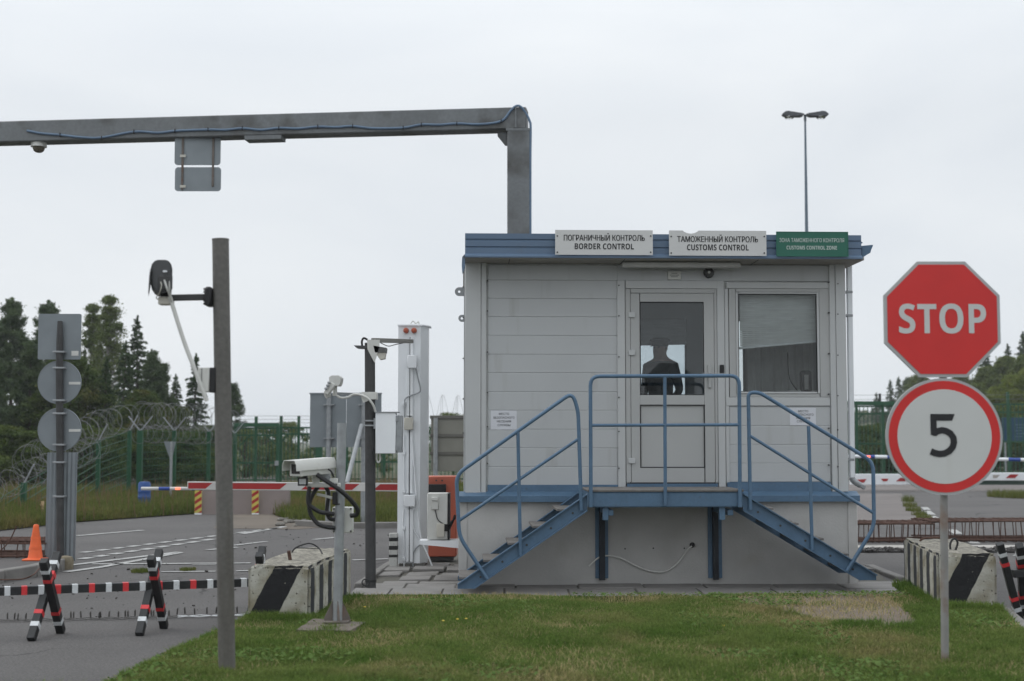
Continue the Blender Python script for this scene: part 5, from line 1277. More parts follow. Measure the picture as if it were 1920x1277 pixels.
t, lp = block('striped concrete block beside the camera pole, black diagonal on its near end', ((FL.x+FR.x)/2, (FL.y+FR.y)/2), -math.atan2(BR_.x-FR.x, BR_.y-FR.y), (FR-FL).length, (BR_-FR).length*1.0, W(580, 1062, FR.y).z - LZ, 'r')
hL = W(580, 1062, FR.y).z - LZ
m = MB(); m.tube([W(547, 1036, 13.1), W(556, 1026, 13.1), W(580, 1019, 13.15), W(597, 1027, 13.2), W(604, 1038, 13.1)], .007, 7, 6); m.tube([W(552, 1027, 13.1), W(600, 1029, 13.15)], .004, 6); m.build('lifting_loop', DARK, t)
m = MB(); m.tube([lp(-.02, .55, hL - .02), lp(-.035, .53, hL + .085)], .016, 7); m.build('rebar_stub', RUST, t)
FL, FR, BL_ = G(1757, 1135, LZ), G(1872, 1139, LZ), G(1695, 1093, LZ)
hR = W(1757, 1037, FL.y).z - LZ
t, lp = block('striped concrete block behind the STOP sign post at the right', ((FL.x+FR.x)/2, (FL.y+FR.y)/2), -math.atan2(BL_.x-FL.x, BL_.y-FL.y), (FR-FL).length, (BL_-FL).length, hR, 'l')
c = lp(-.03, .45, hR); m = MB(); m.tube([c + Vector((-.03, 0, -.02)), c + Vector((-.035, 0, .05)), c + Vector((-.01, 0, .10)), c + Vector((.02, 0, .10)), c + Vector((.035, 0, .06)), c + Vector((.01, 0, -.01))], .010, 7, 6); m.build('lifting_loop', DARK, t)
c = lp(-.05, 1.6, hR); m = MB(); m.tube([c + Vector((-.12, 0, .0)), c + Vector((-.08, 0, .03)), c + Vector((.08, 0, .035)), c + Vector((.14, 0, .0))], .012, 7, 6); m.build('lifting_loop', RUST, t)

# ------------------------------------------------------------------ striped timber trestles
def leg_with_bands(parent, p0, p1, w, bands):
    p0, p1 = Vector(p0), Vector(p1)
    lg = MB().bar(p0, p1, w, w, up=(1, 0, 0), bev=.004).build('leg', BLACKWOOD, parent)
    for t0, t1, c in bands:
        MB().bar(p0.lerp(p1, t0), p0.lerp(p1, t1), w + .003, w + .003, up=(1, 0, 0)).build('band', REDTAPE if c == 'r' else WHITETAPE, lg)
BANDS = [(.135, .185, 'w'), (.275, .32, 'r'), (.72, .765, 'r'), (.845, .89, 'w')]
tr = thing('striped_trestle', 'long black, red and white striped trestle barrier across the left lane', 'barrier', tuple(G(200, 1188)))
zb = .372
aL = Vector((W(-330, 1107, 11.4).x, 11.45, zb)); bR = Vector((W(470, 1091, 12.05).x, 12.05, zb))
DL = lambda px: 11.92 + (px - 95) * .00150
def bar_end(px): Y = DL(px); return Vector((W(px, 1095, Y).x, Y, zb))
a_, b_ = bar_end(-380), bar_end(530)
def bar_at(px):                                          # where the line of sight through px meets the bar
    u_ = (px - CX)/FPX * 1.0; d_ = b_ - a_; kx_ = W(px, 1095, 1.0).x
    t_b = (kx_*a_.y - a_.x)/(d_.x - kx_*d_.y); return a_ + d_*t_b
br = MB().bar(a_, b_, .068, .068, bev=.004).build('bar', BLACKWOOD, tr)
for i in range(-10, 17):
    px = 14 + 31.6*i
    if px > 545: break
    MB().bar(bar_at(px - 5.4), bar_at(px + 5.4), .071, .071).build('band', WHITETAPE if i % 2 == 0 else REDTAPE, br)
for px0 in (95, 291, 489, -290):
    c = bar_at(px0); 
    leg_with_bands(tr, (c.x - .045, c.y - .32, .0), (c.x - .045 + .01, c.y + .27, .645), .064, BANDS)
    leg_with_bands(tr, (c.x + .045, c.y + .16, .0), (c.x - .0 + .035, c.y - .30, .635), .064, BANDS)
tr2 = thing('striped_trestle', 'striped trestle barrier at the right edge beside the concrete block', 'barrier', tuple(G(1893, 1142)))
leg_with_bands(tr2, (4.52, 12.80, 0), (4.27, 12.55, .70), .062, BANDS); leg_with_bands(tr2, (4.72, 13.25, 0), (4.47, 12.62, .68), .068, BANDS)
q0, q1 = Vector((4.45, 12.75, .42)), Vector((7.6, 13.15, .42))
br = MB().bar(q0, q1, .068, .068, bev=.004).build('bar', BLACKWOOD, tr2)
for i in range(1, 16): MB().bar(q0.lerp(q1, i*.062), q0.lerp(q1, i*.062 + .018), .071, .071).build('band', WHITETAPE if i % 2 else REDTAPE, br)
leg_with_bands(tr2, (7.15, 12.85, 0), (7.15, 13.4, .67), .064, BANDS); leg_with_bands(tr2, (7.23, 13.35, 0), (7.23, 12.85, .67), .064, BANDS)

# spike strip
ss = thing('spike_strip', 'folding tyre spike strip lying across the left lane', 'spike strip', tuple(G(240, 1160)))
STEEL = mat('dull_steel', (.09, .085, .08), .6, .4, var=.2)
sk = MB(); sk.cyl((0, 0, 0), (0, 0, .05), .008, .008, 8); sk.cyl((0, 0, .05), (.004, 0, .062), .008, .003, 8); skm = sk.mesh('spike', STEEL)
for x in (-40, -12, 14, 27, 33, 48, 66, 101, 113, 133, 138, 152, 170, 185, 189, 204, 222, 235, 240, 253, 284, 288, 317, 332, 347, 365, 388, 405, 427, 445):
    y = 1163 - x*.022 - (3 if x > 320 else 0) + random.uniform(-2, 1)
    piece(skm, 'spike', ss, G(x, y), (random.uniform(-.1, .1), random.uniform(-.1, .1), 0))
for i in range(12):
    x0, x1 = -45 + i*42, -45 + (i+1)*42
    for s_ in (-1, 1):
        y0, y1 = 1163 - x0*.022, 1163 - x1*.022
        MB().bar(G(x0, y0 + s_*1.6, .008), G(x1, y1 - s_*1.6, .008), .018, .005).build('lattice_bar', STEEL if i < 9 else WHITETAPE, ss)

# ------------------------------------------------------------------ cone, rebar cages
cpt = G(67, 1053); cz0 = .10
cn = thing('traffic_cone', 'scuffed orange traffic cone on the island behind the trestle', 'cone', (cpt.x, 18.0, cz0))
D = 18.0; k = pm(D); q = W(66, 1054, D); x = q.x
m = MB(); m.box((x - 19*k, D - 19*k, cz0 + .001), (x + 19*k, D + 19*k, cz0 + .025), .008); m.build('base', CONE, cn)
hh = 64*k
m = MB(); m.lathe((x, D, cz0 + .025), [(14.5*k, 0), (13.2*k, .015), (9.2*k, hh*.50), (5.4*k, hh*.88), (5.0*k, hh*.95), (3.4*k, hh*.98)], 22); m.build('cone_body', CONE, cn)
for z_ in (.30, .62): m = MB(); rr_ = 13.2*k + (5.2*k - 13.2*k)*z_; m.lathe((x, D, cz0 + .025 + hh*z_*.9), [(rr_ + .006, 0), (rr_ + .001, .03)], 22); m.build('ridge', CONE, cn)

def cage(lab, p0, p1, h, w, n, seed):
    p0, p1 = Vector(p0), Vector(p1); t = thing('rebar_cage', lab, 'rebar cage', tuple(p0), 'rusty rebar cages')
    r = random.Random(seed); d = (p1-p0); L = d.length; d.normalize(); s_ = Vector((-d.y, d.x, 0))
    for lvl, cnt in ((.02, 12), (h - .02, 13)):
        for i in range(cnt):
            o_ = s_ * w * (i/(cnt-1)) + Vector((0, 0, p0.z + lvl + r.uniform(-.015, .02)))
            o2 = s_ * w * (i/(cnt-1)) + Vector((0, 0, p1.z + lvl + r.uniform(-.015, .02)))
            A, Bq = Vector((p0.x, p0.y, 0)) + o_, Vector((p1.x, p1.y, 0)) + o2
            MB().tube([A, A.lerp(Bq, .5) + Vector((0, 0, r.uniform(-.015, .01))), Bq], .012, 6).build('long_bar', RUST, t)
    for i in range(n):
        u = (i + .5)/n + r.uniform(-.3, .3)/n; c = p0.lerp(p1, u); sk_ = r.uniform(-.03, .03)
        a0 = c + Vector((0, 0, 0)); P_ = [a0, a0 + d*sk_ + Vector((0, 0, h)), a0 + d*sk_ + s_*w + Vector((0, 0, h)), a0 + s_*w, a0]
        MB().tube(P_, .008, 5).build('stirrup', RUST, t)
yR = G(1700, 1017).y; zc = 0.0
cage('rusty rebar cage lying behind the booth corner at the right', (G(1590, 1017).x, yR + .02, zc), (G(1738, 1013).x, yR + .05, zc), W(1700, 981, yR).z, .9, 12, 1)
cage('rusty rebar cage reaching the right edge behind the striped block', (G(1733, 1014).x + .02, yR + .1, zc), (G(2010, 1014).x, yR + .15, zc), W(1700, 978, yR).z, 1.0, 20, 2)
cage('rusty rebar cage on the island beside the traffic cone', (-8.2, 18.35, .10), (W(86, 1050, 18.35).x, 18.35, .10), .215, .8, 13, 3)
# raised slab edge with dark rubble below the right cages
sl_ = MB(); y1_, y2_ = G(1700, 1036).y, G(1700, 1020).y
cs = thing('concrete_sill', 'long low concrete strip below the right rebar cages', 'concrete strip', (5.5, y1_, 0))
m = MB(); m.box((G(1600, 1036).x - .5, y1_ + .5, -.02), (14, y1_ + 1.0, .035), .01); m.build('strip_body', CONCRETE, cs)
m = MB(); m.box((G(1600, 1036).x - .5, y1_ + .05, -.02), (14, y1_ + .49, .018), .004)
rb = m.build('rubble_bed', mat('dark_wet_rubble', (.035, .033, .032), .8, var=.4, scale=14, bump=1.0, bscale=30), cs)
m = MB()
for i in range(420):
    x = random.uniform(4.4, 9.5); y = random.uniform(y1_ + .02, y1_ + .48); s = random.uniform(.012, .035)
    m.box((-s, -s, -s*.3), (s, s*.8, s*.9), 0, Matrix.Translation((x, y, .018)) @ Euler((random.uniform(-.5, .5), random.uniform(-.5, .5), random.uniform(0, 3))).to_matrix().to_4x4())
o = m.build('rubble', mat('rubble_stone', (.075, .07, .068), .9, var=.5, scale=9), cs); o['kind'] = 'stuff'
wr_ = thing('bent_wire', 'thin rusty wire sticking up from the left rebar cage', 'wire', tuple(G(10, 1040)))
MB().tube([W(-10, 1040, 18.2), W(8, 1026, 18.2), W(20, 1010, 18.2), W(31, 986, 18.2)], .008, 6, 4).build('wire_rod', RUST, wr_)
wr_ = thing('bent_wire', 'rusty wire trailing over the island kerb under the trestle', 'wire', tuple(G(40, 1085)))
MB().tube([G(0, 1087, .15), G(40, 1086, .15), G(62, 1078, .2), G(74, 1066, .22), G(88, 1060, .2)], .008, 6, 5).build('wire_rod', RUST, wr_)

# ------------------------------------------------------------------ sign boards seen from behind, in the middle distance
D = 27.0; k = pm(D)
sb = thing('sign_board', 'large grey sign board seen from behind left of the dark pole', 'sign', (W(650, 1000, D).x, D, 0))
for i, (x0, x1) in enumerate(((581, 615), (615.6, 649), (649.6, 682), (682.6, 715))):
    m = MB(); wr(m, x0, 738, x1, 837, D + .08, .025, .006); m.build('board_panel', SIGNBACK, sb)
for y0, y1 in ((736.5, 739), (836, 838.5)): m = MB(); wr(m, 580, y0, 716, y1, D + .06, .06); m.build('board_frame', SIGNBACK, sb)
for x in (616.5, 682):
    a = W(x, 738, D); m = MB(); m.cyl((a.x, D + .02, 0), (a.x, D + .02, a.z - .02), 4.6*k, n=14); m.build('post', GALV, sb)
    for y_ in (759, 822): q = W(x, y_, D); m = MB(); m.box((q.x - .10, D - .035, q.z - .012), (q.x + .10, D + .08, q.z + .012)); m.build('clamp', GALV, sb)
m = MB(); m.cyl(W(678, 797, D - .05), W(650, 906, D - .9), 4.2*k, n=12); m.build('brace', GALV, sb)
D = 30.0; k = pm(D)
sb = thing('sign_board', 'beige ribbed sign board seen from behind between column and booth', 'sign', (W(835, 980, D).x, D, 0))
BGR = mat('beige_board_back', (.22, .215, .185), .6, var=.06)
for y0, y1 in ((782, 816), (817, 849), (850, 884)): m = MB(); wr(m, 808, y0, 905, y1, D + .08, .03, .006); m.build('board_panel', BGR, sb)
for y_ in (782, 816.5, 850): m = MB(); wr(m, 806, y_ - 3, 905, y_ + 3, D + .05, .028, .003); m.build('rib', mat('beige_rib', (.13, .125, .11), .6), sb)
for x in (817, 890):
    a = W(x, 784, D); m = MB(); m.cyl((a.x, D + .0, 0), (a.x, D + .0, a.z), 4.3*k, n=14); m.build('post', GALV, sb)
D = 37.0; k = pm(D)
ys_ = thing('road_sign_post', 'small triangular give way sign back before the green fence', 'road sign', (W(322, 925, D).x, D, 0))
m = MB(); m.prism([W(307, 828, D + .03), W(330, 828, D + .03), W(322, 862, D + .03), W(319, 862, D + .03)], (0, .01, 0)); m.build('triangle_plate', SIGNBACK, ys_)
m = MB(); a = W(321.5, 828, D); m.cyl((a.x, D, -.1), (a.x, D, a.z), .035, n=10); m.build('post', GALV, ys_)

# ------------------------------------------------------------------ verges
VERGE_L = [tuple(G(*p))[:2] for p in ((-420, 1024), (0, 995), (145, 979), (300, 968), (430, 959), (490, 950))] + [(-6.0, 46), (-30, 46), (-32, 26)]
VERGE_M = [tuple(G(*p))[:2] for p in ((505, 962), (545, 978), (640, 986), (760, 986))] + [(-.6, 27.0), (-.6, 47), (-7.5, 47)]
VSOIL = leaf_mat('verge_soil', (.036, .038, .016), (.066, .056, .028), .8, 0)
struct(sheet('verge_left', VERGE_L, .012, VSOIL)); struct(sheet('verge_middle', VERGE_M, .012, VSOIL))
VG = leaf_mat('verge_grass', (.080, .115, .030), (.150, .160, .055), .7, .35, c=(.20, .145, .072), scale2=.35, split=.58, fine=.4, fscale=12)
def vkeep(seed): return lambda q: rng.random(len(q)) < .15 + .95*vnoise(q, .9, seed)
def clip(poly, y0, y1): return poly
VL = [tuple(G(*p))[:2] for p in ((-60, 999), (0, 995), (145, 979), (300, 968), (430, 959), (490, 950))] + [(-6.3, 44), (-15.5, 44), (-10.5, 25)]
tag(blades('verge_grass', VL, 95000, .06, .40, .014, VG, .35, 0, vkeep(21)), 'tall rough grass and weeds below the left fence', 'grass', kind='stuff')
tag(blades('verge_grass', VERGE_M, 80000, .08, .45, .014, VG, .4, 0, vkeep(22)), 'rough grass bank beyond the red and white boom', 'grass', kind='stuff')
tag(blades('verge_weeds', VL, 1300, .35, .75, .02, leaf_mat('brown_weeds', (.14, .10, .055), (.20, .145, .08), 1.2, .3), .15, 0, vkeep(23)), 'brown dried weed stalks along the left fence', 'weed', kind='stuff')
tag(blades('verge_weeds', [p for p in VERGE_M if p[1] > 30] + [(-.6, 31), (-6.2, 33)], 1500, .35, .8, .02, MATS['brown_weeds'], .15, 0, vkeep(24)), 'brown dried weed stalks below the far green fence', 'weed', kind='stuff')
m = MB()
for i in range(34):
    px = random.uniform(520, 660); py = 981 + random.uniform(-8, 6) + (px - 560)*.03; c = G(px, py); s = random.uniform(.03, .11)
    m.lathe(c, [(s*.7, -.02), (s, s*.25), (s*.6, s*.6), (s*.1, s*.7)], 6)
tag(m.build('verge_stones', mat('pale_stone', (.15, .14, .125), .9, var=.3, scale=6)), 'pale stones along the edge of the grass bank', 'stone', kind='stuff')

# ------------------------------------------------------------------ concrete lane barrier with chevrons
D = G(430, 964).y; k = pm(D)
jb_ = thing('lane_barrier', 'low concrete lane barrier with red and yellow chevron plates', 'barrier', (W(430, 964, D).x, D, 0))
m = MB(); x0, x1 = W(376, 940, D).x, W(540, 940, D).x; zt_ = W(430, 917, D).z
m.prism([Vector((x0, D + .0, -.02)), Vector((x0, D + .06, zt_*.45)), Vector((x0, D + .12, zt_)), Vector((x0, D + .30, zt_)), Vector((x0, D + .42, -.02))], (x1 - x0, 0, 0)); m.build('barrier_body', mat('pinkish_concrete', (.21, .175, .165), .9, var=.1, scale=2, bump=.3, stain=(.13, .11, .10), stain_amt=.3, streak=True), jb_)
CHY = mat('chevron_yellow', (.55, .47, .10), .5)
for x in (371.5, 478.5):
    p = MB(); wr(p, x - 6.5, 917.5, x + 6.5, 966, D - .06, .02); pl = p.build('chevron_plate', CHY, jb_)
    for i in range(4):
        y_ = 923 + i*13
        q = [W(x - 6.3, y_ + 3.5, D - .0625), W(x + 6.3, y_ - 5, D - .0625), W(x + 6.3, y_ + 1.5, D - .0625), W(x - 6.3, y_ + 10, D - .0625)]
        m = MB(); m.prism(q, (0, .002, 0)); m.build('red_bar', REDPAINT, pl)
    m = MB(); wr(m, x - 6.5, 962, x + 6.5, 966.5, D - .064, .026); m.build('white_foot', WHITE, pl)
D = 33.0
ba = thing('plastic_barrel', 'blue plastic barrel in the weeds behind the boom tip', 'barrel', (W(271, 950, D).x, D, 0))
q = W(271, 905, D); r_ = 11.5*pm(D)
m = MB(); m.lathe((q.x, D, 0), [(r_*.93, 0), (r_, .05), (r_, .28), (r_*1.05, .30), (r_, .32), (r_, q.z*.66), (r_*1.05, q.z*.69), (r_, q.z*.72), (r_, q.z - .04), (r_*.9, q.z)], 20); m.build('barrel_body', BLUEBARREL, ba)
m = MB(); m.lathe((q.x, D, q.z), [(r_*.84, -.005), (r_*.84, .015), (r_*.7, .02)], 20); m.build('barrel_lid', BLUEBARREL, ba)
sk_ = thing('wooden_stake', 'pale wooden stake in the grass left of the sign post', 'stake', tuple(G(79, 966)))
D = 29.0; m = MB(); m.box((W(76.5, 950, D).x, D, 0), (W(82, 950, D).x, D + .03, W(79, 940, D).z), .004); m.build('stake_body', WOODSTAKE, sk_)
m = MB(); m.box((W(76, 950, D).x, D - .03, W(79, 948, D).z), (W(82.5, 950, D).x, D - .001, W(79, 945, D).z)); m.build('cross_piece', WOODSTAKE, sk_)

# ------------------------------------------------------------------ green mesh fence with razor wire, left
def mesh_panel(parent, a, b, z0a, z1a, z0b, z1b, nh, nv, r):     # welded wire panel between two posts
    m = MB()
    for i in range(nh):
        t = i/(nh-1); m.bar(Vector((a.x, a.y, z0a + (z1a-z0a)*t)), Vector((b.x, b.y, z0b + (z1b-z0b)*t)), r*1.5, r*1.5)
    for j in range(1, nv):
        u = j/nv; p = a.lerp(b, u); m.bar(Vector((p.x, p.y, z0a + (z0b-z0a)*u)), Vector((p.x, p.y, z1a + (z1b-z1a)*u)), r, r)
    o = m.build('wire_mesh', GREEN, parent); o['kind'] = 'stuff'; return o
fp = [(-55, 965, 30.0), (45, 905, 32.5), (185, 825, 38.0), (243, 807, 40.0), (263, 807, 40.5), (327, 807, 42.5), (392, 809, 44.5), (440, 812, 46.0)]
fl = thing('mesh_fence', 'green wire mesh fence running behind the left verge', 'fence', (W(243, 945, 40).x, 40, 0))
tops = []
for x, y, d_ in fp:
    p = W(x, y, d_); tops.append(p); z0 = p.z - 2.05
    m = MB(); w_ = .055 if x != 263 else .075; m.box((p.x - w_, p.y - w_, z0 - .4), (p.x + w_, p.y + w_, p.z), .006); po = m.build('post', GREEN, fl)
    arms = ((-.34, .40), (.34, .40)) if x > 250 else ((.22, .42),)
    for dx, dz in arms: m = MB(); m.bar(p + Vector((0, 0, -.02)), p + Vector((dx, 0, dz)), .04, .03); m.build('wire_arm', GALV, po)
for i in range(len(tops)-1):
    if i == 3: continue
    a, b = tops[i], tops[i+1]; mesh_panel(fl, a, b, a.z - 2.0, a.z - .03, b.z - 2.0, b.z - .03, 11, 14, .009)
def coil(lab, pth, rad, turns, r, seed, sq=1.0, grp='razor wire coils'):
    P_ = [Vector(p) for p in pth]; L = [0]
    for i in range(len(P_)-1): L.append(L[-1] + (P_[i+1]-P_[i]).length)
    def at(s):
        for i in range(len(P_)-1):
            if s <= L[i+1] or i == len(P_)-2: return P_[i].lerp(P_[i+1], (s-L[i])/(L[i+1]-L[i])), (P_[i+1]-P_[i]).normalized()
    rr_ = random.Random(seed); pts_ = []; N = int(turns*18)
    ph = [rr_.uniform(.85, 1.12) for _ in range(int(turns) + 2)]
    for i in range(N + 1):
        t = i/N; c, d = at(t*L[-1]); th = t*turns*2*math.pi; sd_ = d.cross(Vector((0, 0, 1))).normalized()
        ra = rad*(ph[int(t*turns)]*(1-(t*turns) % 1) + ph[int(t*turns)+1]*((t*turns) % 1))
        pts_.append(c + sd_*math.cos(th)*ra + Vector((0, 0, 1))*math.sin(th)*ra*sq + d*.12*math.sin(th*.5 + 1))
    o = thing('razor_wire', lab, 'razor wire', tuple(P_[0]), grp)
    MB().tube(pts_, r, 4).build('wire_coil', WIRE, o)
Tp = lambda i, dz=0.0: tops[i] + Vector((0, 0, dz))
coil('dense razor wire coil on top of the fence left of the tall post', [Tp(4, .42), Tp(5, .42), Tp(6, .40), Tp(7, .38)], .38, 32, .0044, 1)
coil('lower razor wire coil hanging on the fence face left of the tall post', [Tp(4, -.10) + Vector((0, -.3, 0)), Tp(5, -.12) + Vector((0, -.3, 0)), Tp(6, -.14) + Vector((0, -.3, 0)), Tp(7, -.1) + Vector((0, -.3, 0))], .25, 26, .0042, 2)
coil('loose razor wire coil descending to the left behind the round signs', [Tp(1, .45), Tp(2, .40), Tp(3, .38)], .38, 25, .0044, 3)
coil('tangled razor wire low at the left edge of the fence', [Tp(0, .3), Tp(1, .15), Tp(2, -.15)], .33, 21, .0042, 4)

# ------------------------------------------------------------------ green gates and picket fences
bar_mesh_cache = {}
def pickets(name, lab, cat, x0, x1, ytop, ybot, D, step, posts, rails, group=None, D1=None, wires=True, braces=()):
    D1 = D if D1 is None else D1
    t = thing(name, lab, cat, (W((x0+x1)/2, ybot, D).x, (D+D1)/2, 0), group)
    def at(px, py):
        u = (px-x0)/(x1-x0); return W(px, py, D + (D1-D)*u)
    zt_ = (at(x0, ytop).z + at(x1, ytop).z)/2; zb_ = max(.02, (at(x0, ybot).z + at(x1, ybot).z)/2)
    key = (round(zt_-zb_, 3), 'b')
    bb = MB(); bb.box((-.014, -.014, 0), (.014, .014, zt_-zb_)); bme = bb.mesh('picket', GREEN)
    x = x0 + step/2
    while x < x1:
        p = at(x, ytop); piece(bme, 'picket', t, (p.x, p.y, zb_)); x += step
    for py in rails:
        a, b = at(x0, py), at(x1, py); a.z = b.z = (a.z+b.z)/2
        a.y += .03; b.y += .03
        MB().bar(a, b, .05, .06, bev=.004).build('rail', GREEN, t)
    for px, yt in posts:
        p = at(px, yt); m = MB(); m.box((p.x - .05, p.y + .0, 0), (p.x + .05, p.y + .10, p.z), .005); m.build('post', GREEN, t)
    for (xa, ya), (xb, yb) in braces:
        a, b = at(xa, ya), at(xb, yb); a.y += .06; b.y += .06; MB().bar(a, b, .05, .05).build('brace', GREEN, t)
    return t, at
t, at = pickets('green_gate', 'green steel sliding gate in the distance left of the box camera', 'gate', 441, 521, 803, 902, 50, 6.2, ((441, 796), (480, 781), (521, 796)), (803, 816, 868, 900), braces=(((450, 835), (468, 817)), ((500, 817), (516, 833))))
a, b = at(438, 797), at(523, 797); MB().bar(a, b, .10, .14, bev=.006).build('top_beam', GREEN, t)
m = MB(); wr(m, 515, 864, 522, 873, 49.9, .05); m.build('lock_box', GALV, t)
t, at = pickets('picket_fence', 'green picket fence between the far gate and the white column', 'fence', 523, 880, 800, 902, 51, 7.0, ((527, 780), (560, 780), (598, 800), (650, 800), (720, 800), (790, 800), (850, 800)), (802, 814, 866, 898), braces=(((526, 830), (540, 815)), ((575, 815), (590, 830))))
m = MB(); p = at(598, 820); m.box((p.x - .12, p.y - .05, 0), (p.x + .12, p.y + .2, at(598, 800).z + .05), .01); m.build('wide_post', GREEN, t)
for yy in (780, 786.5, 793):
    MB().bar(at(441, yy), at(586, yy), .012, .012).build('strand', WIRE, t)
t, at = pickets('green_gate', 'tall green steel gate behind the booth at the right', 'gate', 1585, 1745, 761, 893, 56, 7.6, ((1606, 757), (1655, 757), (1745, 757)), (762, 776, 832, 888), braces=(((1600, 795), (1618, 777)), ((1606, 868), (1622, 886))))
a, b = at(1583, 756), at(1747, 757); MB().bar(a, b, .12, .16, bev=.006).build('top_beam', GREEN, t)
t, at = pickets('picket_fence', 'tall green picket fence at the right edge behind the speed sign', 'fence', 1747, 2010, 757, 890, 56, 7.2, ((1750, 740), (1890, 735), (1985, 740)), (758, 773, 828, 886))
for yy in (741, 749): MB().bar(at(1600, yy), at(2000, yy - 1), .012, .012).build('strand', WIRE, t)
m = MB(); p = at(1650, 756); m.cyl((p.x, p.y, p.z), (p.x, p.y, at(1650, 738).z), .05, n=8); m.build('strand_post', DARK, t)
D = 60.0
bl_ = thing('information_board', 'blue board standing behind the right picket fence', 'sign', (W(1915, 880, D).x, D, 0))
m = MB(); wr(m, 1879, 783, 1962, 829, D, .05, .01); bdd = m.build('board', mat('blue_board', (.012, .05, .10), .5), bl_)
m = MB()
for i in range(5): wr(m, 1902 + (i % 2)*4, 796 + i*5.5, 1922 - (i % 3)*3, 797.2 + i*5.5, D - .004, .003)
m.build('print_lines', mat('pale_print', (.12, .18, .22), .6), bdd)
for x in (1885, 1955): m = MB(); a = W(x, 829, D); m.cyl((a.x, D + .06, 0), (a.x, D + .06, a.z + .1), .05, n=10); m.build('post', GALV, bl_)
# coil over the middle fence
zc_ = W(835, 760, 51).z
coil('loose razor wire loops on the fence between the column and the booth', [W(790, 762, 51), W(890, 762, 51)], .42, 7, .006, 8, grp='razor wire coils')

# ------------------------------------------------------------------ right hand barriers
D = 46.0; k = pm(D)
rb_ = thing('ram_barrier', 'white anti ram barrier beam with red trapezoids at the right', 'barrier', (W(1760, 905, D).x, D, 0))
for x0, x1, y0, y1 in ((1596, 1700, 889, 909), (1700, 1828, 888.5, 908.5), (1829, 1990, 886.5, 901)):
    m = MB(); wr(m, x0, y0, x1, y1, D, .25, .01); m.build('beam_section', WHITE, rb_)
for pts4 in (((1606, 899.5), (1625, 898), (1620, 905), (1606, 905)), ((1652, 897.5), (1666, 897.5), (1663, 902.5), (1656, 902.5)), ((1680, 902.5), (1688, 896), (1698, 896), (1698, 902.5)), ((1886, 896.5), (1894, 889.5), (1910, 889.5), (1903, 896.5)), ((1930, 896.5), (1938, 889.5), (1954, 889.5), (1947, 896.5))):
    m = MB(); m.prism([W(a, b, D - .012) for a, b in pts4], (0, .01, 0)); m.build('red_mark', REDPAINT, rb_)
m = MB(); m.prism([W(a, b, D - .012) for a, b in ((1862, 890.5), (1875, 890.5), (1869, 896.5), (1862, 896.5))], (0, .01, 0)); m.build('worn_mark', mat('worn_mark', (.38, .35, .32), .7), rb_)
m = MB(); wr(m, 1839, 901.5, 1990, 909, D + .02, .22); m.build('lower_frame', mat('dark_green_frame', (.02, .04, .03), .6), rb_)
D = 45.0
bb_ = thing('barrier_boom', 'blue and white boom with a red lamp at the right behind the booth', 'barrier', tuple(W(1700, 858, D)))
def by(px): return 856 + (px-1620)*.0205
for x0, x1, cc in ((1590, 1614, 'w'), (1614, 1640, 'b'), (1640, 1663, 'w'), (1663, 1690, 'b'), (1690, 1760, 'w'), (1760, 1790, 'b'), (1790, 1890, 'w'), (1890, 1913, 'b'), (1913, 1960, 'w'), (1960, 1985, 'b')):
    m = MB(); m.cyl(W(x0, by(x0), D), W(x1, by(x1), D), .055, n=12); m.build('boom_section', BLUEBOOM if cc == 'b' else WHITE, bb_)
m = MB(); wr(m, 1625.5, by(1628) - 2, 1632, by(1628) + 2.2, D - .09, .06, .01, 2); m.build('lit_lamp', REDLIGHT, bb_)

# ------------------------------------------------------------------ street lamp
D = 38.0; k = pm(D)
la = thing('street_lamp', 'tall twin headed street lamp rising behind the booth', 'street lamp', (W(1512, 820, D).x, D, 0))
p = W(1509.5, 215, D); p2 = W(1512.5, 440, D); base = Vector((p2.x + (p2.x-p.x)*1.3, D, -.05))
m = MB(); m.tube([base, Vector((p2.x, D, p2.z)), Vector((p.x, D, p.z - .2)), Vector((p.x, D, p.z - .05))], .05, 12, radii=[.075, .045, .026, .026]); m.build('mast', mat('blue_grey_mast', (.13, .17, .21), .5, .2), la)
m = MB(); m.cyl((p.x, D, p.z - .18), (p.x, D, p.z), .034, n=12); m.build('collar', mat('dark_mast_collar', (.07, .09, .11), .5), la)
for s_ in (-1, 1):
    pr = [(2, -.4), (8, -2.4), (22, -4.2), (32, -6.2), (38, -5.4), (43.5, -1), (44, 1), (41, 3.6), (30, 4.6), (10, 5.2), (5, 3.6)]
    m = MB(); m.prism([Vector((p.x + s_*a*k, D - .10, p.z - (b + 1.2)*k + .02)) for a, b in pr], (0, .20, 0))
    bmesh.ops.bevel(m.bm, geom=[e for e in m.bm.edges if abs((e.verts[0].co - e.verts[1].co).y) < .001], offset=.025, segments=2, affect='EDGES')
    hd = m.build('lamp_head', mat('grey_lamp_head', (.085, .09, .10), .5), la, angle=50)
    m = MB(); m.lathe((p.x + s_*30*k, D, p.z - 4.4*k), [(9.4*k, .0), (8.6*k, -.03), (6*k, -.058), (1.5*k, -.072)], 18); m.build('lamp_bowl', glass_mat('lamp_bowl', (.93, .93, .93), .10), hd)

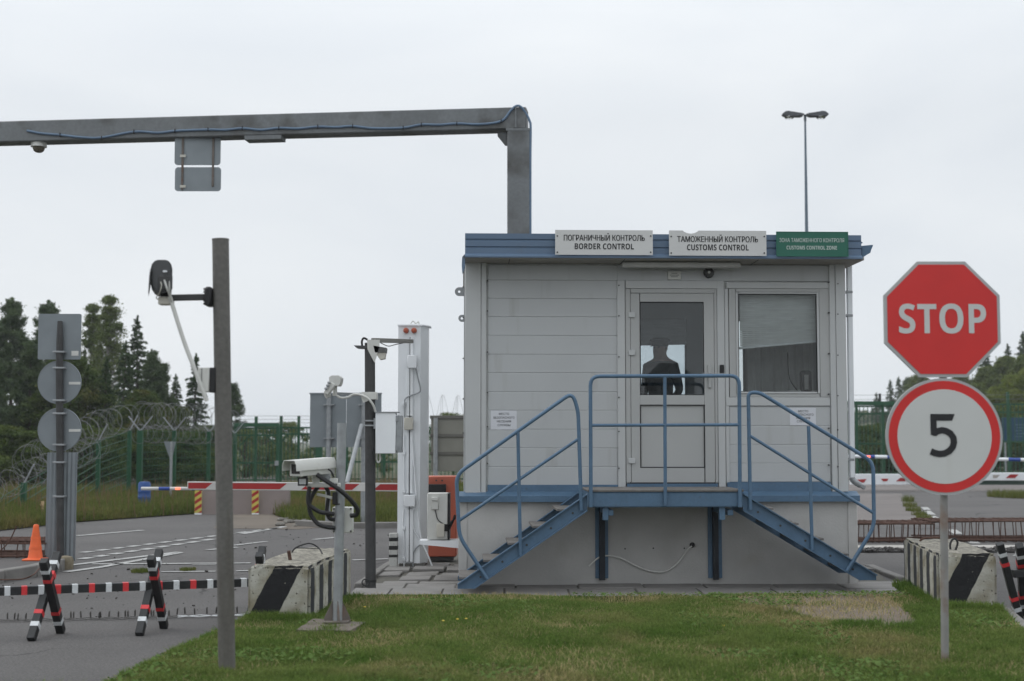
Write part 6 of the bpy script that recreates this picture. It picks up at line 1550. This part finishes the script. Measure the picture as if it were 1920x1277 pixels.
# ------------------------------------------------------------------ trees
def quads(c, u, v):                                             # c,u,v (n,3): one quad each
    n = len(c); V = np.stack([c-u-v, c+u-v, c+u+v, c-u+v], 1).reshape(-1, 3); F = np.arange(4*n).reshape(-1, 4); return V, F
def rdir(r_, n): v = r_.normal(size=(n, 3)); return v/np.linalg.norm(v, axis=1)[:, None]
def rawmesh(name, V, F, material):
    o = raw(name, V, F, material); me = o.data; bpy.data.objects.remove(o); return me
def trunk_mesh(h, r0, r1, bend, branches, material=BARK):
    m = MB(); n = 7; P_ = [Vector((bend*math.sin(i*1.1), bend*math.cos(i*.9) - bend, h*i/n)) for i in range(n+1)]
    m.tube(P_, r0, 8, radii=[r0 + (r1-r0)*i/n for i in range(n+1)])
    for a, b, r in branches: m.tube([a, (Vector(a)+Vector(b))/2 + Vector((0, 0, .1)), b], r, 5, radii=[r, r*.7, r*.35])
    return m.mesh('trunk', material)
def spruce(h, rad, seed, needle, z0=.05, dens=1.0, droop=.35, ragged=.35):
    r_ = np.random.default_rng(seed); C, U, V_ = [], [], []; brs = []
    z = h*z0
    while z < h*.985:
        f = 1 - z/h; nb = int(5 + 3*r_.random()); L0 = rad*(f**.82)*(.75 + .5*r_.random())
        for b in range(nb):
            a = r_.uniform(0, 2*math.pi); L = L0*(1 - ragged*r_.random()) + .12; zz = z + r_.uniform(-.15, .15)
            n = max(5, int(26*dens*L))
            s = np.sqrt(r_.random(n))*L
            dirv = np.array([math.cos(a), math.sin(a)]); lat = np.array([-dirv[1], dirv[0]])
            w = r_.normal(0, .13, n)*(1.2 - s/L*.7)*min(1, L)
            cz = zz - droop*s*s/max(L, .5)*.5 + .08*s - np.abs(r_.normal(0, .10, n)) 
            c = np.stack([dirv[0]*s + lat[0]*w, dirv[1]*s + lat[1]*w, cz], 1)
            u = np.stack([dirv[0]*np.ones(n), dirv[1]*np.ones(n), -.3*np.ones(n)], 1) + r_.normal(0, .5, (n, 3)); u /= np.linalg.norm(u, axis=1)[:, None]
            v = np.cross(u, rdir(r_, n)); v /= np.linalg.norm(v, axis=1)[:, None]
            C.append(c); U.append(u*r_.uniform(.07, .17, (n, 1))); V_.append(v*r_.uniform(.025, .06, (n, 1)))
            if L > .8: brs.append((Vector((0, 0, zz)), Vector((dirv[0]*L*.85, dirv[1]*L*.85, zz - droop*L*.35)), .025))
        z += h*.014 + .10*r_.random() + .05
    n = 60; c = np.stack([r_.normal(0, .03, n), r_.normal(0, .03, n), h - r_.random(n)*.7], 1); C.append(c); U.append(rdir(r_, n)*.06); V_.append(np.tile([0, 0, .09], (n, 1)))
    Vv, F = quads(np.concatenate(C), np.concatenate(U), np.concatenate(V_))
    return rawmesh('crown', Vv, F, needle), trunk_mesh(h*.98, .13 + h*.008, .02, .04, brs[:160])
def pine(h, rad, seed, needle, z0=.10, dens=1.0):
    r_ = np.random.default_rng(seed); C = []; brs = []; z = h*z0
    while z < h*.97:
        f = 1 - z/h; nb = int(4 + 3*r_.random())
        for b in range(nb):
            a = r_.uniform(0, 2*math.pi); L = rad*(f**.75)*r_.uniform(.55, 1.15) + .25; zz = z + r_.uniform(-.2, .2)
            d = np.array([math.cos(a), math.sin(a), 0.0]); lat = np.array([-d[1], d[0], 0.0])
            end = np.array([0, 0, zz]) + d*L + np.array([0, 0, .30*L])
            brs.append((Vector((0, 0, zz)), Vector(end), .022))
            for k in range(int(3 + 5*L*dens)):
                t = .28 + .72*r_.random(); c = np.array([0, 0, zz]) + d*L*t + lat*r_.normal(0, .22)*L*.6*t + np.array([0, 0, .30*L*t*t + r_.normal(0, .07)])
                n = int(26*dens); C.append(c + r_.normal(0, 1, (n, 3))*np.array([.15, .15, .12]))
        z += .32 + .22*r_.random()
    C.append(np.stack([r_.normal(0, .06, 120), r_.normal(0, .06, 120), h - r_.random(120)*1.3], 1))
    C = np.concatenate(C); n = len(C); u = rdir(r_, n); u[:, 2] = np.abs(u[:, 2])*1.3; u /= np.linalg.norm(u, axis=1)[:, None]
    v = np.cross(u, rdir(r_, n)); v /= np.linalg.norm(v, axis=1)[:, None]
    V, F = quads(C, u*r_.uniform(.06, .12, (n, 1)), v*r_.uniform(.018, .036, (n, 1)))
    return rawmesh('crown', V, F, needle), trunk_mesh(h*.97, .10 + h*.008, .02, .06, brs[:200])
def leafy(h, rad, seed, leaf, z0=.25, nclump=60, per=110, size=.13, shape='oval', spread=.55, barkm=BARK):
    r_ = np.random.default_rng(seed); C = []; brs = []
    for i in range(nclump):
        t = r_.random()**.8; z = h*(z0 + (1-z0)*t)
        if shape == 'oval': R_ = rad*math.sin(math.pi*min(.97, .12 + .86*t))**.75
        elif shape == 'cone': R_ = rad*(1-t)**.7 + .15
        else: R_ = rad*(.35 + .65*t)*(1 if t < .8 else (1-t)/.2 + .25)
        a = r_.uniform(0, 2*math.pi); q = R_*math.sqrt(r_.random())
        c = np.array([q*math.cos(a), q*math.sin(a), z]); sg = spread*(.55 + .7*r_.random())*(.6 + .4*(1-t))
        n = int(per*(.5 + r_.random())); pts_ = r_.normal(0, 1, (n, 3))*np.array([sg, sg, sg*.6]) + c; C.append(pts_)
        brs.append((Vector((0, 0, max(h*z0*.6, z - q*.8 - .5))), Vector(c), .035))
    C = np.concatenate(C); C = C[C[:, 2] < h*1.02]; n = len(C)
    u = rdir(r_, n); v = np.cross(u, rdir(r_, n)); v /= np.linalg.norm(v, axis=1)[:, None]
    s = r_.uniform(.5, 1.2, (n, 1))*size
    Vv, F = quads(C, u*s, v*s*.7)
    return rawmesh('crown', Vv, F, leaf), trunk_mesh(h*.93, .10 + h*.008, .03, .10, brs, barkm)
NSP = leaf_mat('spruce_needles', (.040, .066, .036), (.072, .108, .050), 1.2, .2, fine=.35, fscale=5)
NPI = leaf_mat('pine_needles', (.056, .086, .046), (.098, .134, .066), 1.0, .2, fine=.35, fscale=5)
LGR = leaf_mat('aspen_leaves', (.095, .135, .050), (.165, .200, .085), .8, .35, fine=.35, fscale=5)
LDK = leaf_mat('alder_leaves', (.055, .088, .032), (.105, .135, .046), .8, .3, c=(.105, .098, .034), scale2=.4, split=.55, fine=.4, fscale=5)
LYG = leaf_mat('birch_leaves', (.115, .160, .032), (.195, .225, .055), .7, .35, fine=.35, fscale=5)
LMID = leaf_mat('grove_leaves', (.085, .122, .038), (.145, .175, .060), .7, .3, fine=.35, fscale=5)
BIRCHBARK = mat('birch_bark', (.30, .29, .27), .8, var=.3, scale=6, stain=(.04, .04, .04), stain_amt=.3, stain_scale=9)
KIND = {'spruce': spruce(13, 2.7, 11, NSP, dens=1.15), 'spruce2': spruce(10, 2.0, 12, NSP, ragged=.5), 'pine': pine(12, 2.7, 13, NPI, .08, 1.25), 'pine2': pine(9, 1.9, 19, NPI, .30, 1.1),
        'aspen': leafy(13, 1.9, 14, LGR, .12, 190, 95, .060, 'cone', .30, BIRCHBARK), 'alder': leafy(9, 3.0, 15, LDK, .04, 230, 190, .075, 'oval', .5),
        'birch': leafy(9, 2.4, 16, LYG, .08, 200, 150, .075, 'oval', .42, BIRCHBARK), 'grove': leafy(11, 3.0, 17, LMID, .06, 220, 170, .09, 'oval', .5), 'bush': leafy(3.6, 2.0, 18, LDK, .02, 110, 170, .05, 'oval', .32), 'lightbush': leafy(3.6, 1.8, 28, LGR, .02, 60, 120, .05, 'oval', .28)}
HGT = {'spruce': 13, 'spruce2': 10, 'pine': 12, 'pine2': 9, 'aspen': 13, 'alder': 9, 'birch': 9, 'grove': 11, 'bush': 3.6, 'lightbush': 3.6}
def tree(kind, px, ytop, D, lab, group, wide=1.0, zb=-.05, cat='tree'):
    top = W(px, ytop, D); h = top.z - zb; s = h/HGT[kind]; cr, tk = KIND[kind]
    nm = {'spruce': 'spruce_tree', 'spruce2': 'spruce_tree', 'pine': 'pine_tree', 'pine2': 'pine_tree', 'aspen': 'aspen_tree', 'alder': 'alder_tree', 'birch': 'birch_tree', 'grove': 'leafy_tree', 'bush': 'shrub', 'lightbush': 'shrub'}[kind]
    t = thing(nm, lab, cat, (top.x, D, zb), group); t.rotation_euler = (0, 0, random.uniform(0, 6.28)); t.scale = (s*wide, s*wide, s)
    for n_, me in (('crown', cr), ('trunk', tk)):
        o = bpy.data.objects.new(n_, me); COL.objects.link(o); o.parent = t
LT = 'trees beyond the left fence'
for a in (('pine', 22, 558, 72, 'broad dark pine with the tallest crown at the left edge'), ('pine', 92, 563, 78, 'pine top rising behind the square sign back'), ('aspen', 207, 550, 74, 'tall pale leaved tree, highest of the left group'),
          ('aspen', 176, 566, 76, 'slim pale leaved tree close left of the highest one'), ('spruce', 258, 592, 72, 'tall dark spruce right of the pale leaved trees'), ('spruce2', 236, 640, 66, 'dark spruce before the pale leaved trees'),
          ('pine', 285, 655, 70, 'dark conifer stepping down right of the tall spruce'), ('pine2', 303, 686, 70, 'rounded pine above the middle of the razor wire'), ('spruce2', 330, 702, 74, 'small spruce between pine and pointed spruce'),
          ('spruce2', 368, 664, 72, 'pointed dark spruce just left of the tall steel post'), ('pine2', 436, 722, 76, 'open crowned pine just right of the tall steel post'), ('pine', 58, 640, 60, 'broad dark pine behind the round sign backs'),
          ('alder', 130, 668, 60, 'dark bushy tree between the sign post and the fence corner'), ('spruce', 200, 668, 60, 'full dark spruce above the fence corner'), ('alder', 268, 735, 56, 'low bushy tree behind the dense razor wire coil'),
          ('alder', 335, 765, 58, 'lowest bushy tree behind the right half of the coil'), ('pine', -25, 625, 58, 'dark pine cut off by the left edge'), ('spruce', 140, 612, 82, 'spruce behind the gap between square sign and aspens')):
    tree(*a, LT)
for i, (px, yt, D_, w) in enumerate(((0, 800, 50, 1.3), (70, 810, 51, 1.3), (140, 800, 51, 1.3), (205, 805, 52, 1.2), (290, 808, 53, 1.2), (350, 812, 53, 1.2), (395, 800, 56, 1.1))):
    tree('bush', px, yt, D_, 'dark thicket ' + ('at the left image edge', 'behind the lower round sign', 'left of the leaning fence post', 'behind the fence corner post', 'behind the give way sign', 'behind the fence near the tall post', 'half hidden by the tall post')[i], 'shrubs behind the left fence', w, cat='shrub')
for i, (px, yt, D_, w, lab) in enumerate(((462, 806, 62, 1.0, 'shrub behind the left part of the far gate'), (500, 800, 64, 1.1, 'shrub behind the right part of the far gate'), (545, 793, 66, 1.0, 'shrub behind the picket fence beside the far gate'),
                                          (590, 836, 70, 1.1, 'low shrub behind the fence under the sign board'), (640, 842, 72, 1.2, 'low shrub behind the fence near the diagonal brace'), (720, 846, 72, 1.2, 'low shrub behind the fence near the dark pole'), (840, 776, 80, 1.0, 'shrub top peeping over the beige board'))):
    tree('lightbush', px, yt, D_, lab, 'shrubs behind the far green fence', w, cat='shrub')
RT = 'trees on the right hillside'
for a in (('spruce2', 1643, 736, 190, 'tiny distant spruce right of the booth downpipe'), ('spruce', 1669, 712, 170, 'slim far spruce, left of a close pair'), ('spruce', 1685, 706, 170, 'taller far spruce, right of a close pair'), ('pine2', 1703, 712, 165, 'rounded far pine right of the spruce pair'),
          ('grove', 1725, 705, 150, 'far tree in the gap between the two sign plates'), ('grove', 1800, 705, 140, 'leafy tree behind the lower edge of the STOP plate'), ('spruce', 1846, 640, 130, 'dark spruce just right of the STOP plate'), ('spruce', 1889, 645, 128, 'pointed spruce right of the STOP plate'),
          ('spruce', 1918, 622, 122, 'tallest dark spruce at the right image edge'), ('grove', 1850, 690, 118, 'leafy tree filling the slope below the dark spruce'), ('grove', 1885, 672, 116, 'leafy tree on the slope before the pointed spruce'), ('grove', 1925, 668, 112, 'leafy tree cut off at the right image edge'),
          ('birch', 1905, 706, 100, 'bright yellow green birch above the right fence'), ('birch', 1935, 690, 98, 'bright birch cut off by the right image edge'), ('grove', 1830, 722, 104, 'leafy tree above the fence beside the speed sign'), ('birch', 1870, 728, 98, 'lower bright birch above the fence at the right'), ('spruce', 1960, 600, 125, 'large spruce just beyond the right image edge')):
    if a[1] > 1950: continue
    tree(*a, RT)
for i, (px, yt, D_) in enumerate(((1620, 800, 75), (1660, 796, 76), (1700, 800, 74), (1745, 790, 76), (1860, 770, 80), (1905, 765, 82))):
    tree('bush', px, yt, D_, ('shrub behind the gate beside the booth', 'shrub behind the middle of the right gate', 'shrub behind the gate left of the speed sign', 'shrub hidden mostly by the speed sign', 'shrub right of the speed sign behind the fence', 'shrub behind the blue board')[i], 'shrubs behind the right gate', 1.5, cat='shrub')
hill = MB(); N = 24
xs_ = np.linspace(20, 160, N); ys_2 = np.linspace(105, 260, 12); grid = [[hill.bm.verts.new((x, y, -.1 + max(0, (x-28))*.13*min(1, (y-105)/60))) for x in xs_] for y in ys_2]
for j in range(11):
    for i in range(N-1): hill.bm.faces.new((grid[j][i], grid[j][i+1], grid[j+1][i+1], grid[j+1][i]))
struct(hill.build('hill', EARTH))
# distant wood closing the horizon
def far_wood(name, lab, x0, x1, y, h, n, seed, material):
    r_ = np.random.default_rng(seed); x = r_.uniform(x0, x1, n); yy = y + r_.uniform(0, 30, n); base = h*(.55 + .45*np.abs(np.sin(x*.11 + seed)))*(.7 + .3*r_.random(n)); z = base*np.sqrt(r_.random(n))
    c = np.stack([x, yy, z], 1); u = rdir(r_, n)*.4; v = rdir(r_, n)*.4; V, F = quads(c, u, v); o = raw(name, V, F, material); tag(o, lab, 'wood', kind='stuff')
far_wood('far_wood', 'distant dark wood along the left horizon', -170, -34, 170, 3.4, 16000, 3, LDK)
far_wood('far_wood', 'low distant tree line far behind the booth', 8, 110, 330, 9, 26000, 5, LDK)

# ------------------------------------------------------------------ damp air between here and the far trees
m = MB(); m.box((-950, -100, -1.4), (950, 1600, 12.6)); hz = m.build('haze', mat('haze_placeholder', (1, 1, 1)))
hm = bpy.data.materials.new('haze_air'); hm.use_nodes = True; hn = hm.node_tree.nodes; hn.clear()
ho = hn.new('ShaderNodeOutputMaterial'); hv = hn.new('ShaderNodeVolumePrincipled')
hv.inputs['Color'].default_value = (.90, .93, .96, 1); hv.inputs['Density'].default_value = HAZE
hm.node_tree.links.new(hv.outputs['Volume'], ho.inputs['Volume'])
hz.data.materials.clear(); hz.data.materials.append(hm); hz['kind'] = 'stuff'; hz['label'] = 'thin grey damp air over the whole place'; hz['category'] = 'haze'

# ------------------------------------------------------------------ the officer inside the booth
PX, PY = B(1238, 690, 1.15)[0], 1.15
zcap = B(1232, 628, 1.15)[1]
Hm = zcap - FLZ - .05                                     # standing height without the cap
pr = thing('person', 'person in a dark uniform and peaked cap standing behind the door glass', 'person', tuple(BM @ Vector((PX, PY, FLZ))))
s = Hm/1.78
J = {'pelvis': (0, 0, .95), 'belly': (0, .01, 1.08), 'chest': (0, 0, 1.28), 'collar': (0, .02, 1.465), 'neck': (0, .01, 1.545), 'jaw': (0, -.015, 1.60), 'head': (0, 0, 1.68), 'crown': (0, .005, 1.745),
     'sL': (-.175, .01, 1.43), 'eL': (-.25, .04, 1.14), 'wL': (-.20, -.12, .95), 'sR': (.175, .01, 1.43), 'eR': (.26, .03, 1.14), 'wR': (.19, -.14, .96),
     'hL': (-.09, 0, .90), 'kL': (-.10, -.01, .50), 'aL': (-.10, .03, .09), 'tL': (-.12, -.15, .04), 'hR': (.09, 0, .90), 'kR': (.10, -.01, .50), 'aR': (.10, .03, .09), 'tR': (.12, -.15, .04)}
RAD = {'pelvis': (.165, .12), 'belly': (.165, .12), 'chest': (.185, .13), 'collar': (.14, .10), 'neck': (.085, .08), 'jaw': (.088, .09), 'head': (.094, .104), 'crown': (.075, .085), 'sL': (.088, .085), 'eL': (.052, .052), 'wL': (.032, .032), 'sR': (.088, .085), 'eR': (.052, .052), 'wR': (.032, .032),
       'hL': (.095, .095), 'kL': (.065, .065), 'aL': (.048, .048), 'tL': (.04, .03), 'hR': (.095, .095), 'kR': (.065, .065), 'aR': (.048, .048), 'tR': (.04, .03)}
E = [('pelvis', 'belly'), ('belly', 'chest'), ('chest', 'collar'), ('collar', 'neck'), ('neck', 'jaw'), ('jaw', 'head'), ('head', 'crown'), ('collar', 'sL'), ('sL', 'eL'), ('eL', 'wL'), ('collar', 'sR'), ('sR', 'eR'), ('eR', 'wR'),
     ('pelvis', 'hL'), ('hL', 'kL'), ('kL', 'aL'), ('aL', 'tL'), ('pelvis', 'hR'), ('hR', 'kR'), ('kR', 'aR'), ('aR', 'tR')]
for sd_, w_ in (('L', -1), ('R', 1)):                      # hands: palm, four fingers, thumb
    wx, wy, wz = J['w' + sd_]; J['p' + sd_] = (wx + w_*-.02, wy - .075, wz - .03); RAD['p' + sd_] = (.036, .022); E.append(('w' + sd_, 'p' + sd_))
    for i in range(4):
        o_ = (i - 1.5)*.019; L_ = (.062, .072, .068, .052)[i]
        a_ = 'f%d%s' % (i, sd_); b_ = 'g%d%s' % (i, sd_); J[a_] = (wx - w_*.02 + o_, wy - .075 - L_*.6, wz - .04); J[b_] = (wx - w_*.02 + o_, wy - .075 - L_, wz - .04 - L_*.55)
        RAD[a_] = RAD[b_] = (.0085, .0085); E += [('p' + sd_, a_), (a_, b_)]
    a_ = 'th' + sd_; J[a_] = (wx - w_*.065, wy - .07, wz - .035); RAD[a_] = (.0095, .0095); E.append(('p' + sd_, a_))
names = list(J); me = bpy.data.meshes.new('body'); me.from_pydata([Vector(J[n])*s for n in names], [(names.index(a), names.index(b)) for a, b in E], [])
bo_ = bpy.data.objects.new('body', me); COL.objects.link(bo_)
sm = bo_.modifiers.new('skin', 'SKIN'); sm.use_smooth_shade = True
bo_.modifiers.new('sub', 'SUBSURF').levels = 2
sv = me.skin_vertices[0].data
for i, n in enumerate(names): sv[i].radius = (RAD[n][0]*s, RAD[n][1]*s); sv[i].use_root = (n == 'pelvis')
dg = bpy.context.evaluated_depsgraph_get(); dg.update()
bme = bpy.data.meshes.new_from_object(bo_.evaluated_get(dg)); bpy.data.objects.remove(bo_)
UNI = mat('dark_uniform_cloth', (.055, .062, .060), .85, var=.15, scale=12); SKIN = mat('skin', (.42, .26, .19), .6)
bme.materials.clear(); bme.materials.append(UNI); bme.materials.append(SKIN); bme.materials.append(mat('black_boot', (.015, .015, .015), .5))
for p in bme.polygons:
    c = p.center/s; hand = (abs(c.x) > .1 and c.y < -.14 and .8 < c.z < 1.0)
    p.material_index = 1 if (c.z > 1.50 or hand) else (2 if c.z < .12 else 0); p.use_smooth = True
FACE = Matrix.Rotation(R(-38), 4, 'Z')                     # turned towards the left lane
PM = BM @ Matrix.Translation((PX, PY, FLZ + .0)) @ FACE
def pput(m, name, material, parent=pr): return m.build(name, material, parent, PM @ Matrix.Scale(s, 4))
for v in bme.vertices: v.co = (PM @ v.co) - wloc(pr)
bo_ = bpy.data.objects.new('body', bme); COL.objects.link(bo_); bo_.parent = pr
m = MB(); m.lathe((0, .0, 1.715), [(.103, -.02), (.105, .015), (.128, .05), (.124, .062), (.09, .078), (.01, .084)], 24); pput(m, 'cap', UNI)
m = MB(); m.prism([Vector((.095*math.cos(t), .0 - .095*math.sin(t)*1.0, 1.705)) for t in np.linspace(R(20), R(160), 9)] + [Vector((.10*math.cos(t), -.155*math.sin(t) - .01, 1.685)) for t in np.linspace(R(160), R(20), 9)], (0, 0, .006)); pput(m, 'cap_visor', DARK)
m = MB(); m.prism([Vector((0, -.09, 1.69)), Vector((.012, -.094, 1.645)), Vector((0, -.118, 1.645)), Vector((-.012, -.094, 1.645))], (0, .01, 0)); pput(m, 'nose', SKIN)
for x in (-.032, .032): m = MB(); m.lathe((x, -.088, 1.675), [(.011, .0), (.008, -.006), (.002, -.008)], 8, 'Y'); pput(m, 'eye', mat('eye', (.05, .04, .03), .3))
m = MB(); m.box((-.024, -.098, 1.615), (.024, -.088, 1.622), .002); pput(m, 'mouth', mat('lips', (.32, .14, .12), .6))
for x in (-.082, .082): m = MB(); m.lathe((x, .01, 1.665), [(.006, -.012), (.022, -.004), (.024, .006), (.01, .012)], 10, 'X'); pput(m, 'ear', SKIN)
m = MB(); m.lathe((0, .012, 1.66), [(.075, -.03), (.087, .0), (.09, .04)], 20); hair = pput(m, 'hair', mat('dark_hair', (.03, .022, .016), .7))
for v in hair.data.vertices: pass
